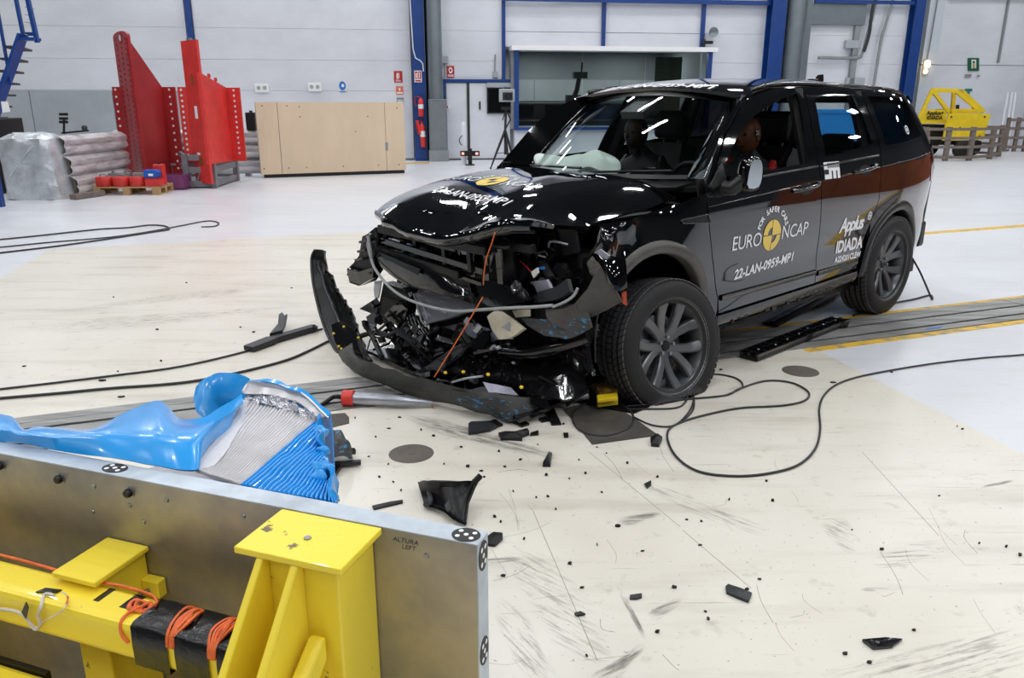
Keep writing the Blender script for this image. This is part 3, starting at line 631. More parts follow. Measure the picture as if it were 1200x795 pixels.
# underbody, bulkhead, tail
cb(MB().box(-3.5,-.35,-.80,.80,.22,.32), 'floor_pan', 'black')
cb(MB().box(-.40,-.34,-.80,.80,.25,1.02), 'bulkhead', 'plastic')
cb(MB().box(-2.6,-2.55,-.7,.7,.3,.8), 'rear_bulkhead', 'black')
cb(MB().tube([(-2.80,-.8,.37), (-2.80,.8,.37)], .05, 8), 'rear_axle', 'plastic'); cb(MB().tube([(-.15,-.75,.36), (-.15,.8,.32)], .045, 8), 'front_axle', 'plastic')
hz = [(-3.55,.42), (-3.62,.60), (-3.64,.85), (-3.62,1.05), (-3.52,1.18), (-3.46,1.3), (-3.40,1.48), (-3.36,1.605)]
rows = [[Vector((x-.06*(1-t**4), t*y_side(x, z), z)) for t in np.linspace(-1, 1, 17)] for x, z in hz[:5]+[(-3.49,1.235)]]
TG = cb(MB().grid(rows, .015), 'tailgate', 'paint', smooth=40)
rows = [[Vector((x-.06*(1-t**4), t*y_side(x, z), z)) for t in np.linspace(-1, 1, 17)] for x, z in ((-3.378,1.555), (-3.36,1.605))]
cb(MB().grid(rows, .015), 'tailgate_top', 'paint', TG, smooth=40)
for sg in (-1, 1): cb(MB().beam((-3.47,sg*(y_side(-3.47,1.24)-.04),1.22), (-3.37,sg*(y_side(-3.37,1.57)-.05),1.57), .05, .04), 'tailgate_frame', 'paint', TG)
rows = [[Vector((x-.064*(1-t**4)-.004, t*y_side(x, z)*.9, z)) for t in np.linspace(-1, 1, 13)] for x, z in ((-3.475,1.25), (-3.42,1.42), (-3.378,1.56))]
cb(MB().grid(rows, .006), 'rear_glass', 'car_glass', TG, smooth=60)
for sg in (1, -1):
    rows = [[Vector((x+.004, sg*(y_side(x, z)+.006), z)) for x in np.linspace(xa, xb, 5)] for z, xa, xb in ((.96,-3.46,-3.63), (1.03,-3.42,-3.62), (1.10,-3.40,-3.57), (1.15,-3.40,-3.53))]
    cb(MB().grid(rows, .01), 'tail_lamp', mat('tail_red%d' % sg, (.45,.04,.05), .1, coat=.8), smooth=60)
cb(MB().box(-3.70,-3.58,-.78,.78,.40,.62), 'rear_bumper', 'trim', bevel=.03)
# roof with its rails and fin
def roof(x, t):
    ze = ze_f(x); ye = y_side(x, ze)-.004; return Vector((x, t*ye, ze+(zc_f(x)-ze)*(1-abs(t)**2.4)))
ze_f = pchip([-3.6,-3.3,-2.8,-2.4,-1.7,-1.35,-1.15,-1.0], [1.575,1.615,1.645,1.657,1.657,1.645,1.618,1.575])
zc_f = pchip([-3.6,-3.3,-2.8,-2.2,-1.7,-1.35,-1.12,-1.0], [1.645,1.690,1.715,1.727,1.722,1.702,1.668,1.635])
RF = cb(MB().grid([[roof(x, t) for t in np.linspace(-1, 1, 33)] for x in np.linspace(-1.04, -3.42, 34)], .02), 'roof', 'paint', smooth=60)
for sg in (1, -1):
    cb(MB().tube([Vector((x, sg*(y_side(x, ze_f(x))-.035), ze_f(x)+.016)) for x in np.linspace(-1.12, -3.30, 26)], .011, 8), 'roof_strip', 'paint2', RF, smooth=60)
cb(MB().prism([(-3.02,-.012,1.705), (-3.10,-.012,1.775), (-3.16,-.012,1.78), (-3.18,-.012,1.70)], (0,.024,0)), 'roof_fin', 'paint2', RF, bevel=.006)
cb(MB().box(-3.0,-2.93,.0,.06,1.705,1.74), 'roof_sensor', 'black', RF, bevel=.008)
cb(MB().grid([[roof(x, t)+Vector((-.0,0,dz)) for t in np.linspace(-.92, .92, 13)] for x, dz in ((-3.36,.012), (-3.45,.014), (-3.56,-.002))], .02), 'spoiler', 'paint', RF, smooth=50)
# windscreen with pillars, header
def ws(u, v):
    k = 1.0 if u > 0 else 1.09
    base = Vector((-.235-.40*u*u, .655*u*k, 1.125)); top = Vector((-1.075-.10*u*u, .565*u*k, 1.640-.045*u*u))
    p = base.lerp(top, v); return p+Vector((.30,0,.5)).normalized()*.035*math.sin(PI*v)*(1-.5*u*u)
WS = cb(MB().grid([[ws(u, v) for u in np.linspace(-1, 1, 25)] for v in np.linspace(0, 1, 13)], .005), 'windscreen', 'windscreen', smooth=80)
cb(MB().grid([[ws(u, v)+Vector((0,0,.003)) for u in np.linspace(-1, 1, 25)] for v in (.90, .95, 1.0)], .003), 'header_band', 'black', WS, smooth=80)
cb(MB().grid([[ws(u, v)+Vector((.002,0,.004)) for u in np.linspace(-1, 1, 25)] for v in (0.0, .04)], .003), 'lower_band', 'black', WS, smooth=80)
cb(MB().grid([[ws(u, v)-Vector((.01,0,.02)) for u in np.linspace(-.16, .16, 5)] for v in (.72, .80, .92)], .05), 'sensor_housing', 'plastic_mid', WS, bevel=.004)
frame_edge = [(-.46,1.105), (-.71,1.39), (-.93,1.54), (-1.11,1.606), (-1.34,1.645)]
for sg in (1, -1):
    fe_i = crom([Vector((x, sg*(y_side(x, z)-.002), z)) for x, z in frame_edge[:4]], 5); n_ = len(fe_i)
    wi = [ws(sg*1.0, min(1, i/(n_-1))) for i in range(n_)]; wi = [p+Vector((0,0,.004)) for p in wi]
    mid = [(a+b_)/2+Vector((.012,sg*.022,.018)) for a, b_ in zip(fe_i, wi)]
    cb(MB().grid([wi, mid, fe_i], .02), 'front_pillar', 'paint', smooth=60)
    cb(MB().tube([p+Vector((.003,sg*.012,.012)) for p in wi], .008, 6), 'pillar_strip', 'paint2', smooth=60)
    cb(MB().tube([Vector((-1.66,sg*(y_side(-1.65,.5)-.07),.35)), Vector((-1.6,sg*(y_side(-1.6,1.15)-.07),1.15)), Vector((-1.65,sg*(y_side(-1.65,1.6)-.06),1.63))], .05, 8), 'middle_pillar', 'cabin')
    cb(MB().tube([Vector((-2.42,sg*(y_side(-2.4,1.2)-.07),1.15)), Vector((-2.42,sg*(y_side(-2.4,1.6)-.06),1.62))], .05, 8), 'rear_pillar', 'cabin')
    # inner door skins, so that no daylight passes behind the panels
    rows = [[Vector((x, sg*(y_side(x, z)-.06), z)) for x in np.linspace(-.45, -2.42, 14)] for z in (.32, .7, 1.05, 1.15)]
    cb(MB().grid(rows, .01), 'door_lining', 'cabin', smooth=60)
    rows = [[Vector((x, sg*(y_side(x, z)-.05), z)) for x in np.linspace(-2.45, -3.55, 9)] for z in (.8, 1.05, 1.25)]
    cb(MB().grid(rows, .01), 'boot_lining', 'cabin', smooth=60)
cb(MB().grid([[roof(x, t*.96)-Vector((0,0,.035)) for t in np.linspace(-1, 1, 13)] for x in np.linspace(-1.10, -3.38, 12)], .01), 'headliner', 'cabin', smooth=60)
# cowl, wipers
cb(MB().grid([[ws(u, 0)+Vector((dx,0,dz)) for u in np.linspace(-1.02, 1.02, 17)] for dx, dz in ((.16,-.035), (.05,-.02), (-.03,-.012))], .02), 'cowl', 'trim', smooth=50)
for y0, y1 in ((-.5,.12), (.02,.58)):
    cb(MB().tube([ws(y0/.655, .02)+Vector((.03,0,.012)), ws(y1/.655, .055)+Vector((.02,0,.02))], .008, 6), 'wiper', 'black')
# bonnet, buckled
hb = pchip([-.5,-.35,-.05,.22,.48,.62,.73,.83], [1.165,1.165,1.150,1.118,1.058,1.005,.945,.885])
def hood(x, y):
    z = hb(x); k = 1.0 if x < .3 else max(0.0, 1-(x-.3)/.42)
    if y > .1: z -= .150*k*((y-.1)/.63)**3
    if y < -.3: z -= .05*((-.3-y)/.40)**2
    if x > .5 and y > .3: z += .10*((x-.5)/.3)**1.5*((y-.3)/.4)
    z += .008*math.exp(-((y-.18-.25*(x-.2))/.09)**2)*(1 if x > 0 else max(0, 1+x*3))                     # buckle ridge running forward
    z += .006*math.exp(-((y-.52)/.07)**2)                              # power-dome edges
    z += .018*math.exp(-((y-.38)/.16)**2-((x-.50)/.25)**2)
    z += .005*noise.noise(Vector((x*1.8, y*1.6, 1.3)))*(.4+max(0, x))
    return Vector((x, y, z))
ho = [(-.46,.70), (-.35,.52), (-.24,.26), (-.205,0), (-.235,-.3), (-.34,-.56), (-.42,-.70), (0,-.73), (.35,-.715), (.60,-.69), (.70,-.655), (.775,-.42), (.815,-.12), (.82,.18), (.785,.46), (.72,.62), (.64,.705), (.42,.735), (.18,.735), (-.2,.735)]
HOOD = panel('bonnet', ho, hood, 'paint', CAR, sp=.042, th=.022, out=(0,0,1))
fr = [(.70,-.655), (.775,-.42), (.815,-.12), (.82,.18), (.785,.46), (.72,.62), (.64,.705)]
fr = [hood(*p) for p in densify(fr+[fr[-1]], .05)[:-1]]
rows = [fr, [p+Vector((.014,0,-.012)) for p in fr], [p+Vector((.014,0,-.035)) for p in fr], [p+Vector((-.02,0,-.055)) for p in fr]]
cb(MB().grid(rows, .008, wob=.012, wscale=11), 'bonnet_lip', 'paint', HOOD, smooth=70)
cb(MB().tube([hood(-.2+.05*i, .735-.004*i)-Vector((0,0,.03)) for i in range(15)], .012, 6), 'bonnet_seal', 'trim', HOOD)
# lettering: on the bonnet, the windscreen header, the doors
def roundel(mb_w, mb_y, mapf, cx, cy, r):
    disc_mb(mb_y, mapf, cx, cy, r, 0, 90, r*.0); disc_mb(mb_y, mapf, cx, cy, r, 180, 270, 0)
    for a in (90, 270): disc_mb(mb_y, mapf, cx, cy, r, a+4, a+86, r*.52)
def arc_text(mb, mapf, txt, cx, cy, r, size, a0, a1, **k):
    for i, ch in enumerate(txt):
        if ch == ' ': continue
        a = R(a0+(a1-a0)*i/(len(txt)-1))
        text_mb(mb, ch, size, lambda x, y, a=a: mapf(cx+r*math.cos(a)+x*math.sin(a)+y*math.cos(a), cy+r*math.sin(a)-x*math.cos(a)+y*math.sin(a)), **k)
def MS(x0, z0, off=.003): return lambda tx, ty: (lambda x, z: Vector((x, y_side(x, z)+off, z)))(x0-tx, z0+ty)
w_, y_ = MB(), MB(); mp_ = MS(-1.09, .787)
text_mb(w_, 'EURO', .118, lambda x, y: mp_(x-.105, y-.05), align='RIGHT', space=.95); text_mb(w_, 'NCAP', .118, lambda x, y: mp_(x+.105, y-.035), align='LEFT', space=.95)
arc_text(w_, mp_, 'FOR SAFER CARS', 0, 0, .142, .046, 158, 22, bold=.0015); roundel(w_, y_, mp_, 0, 0, .094)
text_mb(w_, '22-LAN-0959-MP1', .083, lambda x, y: MS(-1.075, .605)(x, y-.03+.07*(x/.6)*.5), bold=.0025)
cb(w_, 'lettering', 'white_decal', LD1, recalc=False); cb(y_, 'roundel', 'yellow_decal', LD1, recalc=False)
w_ = MB(); text_mb(w_, 'Applus', .135, MS(-2.09, .715), bold=.004, shear=.12, space=.86)
disc_mb(w_, MS(-2.325, .795), 0, 0, .030, 0, 360, .022); rect_mb(w_, MS(-2.325,.795), -.004, .004, -.016, .016); rect_mb(w_, MS(-2.325,.795), -.016, .016, -.004, .004)
text_mb(w_, 'IDIADA', .115, MS(-2.105, .575), bold=.004, space=.95); text_mb(w_, 'A224201CLEW', .056, MS(-2.105, .508), bold=.002)
cb(w_, 'lettering', 'white_decal', LD2, recalc=False)
HM = lambda cx, cy, sl=.16: (lambda tx, ty: hood(cx-ty+sl*tx, cy+tx)+Vector((0,0,.003)))
w_, y_ = MB(), MB(); mh = HM(.24, -.10, .03)
text_mb(w_, 'EURO', .12, lambda x, y: mh(x-.115, y-.05), align='RIGHT'); text_mb(w_, 'NCAP', .12, lambda x, y: mh(x+.115, y-.05), align='LEFT')
arc_text(w_, mh, 'FOR SAFER CARS', 0, 0, .128, .048, 160, 20); roundel(w_, y_, mh, 0, 0, .098)
text_mb(w_, '22-LAN-0959-MP1', .10, HM(.53, .03, .10), bold=.001)
cb(w_, 'lettering', 'white_decal', HOOD, recalc=False); cb(y_, 'roundel', 'yellow_decal', HOOD, recalc=False)
w_ = MB(); text_mb(w_, '22-LAN-0959-MP1', .12, lambda x, y: (lambda p: Vector((p.x, p.y, p.z+.006)))(roof(-1.055-y*.9, x/.72)), bold=.004)
cb(w_, 'lettering', 'white_decal', RF, recalc=False)
# badge on the quarter glass, bar sticker between the doors, handles, fender vent
b_ = MB(); disc_mb(b_, MS(-2.93, 1.365, .004), 0, 0, .032, 0, 360, .022); disc_mb(b_, MS(-2.93, 1.365, .004), 0, 0, .012); cb(b_, 'badge', 'white_decal', LQ, recalc=False)
b_ = MB(); b_.grid([[MS(-1.66, 1.085, .003)(x, y) for x in np.linspace(0, .19, 5)] for y in (0, .05, .105)]); stk = cb(b_, 'sticker', 'white_decal', LD2, recalc=False)
b_ = MB()
for k in range(9): rect_mb(b_, MS(-1.68+.0, 1.085, .005), .02+k*.017, .028+k*.017, .068, .10)
rect_mb(b_, MS(-1.66, 1.085, .005), .085, .10, 0, .05); rect_mb(b_, MS(-1.66, 1.085, .005), .14, .155, 0, .05); rect_mb(b_, MS(-1.66, 1.085, .005), .0, .05, .03, .06)
cb(b_, 'sticker_bars', 'black_decal', LD2, recalc=False)
for par, xa, xb, za, zb in ((LD1, -1.29, -1.585, 1.035, 1.068), (LD2, -2.03, -2.345, 1.108, 1.145)):
    pts = [Vector((xa+(xb-xa)*t, y_side(xa+(xb-xa)*t, za+(zb-za)*t)+.035*math.sin(PI*min(1, max(0, t*1.0)))**.5+.002, za+(zb-za)*t)) for t in np.linspace(0, 1, 14)]
    cb(MB().tube(pts, .0125, 8), 'handle', 'paint2', par, smooth=60)
    cx_, cz_ = (xa+xb)/2, (za+zb)/2; b_ = MB(); disc_mb(b_, MS(cx_, cz_-.012, .0025), 0, 0, .085, sy=.42); cb(b_, 'handle_recess_shade', 'black_decal', par, recalc=False)  # flat dark disc painted as the shade in the hollow behind the handle
v_ = [(-.23,.955), (-.43,.972), (-.455,.925), (-.25,.935)]
panel('side_vent', v_, SIDE(.006), 'trim', LF, sp=.03, th=.01); cb(MB().tube([SIDE(.010)(x, z) for x, z in v_], .004, 6, closed=True), 'vent_rim', 'paint2', LF)
# door mirror, knocked round so that its glass faces out
mc = Vector((-.66, 1.055, 1.185)); my = Vector((.42,.90,-.02)).normalized(); mx = Vector((-.90,.42,0)).normalized(); mz = Vector((0,0,1))
def mo(a, b_, c): return mc+mx*a+mz*b_+my*c
out_ = [(.76*a, .98*b_) for a, b_ in [(-.065,-.06), (-.055,.035), (-.03,.078), (.03,.088), (.058,.05), (.06,-.03), (.045,-.075), (.0,-.088), (-.045,-.085)]]
rows = [[mo(a*s_, b_*s_, c) for a, b_ in out_+out_[:1]] for s_, c in ((1.0,.030), (1.14,.02), (1.20,-.03), (1.05,-.09), (.7,-.125), (.1,-.135))]
MR = cb(MB().grid(rows), 'door_mirror', 'paint', smooth=70, subd=1)
cb(MB().plate([mo(a*.93, b_*.93, .026) for a, b_ in out_], .008), 'mirror_glass', 'mirror', MR); cb(MB().plate([mo(a*1.02, b_*1.02, .015) for a, b_ in out_], .008), 'mirror_bezel', 'black', MR)
cb(MB().tube([(-.60,.90,1.10), (-.61,.97,1.10), (-.64,1.01,1.15)], [.045,.04,.04], 8), 'mirror_arm', 'trim', MR, smooth=60)
cb(MB().prism([(-.47,.898,1.115), (-.62,.905,1.125), (-.62,.86,1.24), (-.55,.88,1.185)], (0,.02,0)), 'mirror_corner', 'trim', MR)
# ---- cabin
def seat(x, y, parent=CAR):
    s_ = cb(MB().box(x-.05,x+.48,y-.25,y+.25,.42,.58), 'seat', 'seat', bevel=.05)
    rows = [[Vector((x-.02-.30*(z-.55)/.7+.06*(abs(t)**2), y+t*.24*(1-.25*max(0, (z-1.0)/.3)), z)) for t in np.linspace(-1, 1, 9)] for z in np.linspace(.52, 1.27, 9)]
    cb(MB().grid(rows, .12), 'backrest', 'seat', s_, smooth=60)
    cb(MB().box(x-.44,x-.31,y-.14,y+.14,1.29,1.50), 'headrest', 'seat', s_, bevel=.045)
    for k in (-.07,.07): cb(MB().cyl((x-.36,y+k,1.2), (x-.375,y+k,1.32), .008, n=6), 'headrest_post', 'steel', s_)
    return s_
seat(-1.55, .38); seat(-1.36, -.38)
cb(MB().box(-2.55,-2.1,-.65,.65,.42,.60), 'rear_bench', 'seat', bevel=.05)
rows = [[Vector((-2.50-.16*(z-.55)/.6, t*.64, z)) for t in np.linspace(-1, 1, 9)] for z in (.55,.8,1.0,1.19)]
cb(MB().grid(rows, .14), 'rear_backrest', 'seat', smooth=60)
for y in (-.42,.42): cb(MB().box(-2.78,-2.68,y-.12,y+.12,1.20,1.33), 'rear_headrest', 'seat', bevel=.03)
rows = [[Vector((x-.30*u*u, .70*u, z)) for u in np.linspace(-1, 1, 15)] for x, z in ((-.30,1.085), (-.55,1.10), (-.82,1.085), (-.93,1.02), (-.92,.72))]
DASH = cb(MB().grid(rows, .03), 'dashboard', 'cabin', smooth=50)
rows = [[Vector((-.62-.26*v_, .30+.25*u, 1.095+.075*(1-u*u)*math.sin(PI*min(1, v_+.1)))) for u in np.linspace(-1, 1, 11)] for v_ in np.linspace(0, .9, 7)]
cb(MB().grid(rows, .02), 'instrument_hood', 'plastic_g', DASH, smooth=60)
m = MB(); sw = [Vector((-1.05+.05*math.sin(a), .38+.185*math.cos(a), 1.02+.17*math.sin(a))) for a in np.linspace(0, 2*PI, 25)[:-1]]
m.tube(sw, .016, 8, closed=True); SW = cb(m, 'steering_wheel', 'cabin', smooth=60)
cb(MB().ball((-1.04,.38,1.0), .05,.10,.07), 'airbag_cover', 'cabin', SW, smooth=60); cb(MB().beam((-1.04,.21,1.02), (-1.04,.55,1.02), .03,.02), 'steering_spoke', 'cabin', SW); cb(MB().cyl((-1.02,.38,1.0), (-.8,.38,.92), .03), 'steering_column', 'cabin', SW)
# deployed passenger airbag lying on the dashboard
rows = []
for i in range(15):
    t = i/14*PI; rr_ = math.sin(t)
    rows.append([Vector((-.70+.20*rr_*math.cos(a)+.05*math.sin(3*t), -.33+.36*math.cos(t), 1.155+.105*rr_*math.sin(a)+.03*math.sin(2.2*t+.4)-.02)) for a in np.linspace(0, 2*PI, 19)])
cb(MB().grid(rows, wob=.055, wscale=8), 'airbag', 'airbag', smooth=120, subd=1)
cb(MB().tube([(-1.64,.70,1.45), (-1.7,.64,1.25), (-1.72,.52,1.05)], .02, 6), 'seat_belt', 'trim'); 

# ---- wheels
def make_wheel(name, rub_r=.372, w=.235, flat=None):
    H2 = w/2; rr = .262
    prof = [(rr-.02,-H2+.02), (rr+.004,-H2), (rr+.035,-H2-.006), (rub_r-.035,-H2-.002), (rub_r-.012,-H2+.012), (rub_r-.001,-H2+.032)]
    gx = [-.062,-.022,.022,.062]
    for g in gx: prof += [(rub_r,g-.0065), (rub_r-.010,g-.005), (rub_r-.010,g+.005), (rub_r,g+.0065)]
    prof += [(rub_r-.001,H2-.032), (rub_r-.012,H2-.012), (rub_r-.035,H2+.002), (rr+.035,H2+.006), (rr+.004,H2), (rr-.02,H2-.02)]
    t = MB().lathe(prof, (0,0,0), (0,1,0), 72)
    W_ = t.build(name, 'rubber', CAR, world=False, smooth=32)
    m = MB()                                                                       # lateral tread cuts: shallow proud blocks
    bands = [(-.105,-.070), (-.055,-.030), (-.015,.015), (.030,.055), (.070,.105)]
    for bi, (a0, a1) in enumerate(bands):
        for k in range(66):
            t0 = 2*PI*(k+.5*(bi % 2))/66; t1 = t0+2*PI/66*.78; ro = rub_r+.0035; ri = rub_r-.006
            if bi in (0, 4): ro -= .003
            ps = []
            for y in (a0, a1):
                sk = .018*(1 if bi < 2 else -1 if bi > 2 else .0)*(y-a0)/(a1-a0)/.37
                for tt, r_ in ((t0+sk, ri), (t0+sk, ro), (t1+sk, ro), (t1+sk, ri)): ps.append((r_*math.sin(tt), y, r_*math.cos(tt)))
            m.add(ps, [(1,2,6,5), (0,1,5,4), (2,3,7,6), (0,3,2,1), (4,5,6,7)])
    m.build('tread', 'tread', W_, world=False, stuff=True, smooth=None)
    RB_ = MB().lathe([(rr-.004,-H2+.012), (rr-.022,-H2+.03), (rr-.030,0), (rr-.022,H2-.035), (rr-.010,H2-.022), (rr-.004,H2-.006), (rr+.008,H2+.002), (rr+.009,H2-.008)], (0,0,0), (0,1,0), 60).build('rim', 'rim', W_, world=False, smooth=40)
    MB().lathe([(.0,-.02), (.17,-.02), (.17,-.04), (.0,-.04)], (0,0,0), (0,1,0), 40).build('brake_disc', 'steel', W_, world=False, smooth=40)
    MB().lathe([(.0,.045), (.065,.045), (.072,.03), (.072,-.02)], (0,0,0), (0,1,0), 32).build('wheel_hub', 'rim', W_, world=False, smooth=40)
    cap = MB().lathe([(.0,.052), (.026,.052), (.030,.047), (.030,.03)], (0,0,0), (0,1,0), 24); cap.build('hub_cap', 'rim_dark', W_, world=False, smooth=40)
    for k in range(5):                                                            # five pairs of spokes
        for sd in (-1, 1):
            a0 = 2*PI*k/5+sd*R(9); a1 = 2*PI*k/5+sd*R(20); m = MB(); rows = []
            for r_, a_, hw, y1, y2 in ((.045, a0, .023, .045, .010), (.105, a0+(a1-a0)*.15, .024, .055, .018), (.175, a0+(a1-a0)*.6, .027, .070, .030), (.235, a1, .033, .085, .045), (.258, a1+sd*R(1.0), .039, .092, .05)):
                c = Vector((r_*math.sin(a_), 0, r_*math.cos(a_))); tn = Vector((math.cos(a_), 0, -math.sin(a_)))
                rows.append([c+tn*hw*q+Vector((0,yy,0)) for q, yy in ((-1,y2), (-1,y1-.007), (-.72,y1), (.72,y1-.004), (1,y1-.012), (1,y2))])
            m.grid(rows+[]); 
            m.add([rows[i][j] for i in range(5) for j in (0, 5)], [(2*i, 2*i+2, 2*i+3, 2*i+1) for i in range(4)])
            m.build('spoke', 'rim', W_, world=False, smooth=35)
        a = 2*PI*k/5+R(36); MB().cyl((.050*math.sin(a), .03, .050*math.cos(a)), (.050*math.sin(a), .062, .050*math.cos(a)), .0105, n=6).build('lug_nut', 'steel', W_, world=False)
    MB().obox((.12,-.03,.09), (.05,0,.05), (0,.035,0), (.025,0,-.025)).build('brake_caliper', 'silver', W_, world=False, bevel=.01)
    return W_
wheels = [make_wheel('wheel')]
for i in range(3): wheels.append(copy_tree(wheels[0], CAR))
wheels[1].location = (-2.80, .815, .372); wheels[1].rotation_euler = (0, R(17), 0)
wheels[2].location = (-2.80, -.815, .372); wheels[2].rotation_euler = (0, R(40), PI)
wheels[3].location = (-.05, -.80, .372); wheels[3].rotation_euler = (0, R(11), PI)
# crushed wheel: pushed back, top leaning in, tyre flat
fwl = wheels[0]; fwl.rotation_mode = 'YXZ'; fwl.location = (-.155, .885, .262); fwl.rotation_euler = (R(10), R(25), R(-5.5))
mw_ = Matrix.Translation(fwl.location) @ fwl.rotation_euler.to_matrix().to_4x4(); iv = mw_.inverted()
for o in [fwl]+[c for c in fwl.children if c.name.startswith('tread')]:
    o.data = o.data.copy()
    for v in o.data.vertices:
        p = mw_ @ v.co
        if p.z < .004: v.co = iv @ Vector((p.x, p.y+(.03 if p.y > .87 else -.02)*min(1, (.004-p.z)/.05), .004+(p.z*.02 if p.z > -1 else 0)*0))
# ================================================================ THE TORN-OPEN FRONT END
def P3(pts): return [CXp(*p) for p in pts]
def wk(name, material, pts, th=.006, wob=0.0, **k):
    m = MB().plate(P3(pts), th)
    if wob:
        for i, p in enumerate(m.v): m.v[i] = p+noise.noise_vector(p*7)*wob
    return cb(m, name, material, **k)
def wr(name, material, rows, th=.008, wob=.01, ws_=7, smooth=50, k=4, **kw):     # ruled and bent sheet through rows of (u, v, x)
    return cb(MB().grid([crom(P3(r), k) for r in rows], th, wob=wob, wscale=ws_), name, material, smooth=smooth, **kw)
def wt(name, material, pts, r, n=8, k=6, **kw): return cb(MB().tube(crom(P3(pts), k), r, n), name, material, smooth=60, **kw)
# dark masses: engine, radiator pack, side rails
m = MB().box(-.30,.30,-.55,.50,.42,.86); cb(m, 'engine_block', 'plastic', bevel=.04)
cb(MB().box(-.28,.10,-.30,.30,.86,.93), 'engine_cover', 'plastic', bevel=.03)
cb(MB().box(.30,.40,-.62,.30,.22,.74), 'radiator', 'plastic_mid', bevel=.01)
for k in range(3): cb(MB().tube(crom([(.32,-.5+.3*k,.78), (.42,-.45+.3*k,.80), (.45,-.42+.3*k,.66)], 4), .028, 8), 'coolant_hose', 'plastic_g', smooth=60)
for sg in (-1, 1): cb(MB().beam((-.4,sg*.5,.52), (.42 if sg > 0 else .55,sg*.52,.50), .09, .13), 'side_rail', 'plastic')
cb(MB().box(.12,.30,.36,.70,.52,.80), 'battery_tray', 'black', bevel=.02); cb(MB().box(-.2,.05,.5,.72,.72,.9), 'fuse_box', 'plastic', bevel=.015)
cb(MB().beam((.36,.30,.42), (.52,.86,.55), .08, .10), 'bent_rail', 'plastic')
# grille frame: long sloping bars left hanging across the right half
for nm, mt, a, b_, w0, h0 in (
    ('grille_bar', 'plastic', (446,268,.74), (572,294,.70), .05, .050), ('grille_bar', 'plastic_g', (449,281,.74), (568,318,.68), .04, .040),
    ('grille_bar', 'plastic_mid', (455,272,.71), (596,290,.66), .03, .018), ('grille_bar', 'plastic', (444,292,.74), (540,322,.71), .04, .045),
    ('grille_bar', 'black', (470,266,.66), (625,292,.58), .04, .05), ('grille_bar', 'plastic_g', (470,300,.70), (566,333,.66), .03, .03)):
    cb(MB().beam(CXp(*a), CXp(*b_), w0, h0), nm, mt, bevel=.006)
for u, v in ((452,277), (486,285), (520,296), (550,305)):
    cb(MB().beam(CXp(u,v-9,.71), CXp(u+2,v+14,.71), .03, .02), 'grille_strut', 'plastic')
wr('grille_sheet', 'plastic_g', [[(440,294,.76),(470,305,.76),(505,318,.74),(530,330,.70),(556,346,.66)], [(443,300,.77),(468,318,.77),(500,330,.76),(530,342,.72),(556,352,.67)], [(448,312,.76),(470,330,.76),(498,340,.75),(528,346,.72),(556,356,.66)]])
wr('grille_sheet', 'plastic_mid', [[(445,296,.78),(470,306,.78),(494,316,.77)], [(452,304,.79),(474,314,.79),(490,322,.78)]], wob=.004)
wr('chrome_strip', 'lilac', [[(492,281,.73),(515,287,.72),(533,293,.71)], [(500,286,.735),(518,292,.725),(534,295,.71)]], wob=.0, th=.004)
wr('chrome_strip', 'lilac', [[(540,294,.70),(556,297,.69)], [(542,298,.70),(556,300,.69)]], wob=.0, th=.004, k=2)
wk('corner_bracket', 'plastic', [(424,277,.76),(431,274,.76),(440,266,.74),(444,280,.74),(438,300,.75),(440,318,.75),(432,330,.76),(420,335,.77),(409,332,.77),(406,316,.78),(413,309,.77),(420,300,.76)], .06, wob=.008, bevel=.005)
wk('corner_bracket', 'plastic_g', [(406,314,.80),(420,318,.80),(438,312,.79),(437,326,.79),(422,334,.80),(409,330,.80)], .03, bevel=.005)
for u, v in ((426,284), (424,295), (421,305), (436,285), (412,322), (430,322)):
    cb(MB().beam(CXp(u-4,v,.77), CXp(u+5,v-2,.79), .018, .014), 'bracket_tab', 'plastic_mid')
wr('inner_panel', 'lilac', [[(436,284,.735),(442,282,.735)], [(437,292,.735),(442,291,.735)]], wob=0, th=.004, k=2)
wk('grille_backing', 'black', [(448,267,.62),(520,276,.60),(600,288,.56),(604,340,.54),(560,350,.56),(505,338,.60),(462,312,.63),(447,300,.64)], .02, wob=.01)
for i_ in range(9):
    u_ = 452+i_*16; wk('grille_fin', 'plastic_g', [(u_,270+i_*2.6,.68),(u_+6,271+i_*2.6,.68),(u_+9,300+i_*4.2,.67),(u_+3,299+i_*4.2,.67)], .012, wob=.006)
# pale washer hose across the opening
wt('washer_hose', 'hose', [(434,274,.78),(431,285,.79),(434,300,.80),(440,316,.81),(456,336,.82),(476,350,.82),(505,360,.82),(535,365,.80),(566,363,.76),(598,361,.70),(625,360,.64),(648,358,.60)], .0085)
wt('washer_hose', 'hose', [(648,360,.60),(662,354,.58),(672,347,.56),(677,338,.55)], .0075); wt('washer_hose', 'hose', [(431,276,.80),(434,292,.80),(435,302,.80)], .010)
# condenser and the strips beneath it
wr('condenser', 'condenser', [[(486,345,.62),(520,340,.60),(550,338,.58)], [(494,362,.65),(528,356,.62),(556,350,.60)], [(502,381,.68),(530,374,.65),(560,362,.62)]], th=.02, wob=.006)
wt('condenser_pipe', 'hose', [(485,345,.66),(490,362,.68),(495,378,.70),(501,380,.70)], .006, n=6); wt('condenser_pipe', 'hose', [(489,345,.67),(496,360,.69),(501,374,.70)], .004, n=6)
wr('silver_strip', 'lilac', [[(520,384,.60),(548,377,.58)], [(548,392,.60),(572,385,.58)], [(570,404,.60),(590,396,.58)]], th=.006, wob=.004, k=3)
wr('silver_strip', 'lilac', [[(555,392,.62),(566,388,.62)], [(572,402,.62),(580,395,.62)]], th=.006, wob=.003, k=3); wk('silver_strip', 'silver', [(585,405,.6),(596,402,.6),(598,415,.6),(590,414,.6)], .006)
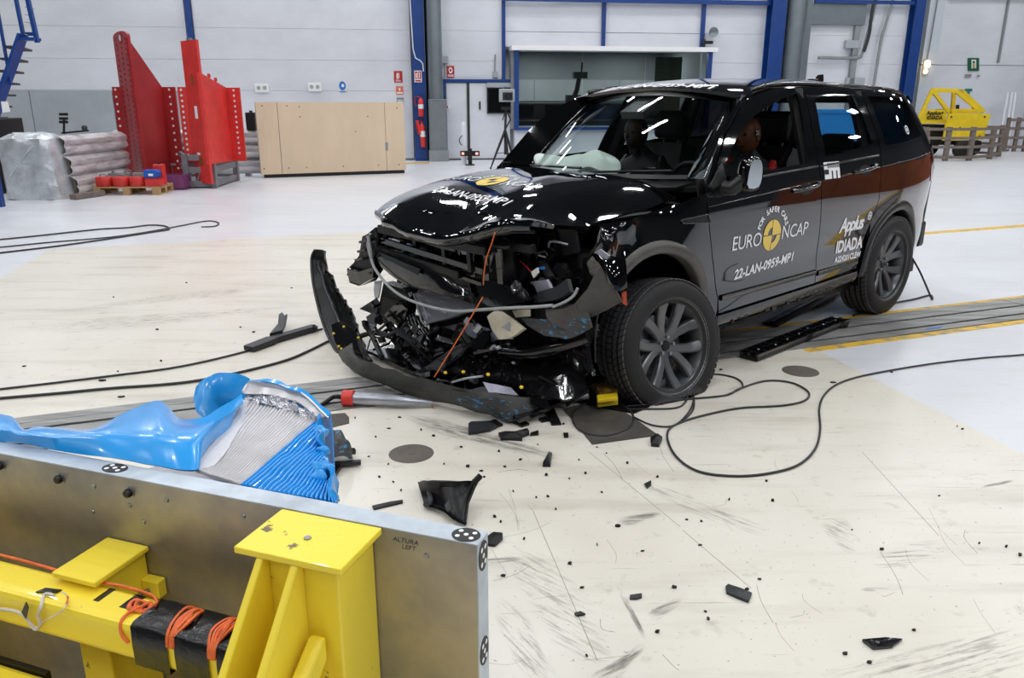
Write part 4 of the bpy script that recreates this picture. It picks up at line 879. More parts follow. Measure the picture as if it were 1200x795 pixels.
# right headlamp remains
wr('headlamp_lens', 'lens', [[(440,330,.66),(448,329,.66)], [(439,340,.67),(446,342,.67)], [(440,349,.67),(444,350,.67)]], th=.008, wob=.002, k=3)
wk('headlamp_housing', 'plastic', [(450,330,.63),(470,338,.62),(478,346,.62),(476,372,.62),(468,392,.63),(452,384,.64),(444,372,.65),(444,352,.65)], .08, wob=.012, bevel=.006)
wk('headlamp_bracket', 'plastic_mid', [(421,362,.66),(438,351,.66),(442,362,.66),(441,370,.66),(432,366,.66)], .02, wob=.004)
wk('air_duct_part', 'plastic_g', [(446,372,.66),(466,352,.66),(478,362,.66),(474,378,.66),(456,390,.67)], .05, wob=.01, bevel=.006)
wk('label_plate', 'lilac', [(427,378,.80),(439,382,.80),(436,390,.80),(426,386,.80)], .006)
for a in range(5): wt('fin', 'hose', [(477+a*3,372-a*2,.66),(481+a*4,384,.67),(489+a*3,392,.68)], .0022, n=5, k=3)
# left lamp unit, wing liner and crumpled left corner
wr('lamp_reflector', 'beige', [[(574,372,.66),(582,366,.65),(592,366,.64)], [(580,386,.67),(592,382,.67),(606,376,.65)], [(588,398,.68),(600,396,.68),(617,386,.66)]], th=.02, wob=.006, k=3)
wk('lamp_reflector', 'silver', [(588,384,.69),(596,378,.69),(600,398,.69),(593,397,.69)], .01, wob=.003); wr('lamp_reflector', 'beige', [[(602,364,.6),(622,363,.6)], [(606,372,.61),(622,371,.61)]], th=.01, wob=.004, k=2)
wr('wing_liner', 'liner', [[(707,311,.47),(716,326,.48),(723,340,.49)], [(698,322,.49),(712,340,.50),(730,354,.49)], [(690,338,.52),(700,352,.53),(712,362,.51)], [(675,356,.55),(686,366,.56),(700,367,.54)], [(648,366,.58),(660,376,.60),(668,379,.58)]], th=.01, wob=.010)
wr('wing_liner', 'liner', [[(640,362,.60),(660,362,.58),(676,358,.56)], [(642,372,.62),(662,378,.60),(682,372,.57)], [(650,382,.62),(668,386,.60),(690,376,.56)]], th=.012, wob=.012)
LFp = wr('wing_corner', 'paint', [[(694,297,.44),(706,300,.45),(720,303,.45),(733,306,.44)], [(700,306,.47),(712,316,.50),(724,320,.49),(735,322,.46)], [(706,312,.47),(716,332,.50),(726,341,.49),(735,336,.46)]], th=.008, wob=.012)
wk('wing_corner', 'lilac', [(697,296,.46),(703,292,.46),(714,300,.47),(711,305,.47)], .008); cb(MB().tube([CXp(690,300,.46), CXp(700,285,.44), CXp(705,267,.40)], .006, 6), 'wing_edge', 'paint2')
wr('side_reflector', 'amber', [[(729,343,.47),(734,341,.46)], [(730,356,.47),(735,358,.46)]], th=.008, wob=0, k=2)
wr('scuffed_panel', 'bumper_scuff', [[(612,372,.60),(640,374,.60),(668,370,.58),(690,366,.56)], [(620,382,.62),(644,388,.61),(668,384,.60),(692,374,.58)], [(640,394,.62),(660,398,.62),(676,394,.60),(694,384,.58)]], th=.01, wob=.012)
wr('hub_carrier', 'plastic_g', [[(676,402,.40),(690,396,.40)], [(680,420,.40),(694,424,.40)], [(688,436,.40),(700,440,.40)]], th=.03, wob=.01)
# dark shields and tubs of the crushed left half
wr('air_box', 'plastic_g', [[(566,336,.62),(590,328,.60),(612,330,.58)], [(568,352,.64),(594,346,.63),(620,344,.60)], [(580,360,.64),(604,358,.63),(628,352,.60)]], th=.04, wob=.012)
wr('air_box', 'plastic_mid', [[(633,342,.56),(655,336,.55),(668,328,.53)], [(636,354,.57),(656,350,.56),(672,342,.54)]], th=.03, wob=.012)
wk('relay_box', 'plastic_mid', [(590,310,.5),(606,300,.5),(614,312,.5),(608,330,.5),(596,328,.5)], .04, wob=.008); wk('relay_box', 'lilac', [(624,330,.56),(640,328,.56),(646,340,.56),(630,344,.56)], .02)
wk('bracket_plate', 'plastic_mid', [(606,300,.46),(616,302,.46),(624,318,.46),(616,326,.46)], .02); wk('bracket_plate', 'plastic', [(612,272,.44),(626,272,.44),(628,312,.42),(614,310,.42)], .03)
wk('bracket_plate', 'plastic', [(632,275,.40),(650,274,.40),(654,300,.38),(634,312,.38)], .03); wk('bracket_plate', 'plastic_mid', [(652,268,.38),(672,264,.36),(678,296,.34),(660,300,.34)], .02, wob=.01)
wt('bent_arm', 'silver', [(573,303,.62),(576,298,.63),(574,308,.63),(572,315,.62),(576,317,.6)], .012, k=4); wt('bent_arm', 'silver', [(582,293,.6),(576,300,.61)], .008, k=3)
for p in ([(610,306,.54),(618,314,.56),(623,320,.57)],): wt('plug_lead', 'red_decal', p, .003, n=6)
wk('white_plug', 'white', [(622,319,.57),(629,314,.57),(630,320,.57),(625,326,.57)], .012); wk('blue_plug', 'blue_decal', [(632,313,.55),(637,313,.55),(637,316,.55),(632,316,.55)], .01)
# lower tub
wr('lower_tub', 'plastic_g', [[(470,395,.55),(520,400,.50),(560,410,.46),(600,405,.44),(650,408,.42),(680,415,.40)], [(470,420,.72),(515,425,.70),(560,430,.66),(605,432,.60),(650,440,.52),(685,445,.44)], [(490,436,.84),(520,438,.84),(562,446,.80),(605,458,.72),(650,466,.60),(688,462,.50)]], th=.02, wob=.035, ws_=9)
wk('arm_bracket', 'plastic_mid', [(484,436,.84),(498,430,.84),(530,408,.74),(549,397,.68),(552,402,.68),(540,418,.72),(512,438,.82),(492,441,.86)], .02, wob=.004, bevel=.004)
wk('cross_strut', 'plastic', [(528,398,.66),(536,380,.62),(540,380,.62),(536,402,.66)], .02); wk('cross_strut', 'black', [(552,372,.64),(580,406,.60),(588,420,.60),(580,422,.62),(560,398,.64)], .025)
wt('silver_rod', 'silver', [(530,448,.93),(545,444,.92),(566,441,.88)], .006); wt('guide_tube', 'plastic_g', [(588,412,.62),(620,414,.58),(650,408,.54),(690,396,.46)], .035, k=4)
wr('lilac_panel', 'lilac', [[(566,448,.9),(600,455,.84)], [(572,460,.92),(608,463,.86)]], th=.006, wob=.012, k=4)
cb(MB().tube(crom([CZp(618,470,.03), CZp(640,469,.035), CZp(668,466,.04), CZp(690,464,.05)], 4), .022, 8), 'silver_bar', 'silver', smooth=60)
# hanging bumper skin: a long scuffed lip bent down to the floor
lo_ = [CZp(398,418,.07), CZp(412,434,.03), CZp(436,446,.022), CZp(470,460,.02), CZp(508,470,.02), CZp(548,480,.02), CZp(585,489,.02), CZp(606,493,.02), CZp(632,487,.02), CZp(645,480,.02)]
hi_ = [CZp(412,402,.16), CZp(420,419,.11), CZp(440,427,.13), CZp(468,437,.14), CZp(500,445,.15), CZp(532,452,.15), CZp(565,459,.14), CZp(600,465,.13), CZp(625,465,.12), CZp(638,462,.10)]
cb(MB().grid([crom(lo_, 5), crom([a*.66+c*.34+Vector((.03,0,.004)) for a, c in zip(lo_, hi_)], 5), crom([a*.25+c*.75+Vector((.018,0,.0)) for a, c in zip(lo_, hi_)], 5), crom(hi_, 5)], .012, wob=.014, wscale=9)
   , 'bumper_skin', 'bumper', smooth=60)
cb(MB().grid([crom([a+Vector((.012,0,.006)) for a in lo_[5:]], 6), crom([(a*.6+c*.4)+Vector((.05,0,.008)) for a, c in zip(lo_[5:], hi_[5:])], 6), crom([a*.2+c*.8+Vector((.035,0,.008)) for a, c in zip(lo_[5:], hi_[5:])], 6)], .01, wob=.02, wscale=12), 'scuffed_skin', 'bumper_scuff', smooth=60)
ou_ = [(370,293,.64),(366,303,.66),(367,325,.70),(372,352,.74),(381,383,.80),(394,410,.88),(412,434,.96)]
in_ = [(379,296,.62),(381,315,.62),(391,333,.63),(402,350,.66),(412,368,.72),(420,392,.80),(430,424,.90)]
inn = crom(P3(in_), 5); inn = [p+noise.noise_vector(p*16)*.018 for p in inn]; o_u = crom(P3(ou_), 5)
BS = cb(MB().grid([o_u, [a*.7+b_*.3+Vector((-.03,0,0)) for a, b_ in zip(o_u, inn)], [a*.35+b_*.65+Vector((-.035,0,.0)) for a, b_ in zip(o_u, inn)], inn], .012, wob=.006, wscale=11), 'bumper_corner', 'plastic', smooth=60)
cb(MB().tube([a*.45+b_*.55+Vector((.012,0,0)) for a, b_ in zip(o_u, inn)][4:24], .011, 7), 'bumper_rib', 'plastic_mid', BS, smooth=60)
cb(MB().tube([a+Vector((.006,0,0)) for a in o_u], .010, 7), 'bumper_edge', 'trim', BS, smooth=60)
for i in (6, 9, 13, 17, 20, 24): cb(MB().beam(inn[i], inn[i]+Vector((.02,.03,.03)), .015, .03), 'bumper_tab', 'plastic', BS)
for u, v in ((403,383),(391,391),(420,396),(397,406),(400,409),(522,437),(543,436),(572,439),(611,454)):
    x_ = .92 if u < 500 else .98; cb(MB().ball(CXp(u,v,x_ if u < 430 else .97), .010, .010, .008, 8, 5), 'yellow_clip', 'yellow')
wr('bumper_pocket', 'plastic_g', [[(390,381,.82),(402,378,.80),(418,388,.80)], [(394,400,.84),(408,396,.82),(424,402,.82)], [(404,418,.88),(416,415,.86),(432,420,.86)]], th=.01, wob=.008)
for pts in ([(422,400,.84),(426,412,.88),(434,424,.90)], [(432,386,.80),(440,402,.82),(448,420,.88)], [(420,395,.80),(440,390,.78),(462,396,.74)]): wt('bumper_strut', 'plastic', pts, .018, n=6, k=4)
for u0, v0, u1, v1 in ((575,494,585,500), (604,492,616,499), (642,476,652,498), (636,490,640,494)):
    a = CZp(u0,v0,.012); b_ = CZp(u1,v1,.006); cb(MB().beam(a, b_, .05, .012), 'bumper_shard', 'plastic')
# orange bonnet-tension line, two lengths
wt('orange_line', 'orange_line', [(580,273,.80),(576,286,.80),(570,304,.79),(567,322,.78),(566.5,334,.77)], .0032, n=6); wt('orange_line', 'orange_line', [(566,348,.80),(540,392,.90),(509,442,.985)], .0032, n=6)
# rest of the broken pieces, each a small bent plate, pipe or lead
rr_ = random.Random(21)
def frag(i, box, mats, smin, smax):
    x, y, z = [rr_.uniform(a, b_) for a, b_ in box]; s_ = rr_.uniform(smin, smax); kind = rr_.random()
    d = Vector((rr_.uniform(-1,1), rr_.uniform(-1,1), rr_.uniform(-.7,.7))).normalized(); e = d.orthogonal().normalized()
    e = Matrix.Rotation(rr_.uniform(0, 6.3), 3, d) @ e; c = Vector((x, y, z))
    if kind < .55:
        n = rr_.randint(4, 6); poly = [c+(d*math.cos(2*PI*k/n)*rr_.uniform(.6,1.2)+e*math.sin(2*PI*k/n)*rr_.uniform(.3,.8))*s_ for k in range(n)]
        m = MB().plate(poly, rr_.uniform(.006,.03)); nm = 'broken_plate'
    elif kind < .78: m = MB().beam(c-d*s_*1.2, c+d*s_*1.2, rr_.uniform(.012,.04), rr_.uniform(.008,.025)); nm = 'broken_bracket'
    else: m = MB().tube(crom([c-d*s_*1.6, c+e*s_*.8-d*s_*.3, c-e*s_*.4+d*s_*.7, c+d*s_*1.5], 4), rr_.uniform(.004,.010), 6); nm = 'broken_lead'
    for i_, p in enumerate(m.v): m.v[i_] = Vector((p.x, p.y, max(.012, p.z)))
    cb(m, nm, rr_.choice(mats))
cb(MB().grid([[Vector((x, y, .035+.05*noise.noise(Vector((x*5, y*5, 2)))**2+z)) for y in np.linspace(-.72, .80, 16)] for x, z in ((.10,.10), (.30,.05), (.50,.02), (.66,.0), (.80,-.01))], .02, wob=.02, wscale=8), 'undertray', 'plastic_g', smooth=40)
cb(MB().box(.12,.40,-.70,.62,.10,.40), 'cooling_pack', 'black', bevel=.02)
DK = ['plastic', 'plastic_g', 'plastic_g', 'black', 'plastic_mid', 'black']
for i in range(46): frag(i, ((.38,.66), (-.62,.30), (.50,.84)), DK, .03, .09)
for i in range(46): frag(i, ((.30,.52), (.20,.78), (.45,.86)), DK+['silver', 'black'], .025, .08)
for i in range(105): frag(i, ((.42,.86), (-.70,.55), (.05,.34)), DK+['black'], .03, .10)
for i in range(45): frag(i, ((.28,.66), (.25,.80), (.03,.30)), ['plastic_g', 'black', 'plastic_g', 'plastic'], .03, .10)
for i in range(14): frag(i, ((.55,.85), (-.5,.6), (.08,.5)), ['silver', 'hose', 'lilac', 'plastic_mid'], .012, .028)
# ================================================================ THE TWO CRASH DUMMIES
def skin_body(name, material, verts, edges, radii, parent, root=0, sub=2):
    me = bpy.data.meshes.new(name); bm = bmesh.new(); lay = bm.verts.layers.skin.verify(); bv = [bm.verts.new(p) for p in verts]
    for a, b in edges: bm.edges.new((bv[a], bv[b]))
    for i, v in enumerate(bv): v[lay].radius = (radii[i], radii[i]); v[lay].use_root = (i == root)
    bm.to_mesh(me); bm.free(); me.materials.append(M[material])
    o = bpy.data.objects.new(name, me); COL.objects.link(o); o.parent = parent; MW[o.name] = MW[parent.name]
    sk = o.modifiers.new('skin', 'SKIN'); sk.use_smooth_shade = True
    s_ = o.modifiers.new('subd', 'SUBSURF'); s_.levels = sub; s_.render_levels = sub
    return o
def dummy(label, x, y, head_fwd, suit, headmat):
    P = Matrix.Translation((CARX, CARY, 0)) @ Matrix.Rotation(CYAW, 4, 'Z') @ Vector((x, y, .58))
    t = thing('crash_dummy', label, 'crash dummy', P, CYAW)
    V = [(0,0,.09), (-.06,0,.26), (-.10,0,.43), (-.11,0,.54), (-.07+head_fwd*.3,0,.62), (-.05+head_fwd*.6,0,.68)]; E_ = [(0,1),(1,2),(2,3),(3,4),(4,5)]; Rd = [.14,.145,.155,.11,.058,.055]
    for sg in (-1, 1):
        n = len(V); V += [(-.11,sg*.17,.50), (-.05,sg*.25,.26), (.20,sg*.20,.20), (.27,sg*.18,.22)]; E_ += [(3,n),(n,n+1),(n+1,n+2),(n+2,n+3)]; Rd += [.085,.055,.042,.035]
        n = len(V); V += [(.06,sg*.10,.08), (.45,sg*.13,.16), (.62,sg*.13,-.18), (.70,sg*.13,-.24)]; E_ += [(0,n),(n,n+1),(n+1,n+2),(n+2,n+3)]; Rd += [.09,.07,.055,.045]
        for k in range(5):                                        # hand: four fingers and a thumb
            f = len(V); b = n-1; hy = sg*(.18+(.028-.017*k if k < 4 else -.045))
            V += [(.30,hy,.215), (.345 if k < 4 else .31,hy,.205), (.37 if k < 4 else .335,hy,.17)]; E_ += [(b,f),(f,f+1),(f+1,f+2)]; Rd += [.012,.010,.009]
    body = skin_body('body', suit, V, E_, Rd, t)
    hx = -.02+head_fwd; hc = Vector((hx,0,.765))
    rows = []
    for i in range(15):                                           # skull: deeper than wide, flatter face, chin forward
        a = PI*i/14; r = []
        for k in range(25):
            b = 2*PI*k/24; cx_, sy_ = math.cos(b), math.sin(b); rr = math.sin(a)**.85
            px_ = .098*rr*cx_; 
            if cx_ > 0 and a > PI*.55: px_ = px_*.88+.010*cx_
            r.append(hc+Vector((px_, .079*rr*sy_*(1-.18*max(0,-math.cos(a))), .122*math.cos(a))))
        rows.append(r)
    m = MB().grid(rows)
    m.ball(hc+Vector((.098,0,-.015)), .018,.016,.028, 10, 7)      # nose
    for sg in (-1, 1): m.ball(hc+Vector((-.005,sg*.079,-.01)), .020,.008,.03, 10, 7)
    hd = m.build('head', headmat, t, world=False, smooth=80)
    for sg in (-1, 1): MB().ball(hc+Vector((.086,sg*.032,.008)), .012,.013,.009, 10, 6).build('eye', 'black_decal', hd, world=False, smooth=60)
    MB().obox(hc+Vector((.088,0,-.068)), (.006,0,0), (0,.024,0), (0,0,.004)).build('mouth', 'black_decal', hd, world=False)
    mk = lambda u, v, off=0.0: hc+Vector((u, .0795*math.sqrt(max(0, 1-(u/.098)**2-(v/.122)**2))+.004+off, v))
    b_ = MB(); disc_mb(b_, lambda a, c: mk(-a+.012, c+.018), 0, 0, .026); w_ = MB()
    for du, dv in ((-.011,-.011), (.011,-.011), (0,0), (-.011,.011), (.011,.011)): disc_mb(w_, lambda a, c: mk(-a+.012, c+.018, .0015), du, dv, .0062, n=12)
    b_.build('target_mark', 'black_decal', hd, world=False, recalc=False); w_.build('target_dots', 'white_decal', hd, world=False, recalc=False)
    MB().cyl(hc+Vector((0,0,-.145)), hc+Vector((0,0,-.105)), .045, n=14).build('neck_ring', 'black', t, world=False)
    for sg in (-1, 1): MB().tube([(-.02,sg*.20,.47), (-.1,sg*.17,.58), (-.17,sg*.15,.5)], .03, 8).build('shoulder_strap', 'red_decal' if headmat == 'dummy' else 'black', t, world=False, smooth=60)
    return t
dummy('brown-headed crash test dummy in the driver seat with a target on its head', -1.56, .38, -.02, 'dummy_suit', 'dummy')
dummy('silhouetted crash test dummy in the passenger seat behind the airbag', -1.33, -.38, .02, 'dummy_suit', 'dummy_silhouette')

# ================================================================ THE BARRIER TROLLEY
TA = Vector((-1.191, 1.681, 0)); TR = math.atan2(-.33212512, .94323534)
tx_ = Vector((.94323534, -.33212512, 0)); ty_ = Vector((.33212512, .94323534, 0))
TRO = thing('barrier_trolley', 'yellow steel barrier trolley with an upright aluminium plate and black tape', 'trolley', TA, TR)
def tb(mb, name, material, parent=None, **k): return mb.build(name, material, TRO if parent is None else parent, world=False, **k)
def TL(u, v, y):                                                   # local point on the plane y = const
    p = on_plane(u, v, TA+ty_*y, ty_); d = Vector(p)-TA; return Vector((d.dot(tx_), d.dot(ty_), d.z))
PL = tb(MB().box(-1.15,1.213,-.05,0,.14,.798), 'backing_plate', 'alu')
tb(MB().box(-1.15,1.213,-.0495,-.0005,.798,.8005), 'plate_top_edge', 'alu_edge', PL); tb(MB().box(1.213,1.2155,-.0495,-.0005,.14,.80), 'plate_side_edge', 'alu_edge', PL)
for x, z, r, h in ((.06,.771,.0095,.012), (.234,.767,.0095,.012), (.426,.767,.0095,.012), (-.15,.77,.0095,.012), (-.34,.77,.0095,.012)):
    bb = tb(MB().lathe([(0,h), (r*.8,h), (r,h*.7), (r,0)], (x,-.05,z), (0,-1,0), 14), 'bolt', 'black', PL, smooth=40); tb(MB().lathe([(r*1.35,.002), (r*1.35,0)], (x,-.05,z), (0,-1,0), 16, caps=True), 'washer', 'steel', PL)
for x, z in ((.327,.764), (.522,.766), (.451,.701), (.712,.764), (1.114,.757), (.31,.70), (.93,.70), (.42,.735)):
    tb(MB().lathe([(0,.003), (.005,.003), (.006,0)], (x,-.05,z), (0,-1,0), 12), 'screw', 'steel', PL, smooth=40)
def target(nm_, f, rx, ry):
    b_, w_ = MB(), MB(); b_.prism([f(rx*math.cos(2*PI*k/24), ry*math.sin(2*PI*k/24), 0) for k in range(24)], f(0,0,.0012)-f(0,0,0))
    for du, dv in ((0,0), (-.5,-.4), (.5,-.4), (-.5,.4), (.5,.4)): disc_mb(w_, lambda a, c: f(a, c, .0016), du*rx, dv*ry, rx*.17, n=14)
    o = tb(b_, 'target_mark', 'black_decal', PL); tb(w_, 'target_dots', 'white_decal', PL, recalc=False)
target('t', lambda a, c, h: Vector((.366+a, -.024+c, .8005+h)), .030, .020); target('t', lambda a, c, h: Vector((1.183+a, -.025+c, .8005+h)), .027, .023)
target('t', lambda a, c, h: Vector((1.2155+h, -.025+c, .765+a)), .030, .021); target('t', lambda a, c, h: Vector((1.2155+h, -.025+c, .56+a)), .030, .021)
w_ = MB(); text_mb(w_, 'ALTURA', .014, lambda x, y: Vector((1.072+x, -.0506, .776+y)), shear=.2); text_mb(w_, 'LEFT', .014, lambda x, y: Vector((1.078+x, -.0506, .763+y)), shear=.2); tb(w_, 'handwriting', 'pencil', PL, recalc=False)
tb(MB().box(.20,.225,-.0508,-.05,.33,.345), 'tape_mark', 'black_tape', PL)
# tall post with cap and two gussets
tb(MB().box(.838,1.006,-.178,-.051,0,.786), 'post', 'yellow_worn', bevel=.004)
tb(MB().box(.808,1.026,-.197,-.052,.786,.800), 'post_cap', 'yellow_worn', bevel=.003)
for x in (.853, .924):
    tb(MB().prism([(x,-.178,.786), (x,-.196,.786), (x,-.32,.635), (x,-.47,.455), (x,-.56,.10), (x,-.178,.10)], (.015,0,0)), 'gusset', 'yellow_worn', bevel=.003)
tb(MB().prism([(.950,-.186,.648), (.950,-.186,.600), (.950,-.36,.47), (.950,-.40,.50), (.950,-.20,.648)], (.030,0,0)), 'brace', 'yellow_worn', bevel=.006)
tb(MB().cyl((.917,-.13,.80), (.917,-.13,.8025), .007, n=12), 'cap_bolt', 'steel')
# short post
tb(MB().box(.362,.445,-.178,-.051,0,.634), 'short_post', 'yellow_worn', bevel=.004); tb(MB().box(.345,.458,-.196,-.052,.634,.646), 'short_post_cap', 'yellow_worn', bevel=.003)
tb(MB().box(.446,.490,-.075,-.051,.535,.576), 'lug', 'yellow_worn', bevel=.003); tb(MB().cyl((.463,-.075,.553), (.463,-.100,.558), .005, n=8), 'stud', 'steel')
# tubes
BE = tb(MB().box(-1.2,.865,-.252,-.166,.542,.622), 'upper_beam', 'yellow_worn', bevel=.012); tb(MB().box(-1.2,.865,-.40,-.262,.36,.452), 'lower_beam', 'yellow_worn', bevel=.012)
tb(MB().box(-1.2,.365,-.262,-.252,.440,.458), 'gap_shade', 'black'); tb(MB().box(-.25,-.11,-.178,-.051,0,.60), 'short_post', 'yellow_worn', bevel=.004)  # black strip stands in for the shaded gap above the lower beam
for x0, x1 in ((.600,.682), (.698,.774), (.792,.866)):
    rows = [[Vector((x0+(x1-x0)*i/8, -.209+dy+.002*noise.noise(Vector((x0*30+i,dy*90,dz*70))), .582+dz+.002*noise.noise(Vector((i*1.3,dz*90,x0*40))))) for i in range(9)] for dy, dz in ((.046,-.044), (.047,0), (.044,.040), (.036,.0455), (0,.0460), (-.036,.0455), (-.044,.040), (-.047,0), (-.046,-.044), (0,-.0445), (.046,-.044))]
    tb(MB().grid(rows), 'tape_wrap', 'black_tape', BE, smooth=60)
for x0, x1, z0 in ((.470,.484,.6215), (.535,.560,.6215)): tb(MB().box(x0,x1,-.215,-.172,z0,z0+.0012), 'tape_patch', 'black_tape', BE)
m = MB().tube(crom([(-1.1,-.160,.625), (-.5,-.160,.626), (.10,-.160,.625), (.25,-.163,.627), (.42,-.170,.628), (.50,-.166,.628), (.57,-.172,.630), (.60,-.185,.631), (.61,-.20,.634)], 6), .0032, 6)
OC = tb(m, 'orange_cord', 'orange_cord', BE, smooth=60)
rr_ = random.Random(5)
for gx, n_ in ((.690,7), (.783,9)):                                 # bundles of cord strapped under the tape
    for k in range(n_):
        o_ = rr_.uniform(-.012,.012); m = MB().tube(crom([(gx+o_,-.168,.620), (gx+o_+rr_.uniform(-.006,.006),-.19,.632+rr_.uniform(0,.006)), (gx+o_+rr_.uniform(-.008,.008),-.225,.632+rr_.uniform(0,.006)), (gx+o_*.8,-.250,.622), (gx+o_*.6,-.2555,.600)], 4), .0030, 5); tb(m, 'cord_loop', 'orange_cord', BE, smooth=60)
for r_, c_ in ((.020,(.573,-.200)), (.016,(.578,-.198)), (.023,(.575,-.203))): tb(MB().tube([(c_[0]+r_*1.1*math.cos(a), c_[1]+r_*.7*math.sin(a), .6255+.003*math.sin(3*a)) for a in np.linspace(0, 2*PI, 20)[:-1]], .0030, 5, closed=True), 'cord_loop', 'orange_cord', BE, smooth=60)
tb(MB().tube(crom([(.592,-.19,.630), (.575,-.225,.628), (.572,-.246,.622), (.578,-.2555,.60), (.592,-.2555,.585)], 5), .0032, 6), 'cord_loop', 'orange_cord', BE, smooth=60)
tb(MB().box(.570,.590,-.210,-.195,.6215,.628), 'connector', 'black', BE, bevel=.002)
y = -.258
for pts, mt, r_ in (([(-30,712),(0,714),(20,717),(30,724),(38,735),(43,738),(47,732),(45,722),(48,712),(54,704),(63,698)], 'white_wire', .0034), ([(28,722),(36,731),(44,736),(52,728),(64,722),(74,715),(80,706),(78,698),(72,694)], 'white_wire', .0017), ([(78,707),(79.5,702),(79,699)], 'orange_cord', .0019)):
    tb(MB().tube(crom([TL(u, v, y)+Vector((0,(.03 if v < 706 else 0),0)) if v > 706 else Vector((TL(u, v, -.235).x, -.235+(-.0), max(.6255, TL(u, v, -.235).z))) for u, v in pts], 5), r_, 6), 'loose_wire', mt, BE, smooth=60)
tb(MB().plate([TL(25,718,-.263), TL(30,706,-.263), TL(33,713,-.263), TL(30,726,-.263)], .002), 'tape_flag', 'black_tape', BE); tb(MB().plate([Vector((.345,-.235,.623)), Vector((.385,-.222,.623)), Vector((.388,-.212,.623)), Vector((.352,-.218,.623))], .003), 'tape_patch', 'black_tape', BE)
tb(MB().box(-1.15,1.1,-.6,-.5,.05,.15), 'base_beam', 'yellow_worn'); tb(MB().box(.80,.90,-.6,0,.0,.12), 'cross_beam', 'yellow_worn'); tb(MB().box(-.3,-.2,-.6,0,.0,.12), 'cross_beam', 'yellow_worn')

# ================================================================ THE CRUSHED HONEYCOMB BARRIER IN FRONT OF THE PLATE
BAR = thing('honeycomb_barrier', 'crushed aluminium honeycomb barrier block with torn blue cladding before the trolley plate', 'barrier', TA+tx_*.3+ty_*.02, TR)
def T3(x, y, z): return TA+tx_*x+ty_*y+Vector((0,0,z))
core = MB().prism([T3(.20,.004,.0), T3(.86,.004,.0), T3(.60,.34,.0), T3(.50,.40,.0), T3(.24,.44,.0)], (0,0,.67)); core.build('honeycomb_core', 'alu_sheet', BAR)
def ribbed(name, material, near, far, ncol, per, amp, zn, zf, nrow=10, wob=.004):
    cn = crom(near, 12); cf = crom(far, 12); rows = []
    def along(L, t):
        f = t*(len(L)-1); i = min(int(f), len(L)-2); return L[i].lerp(L[i+1], f-i)
    for r in range(nrow+1):
        v = r/nrow; row = []
        for c in range(ncol+1):
            u = c/ncol; p = along(cn, u).lerp(along(cf, u), v); ph = u*ncol/per
            p = p+Vector((0,0,amp*(0.0 if (c % per) in (2,3,4) else (-1.0 if (c % per) == 0 else -.25))))+noise.noise_vector(p*9)*wob+Vector((0,0,.004*noise.noise(p*30)))
            row.append(p)
        rows.append(row)
    return MB().grid(rows, .003).build(name, material, BAR, smooth=None)
near_s = [G(228,549,.798), G(245,556,.797), G(262,561,.796), G(281,567,.795)]; far_s = [G(286,468,.760), G(315,474,.756), G(345,482,.752), G(371,491,.748)]
ribbed('silver_ribs', 'alu_sheet', near_s, far_s, 150, 6, .0065, 0, 0, wob=.003)
near_b = [G(281,567,.795), G(320,575,.795), G(360,582,.795), G(395,588,.795)]; far_b = [G(371,491,.748), G(376,520,.752), G(381,550,.765), G(386,577,.785)]
ribbed('blue_ribs', 'blue_film', near_b, far_b, 132, 6, .016, 0, 0, wob=.003)
MB().grid([crom([G(228,551,.799), G(228,535,.795), G(236,520,.79), G(258,505,.78), G(274,492,.77), G(285,470,.762)], 6), crom([G(229,551,.797), G(240,540,.792), G(252,526,.787), G(268,508,.778), G(278,494,.769), G(288,470,.761)], 6), crom([G(232,552,.796), G(252,546,.792), G(264,532,.786), G(276,513,.778), G(284,496,.769), G(291,471,.760)], 6)], .003, wob=.003, wscale=20).build('silver_skin', 'alu_sheet', BAR, smooth=60)
rows = []
for i, (dz, dx) in enumerate(((0,0), (.006,.010), (-.03,.016), (-.07,.012), (-.12,.02), (-.2,.0), (-.35,-.03))): rows.append([p+tx_*dx*.8+ty_*dx*.5+Vector((0,0,dz)) for p in crom(far_b, 14)])
MB().grid(rows, .006, wob=.022, wscale=16).build('crumpled_edge', 'blue_film', BAR, smooth=60)
for q, s_ in ((G(376,505,.75), .022), (G(379,528,.755), .018), (G(376,548,.765), .026), (G(372,560,.772), .020)):
    m = MB().ball(q, s_, s_*.8, s_*.6, 12, 8)
    for i_, p in enumerate(m.v): m.v[i_] = p+noise.noise_vector(p*40)*s_*.5
    m.build('crumpled_lump', 'blue_film', BAR, smooth=60)
MB().grid([crom([G(384,572,.785), G(390,577,.775), G(394,583,.765)], 4), crom([G(383,582,.79), G(392,586,.785), G(398,590,.77)], 4)], .004, wob=.006, wscale=30).build('torn_tongue', 'blue_film', BAR, smooth=60)
# bright crushed cells and the bent cladding sheet behind them
rows = []
for v in range(13):
    t = v/12; rows.append([G(286+86*u, (459+5*u+24*u*u)*(1-t)+(470+12*u+10*u*u)*t, .765-.008*t) for u in np.linspace(0, 1, 60)])
m = MB().grid(rows)
for i_, p in enumerate(m.v): m.v[i_] = p+Vector((noise.noise(p*70), noise.noise(p*70+Vector((9,0,0))), noise.noise(p*95+Vector((0,7,0)))*1.3))*.012
m.build('crushed_cells', 'alu_foil', BAR, smooth=None, stuff=True)
sh_b = [G(284,461,.775), G(305,461,.772), G(330,466,.768), G(352,474,.760), G(372,489,.748)]; sh_t = [G(290,446,.80), G(310,447,.80), G(332,453,.795), G(356,464,.785), G(384,489,.752)]
b5, t5 = crom(sh_b, 6), crom(sh_t, 6)
MB().grid([b5, [a*.5+b*.5+ty_*.012 for a, b in zip(b5, t5)], t5], .004, wob=.004, wscale=14).build('bent_sheet', 'alu_sheet', BAR, smooth=60)
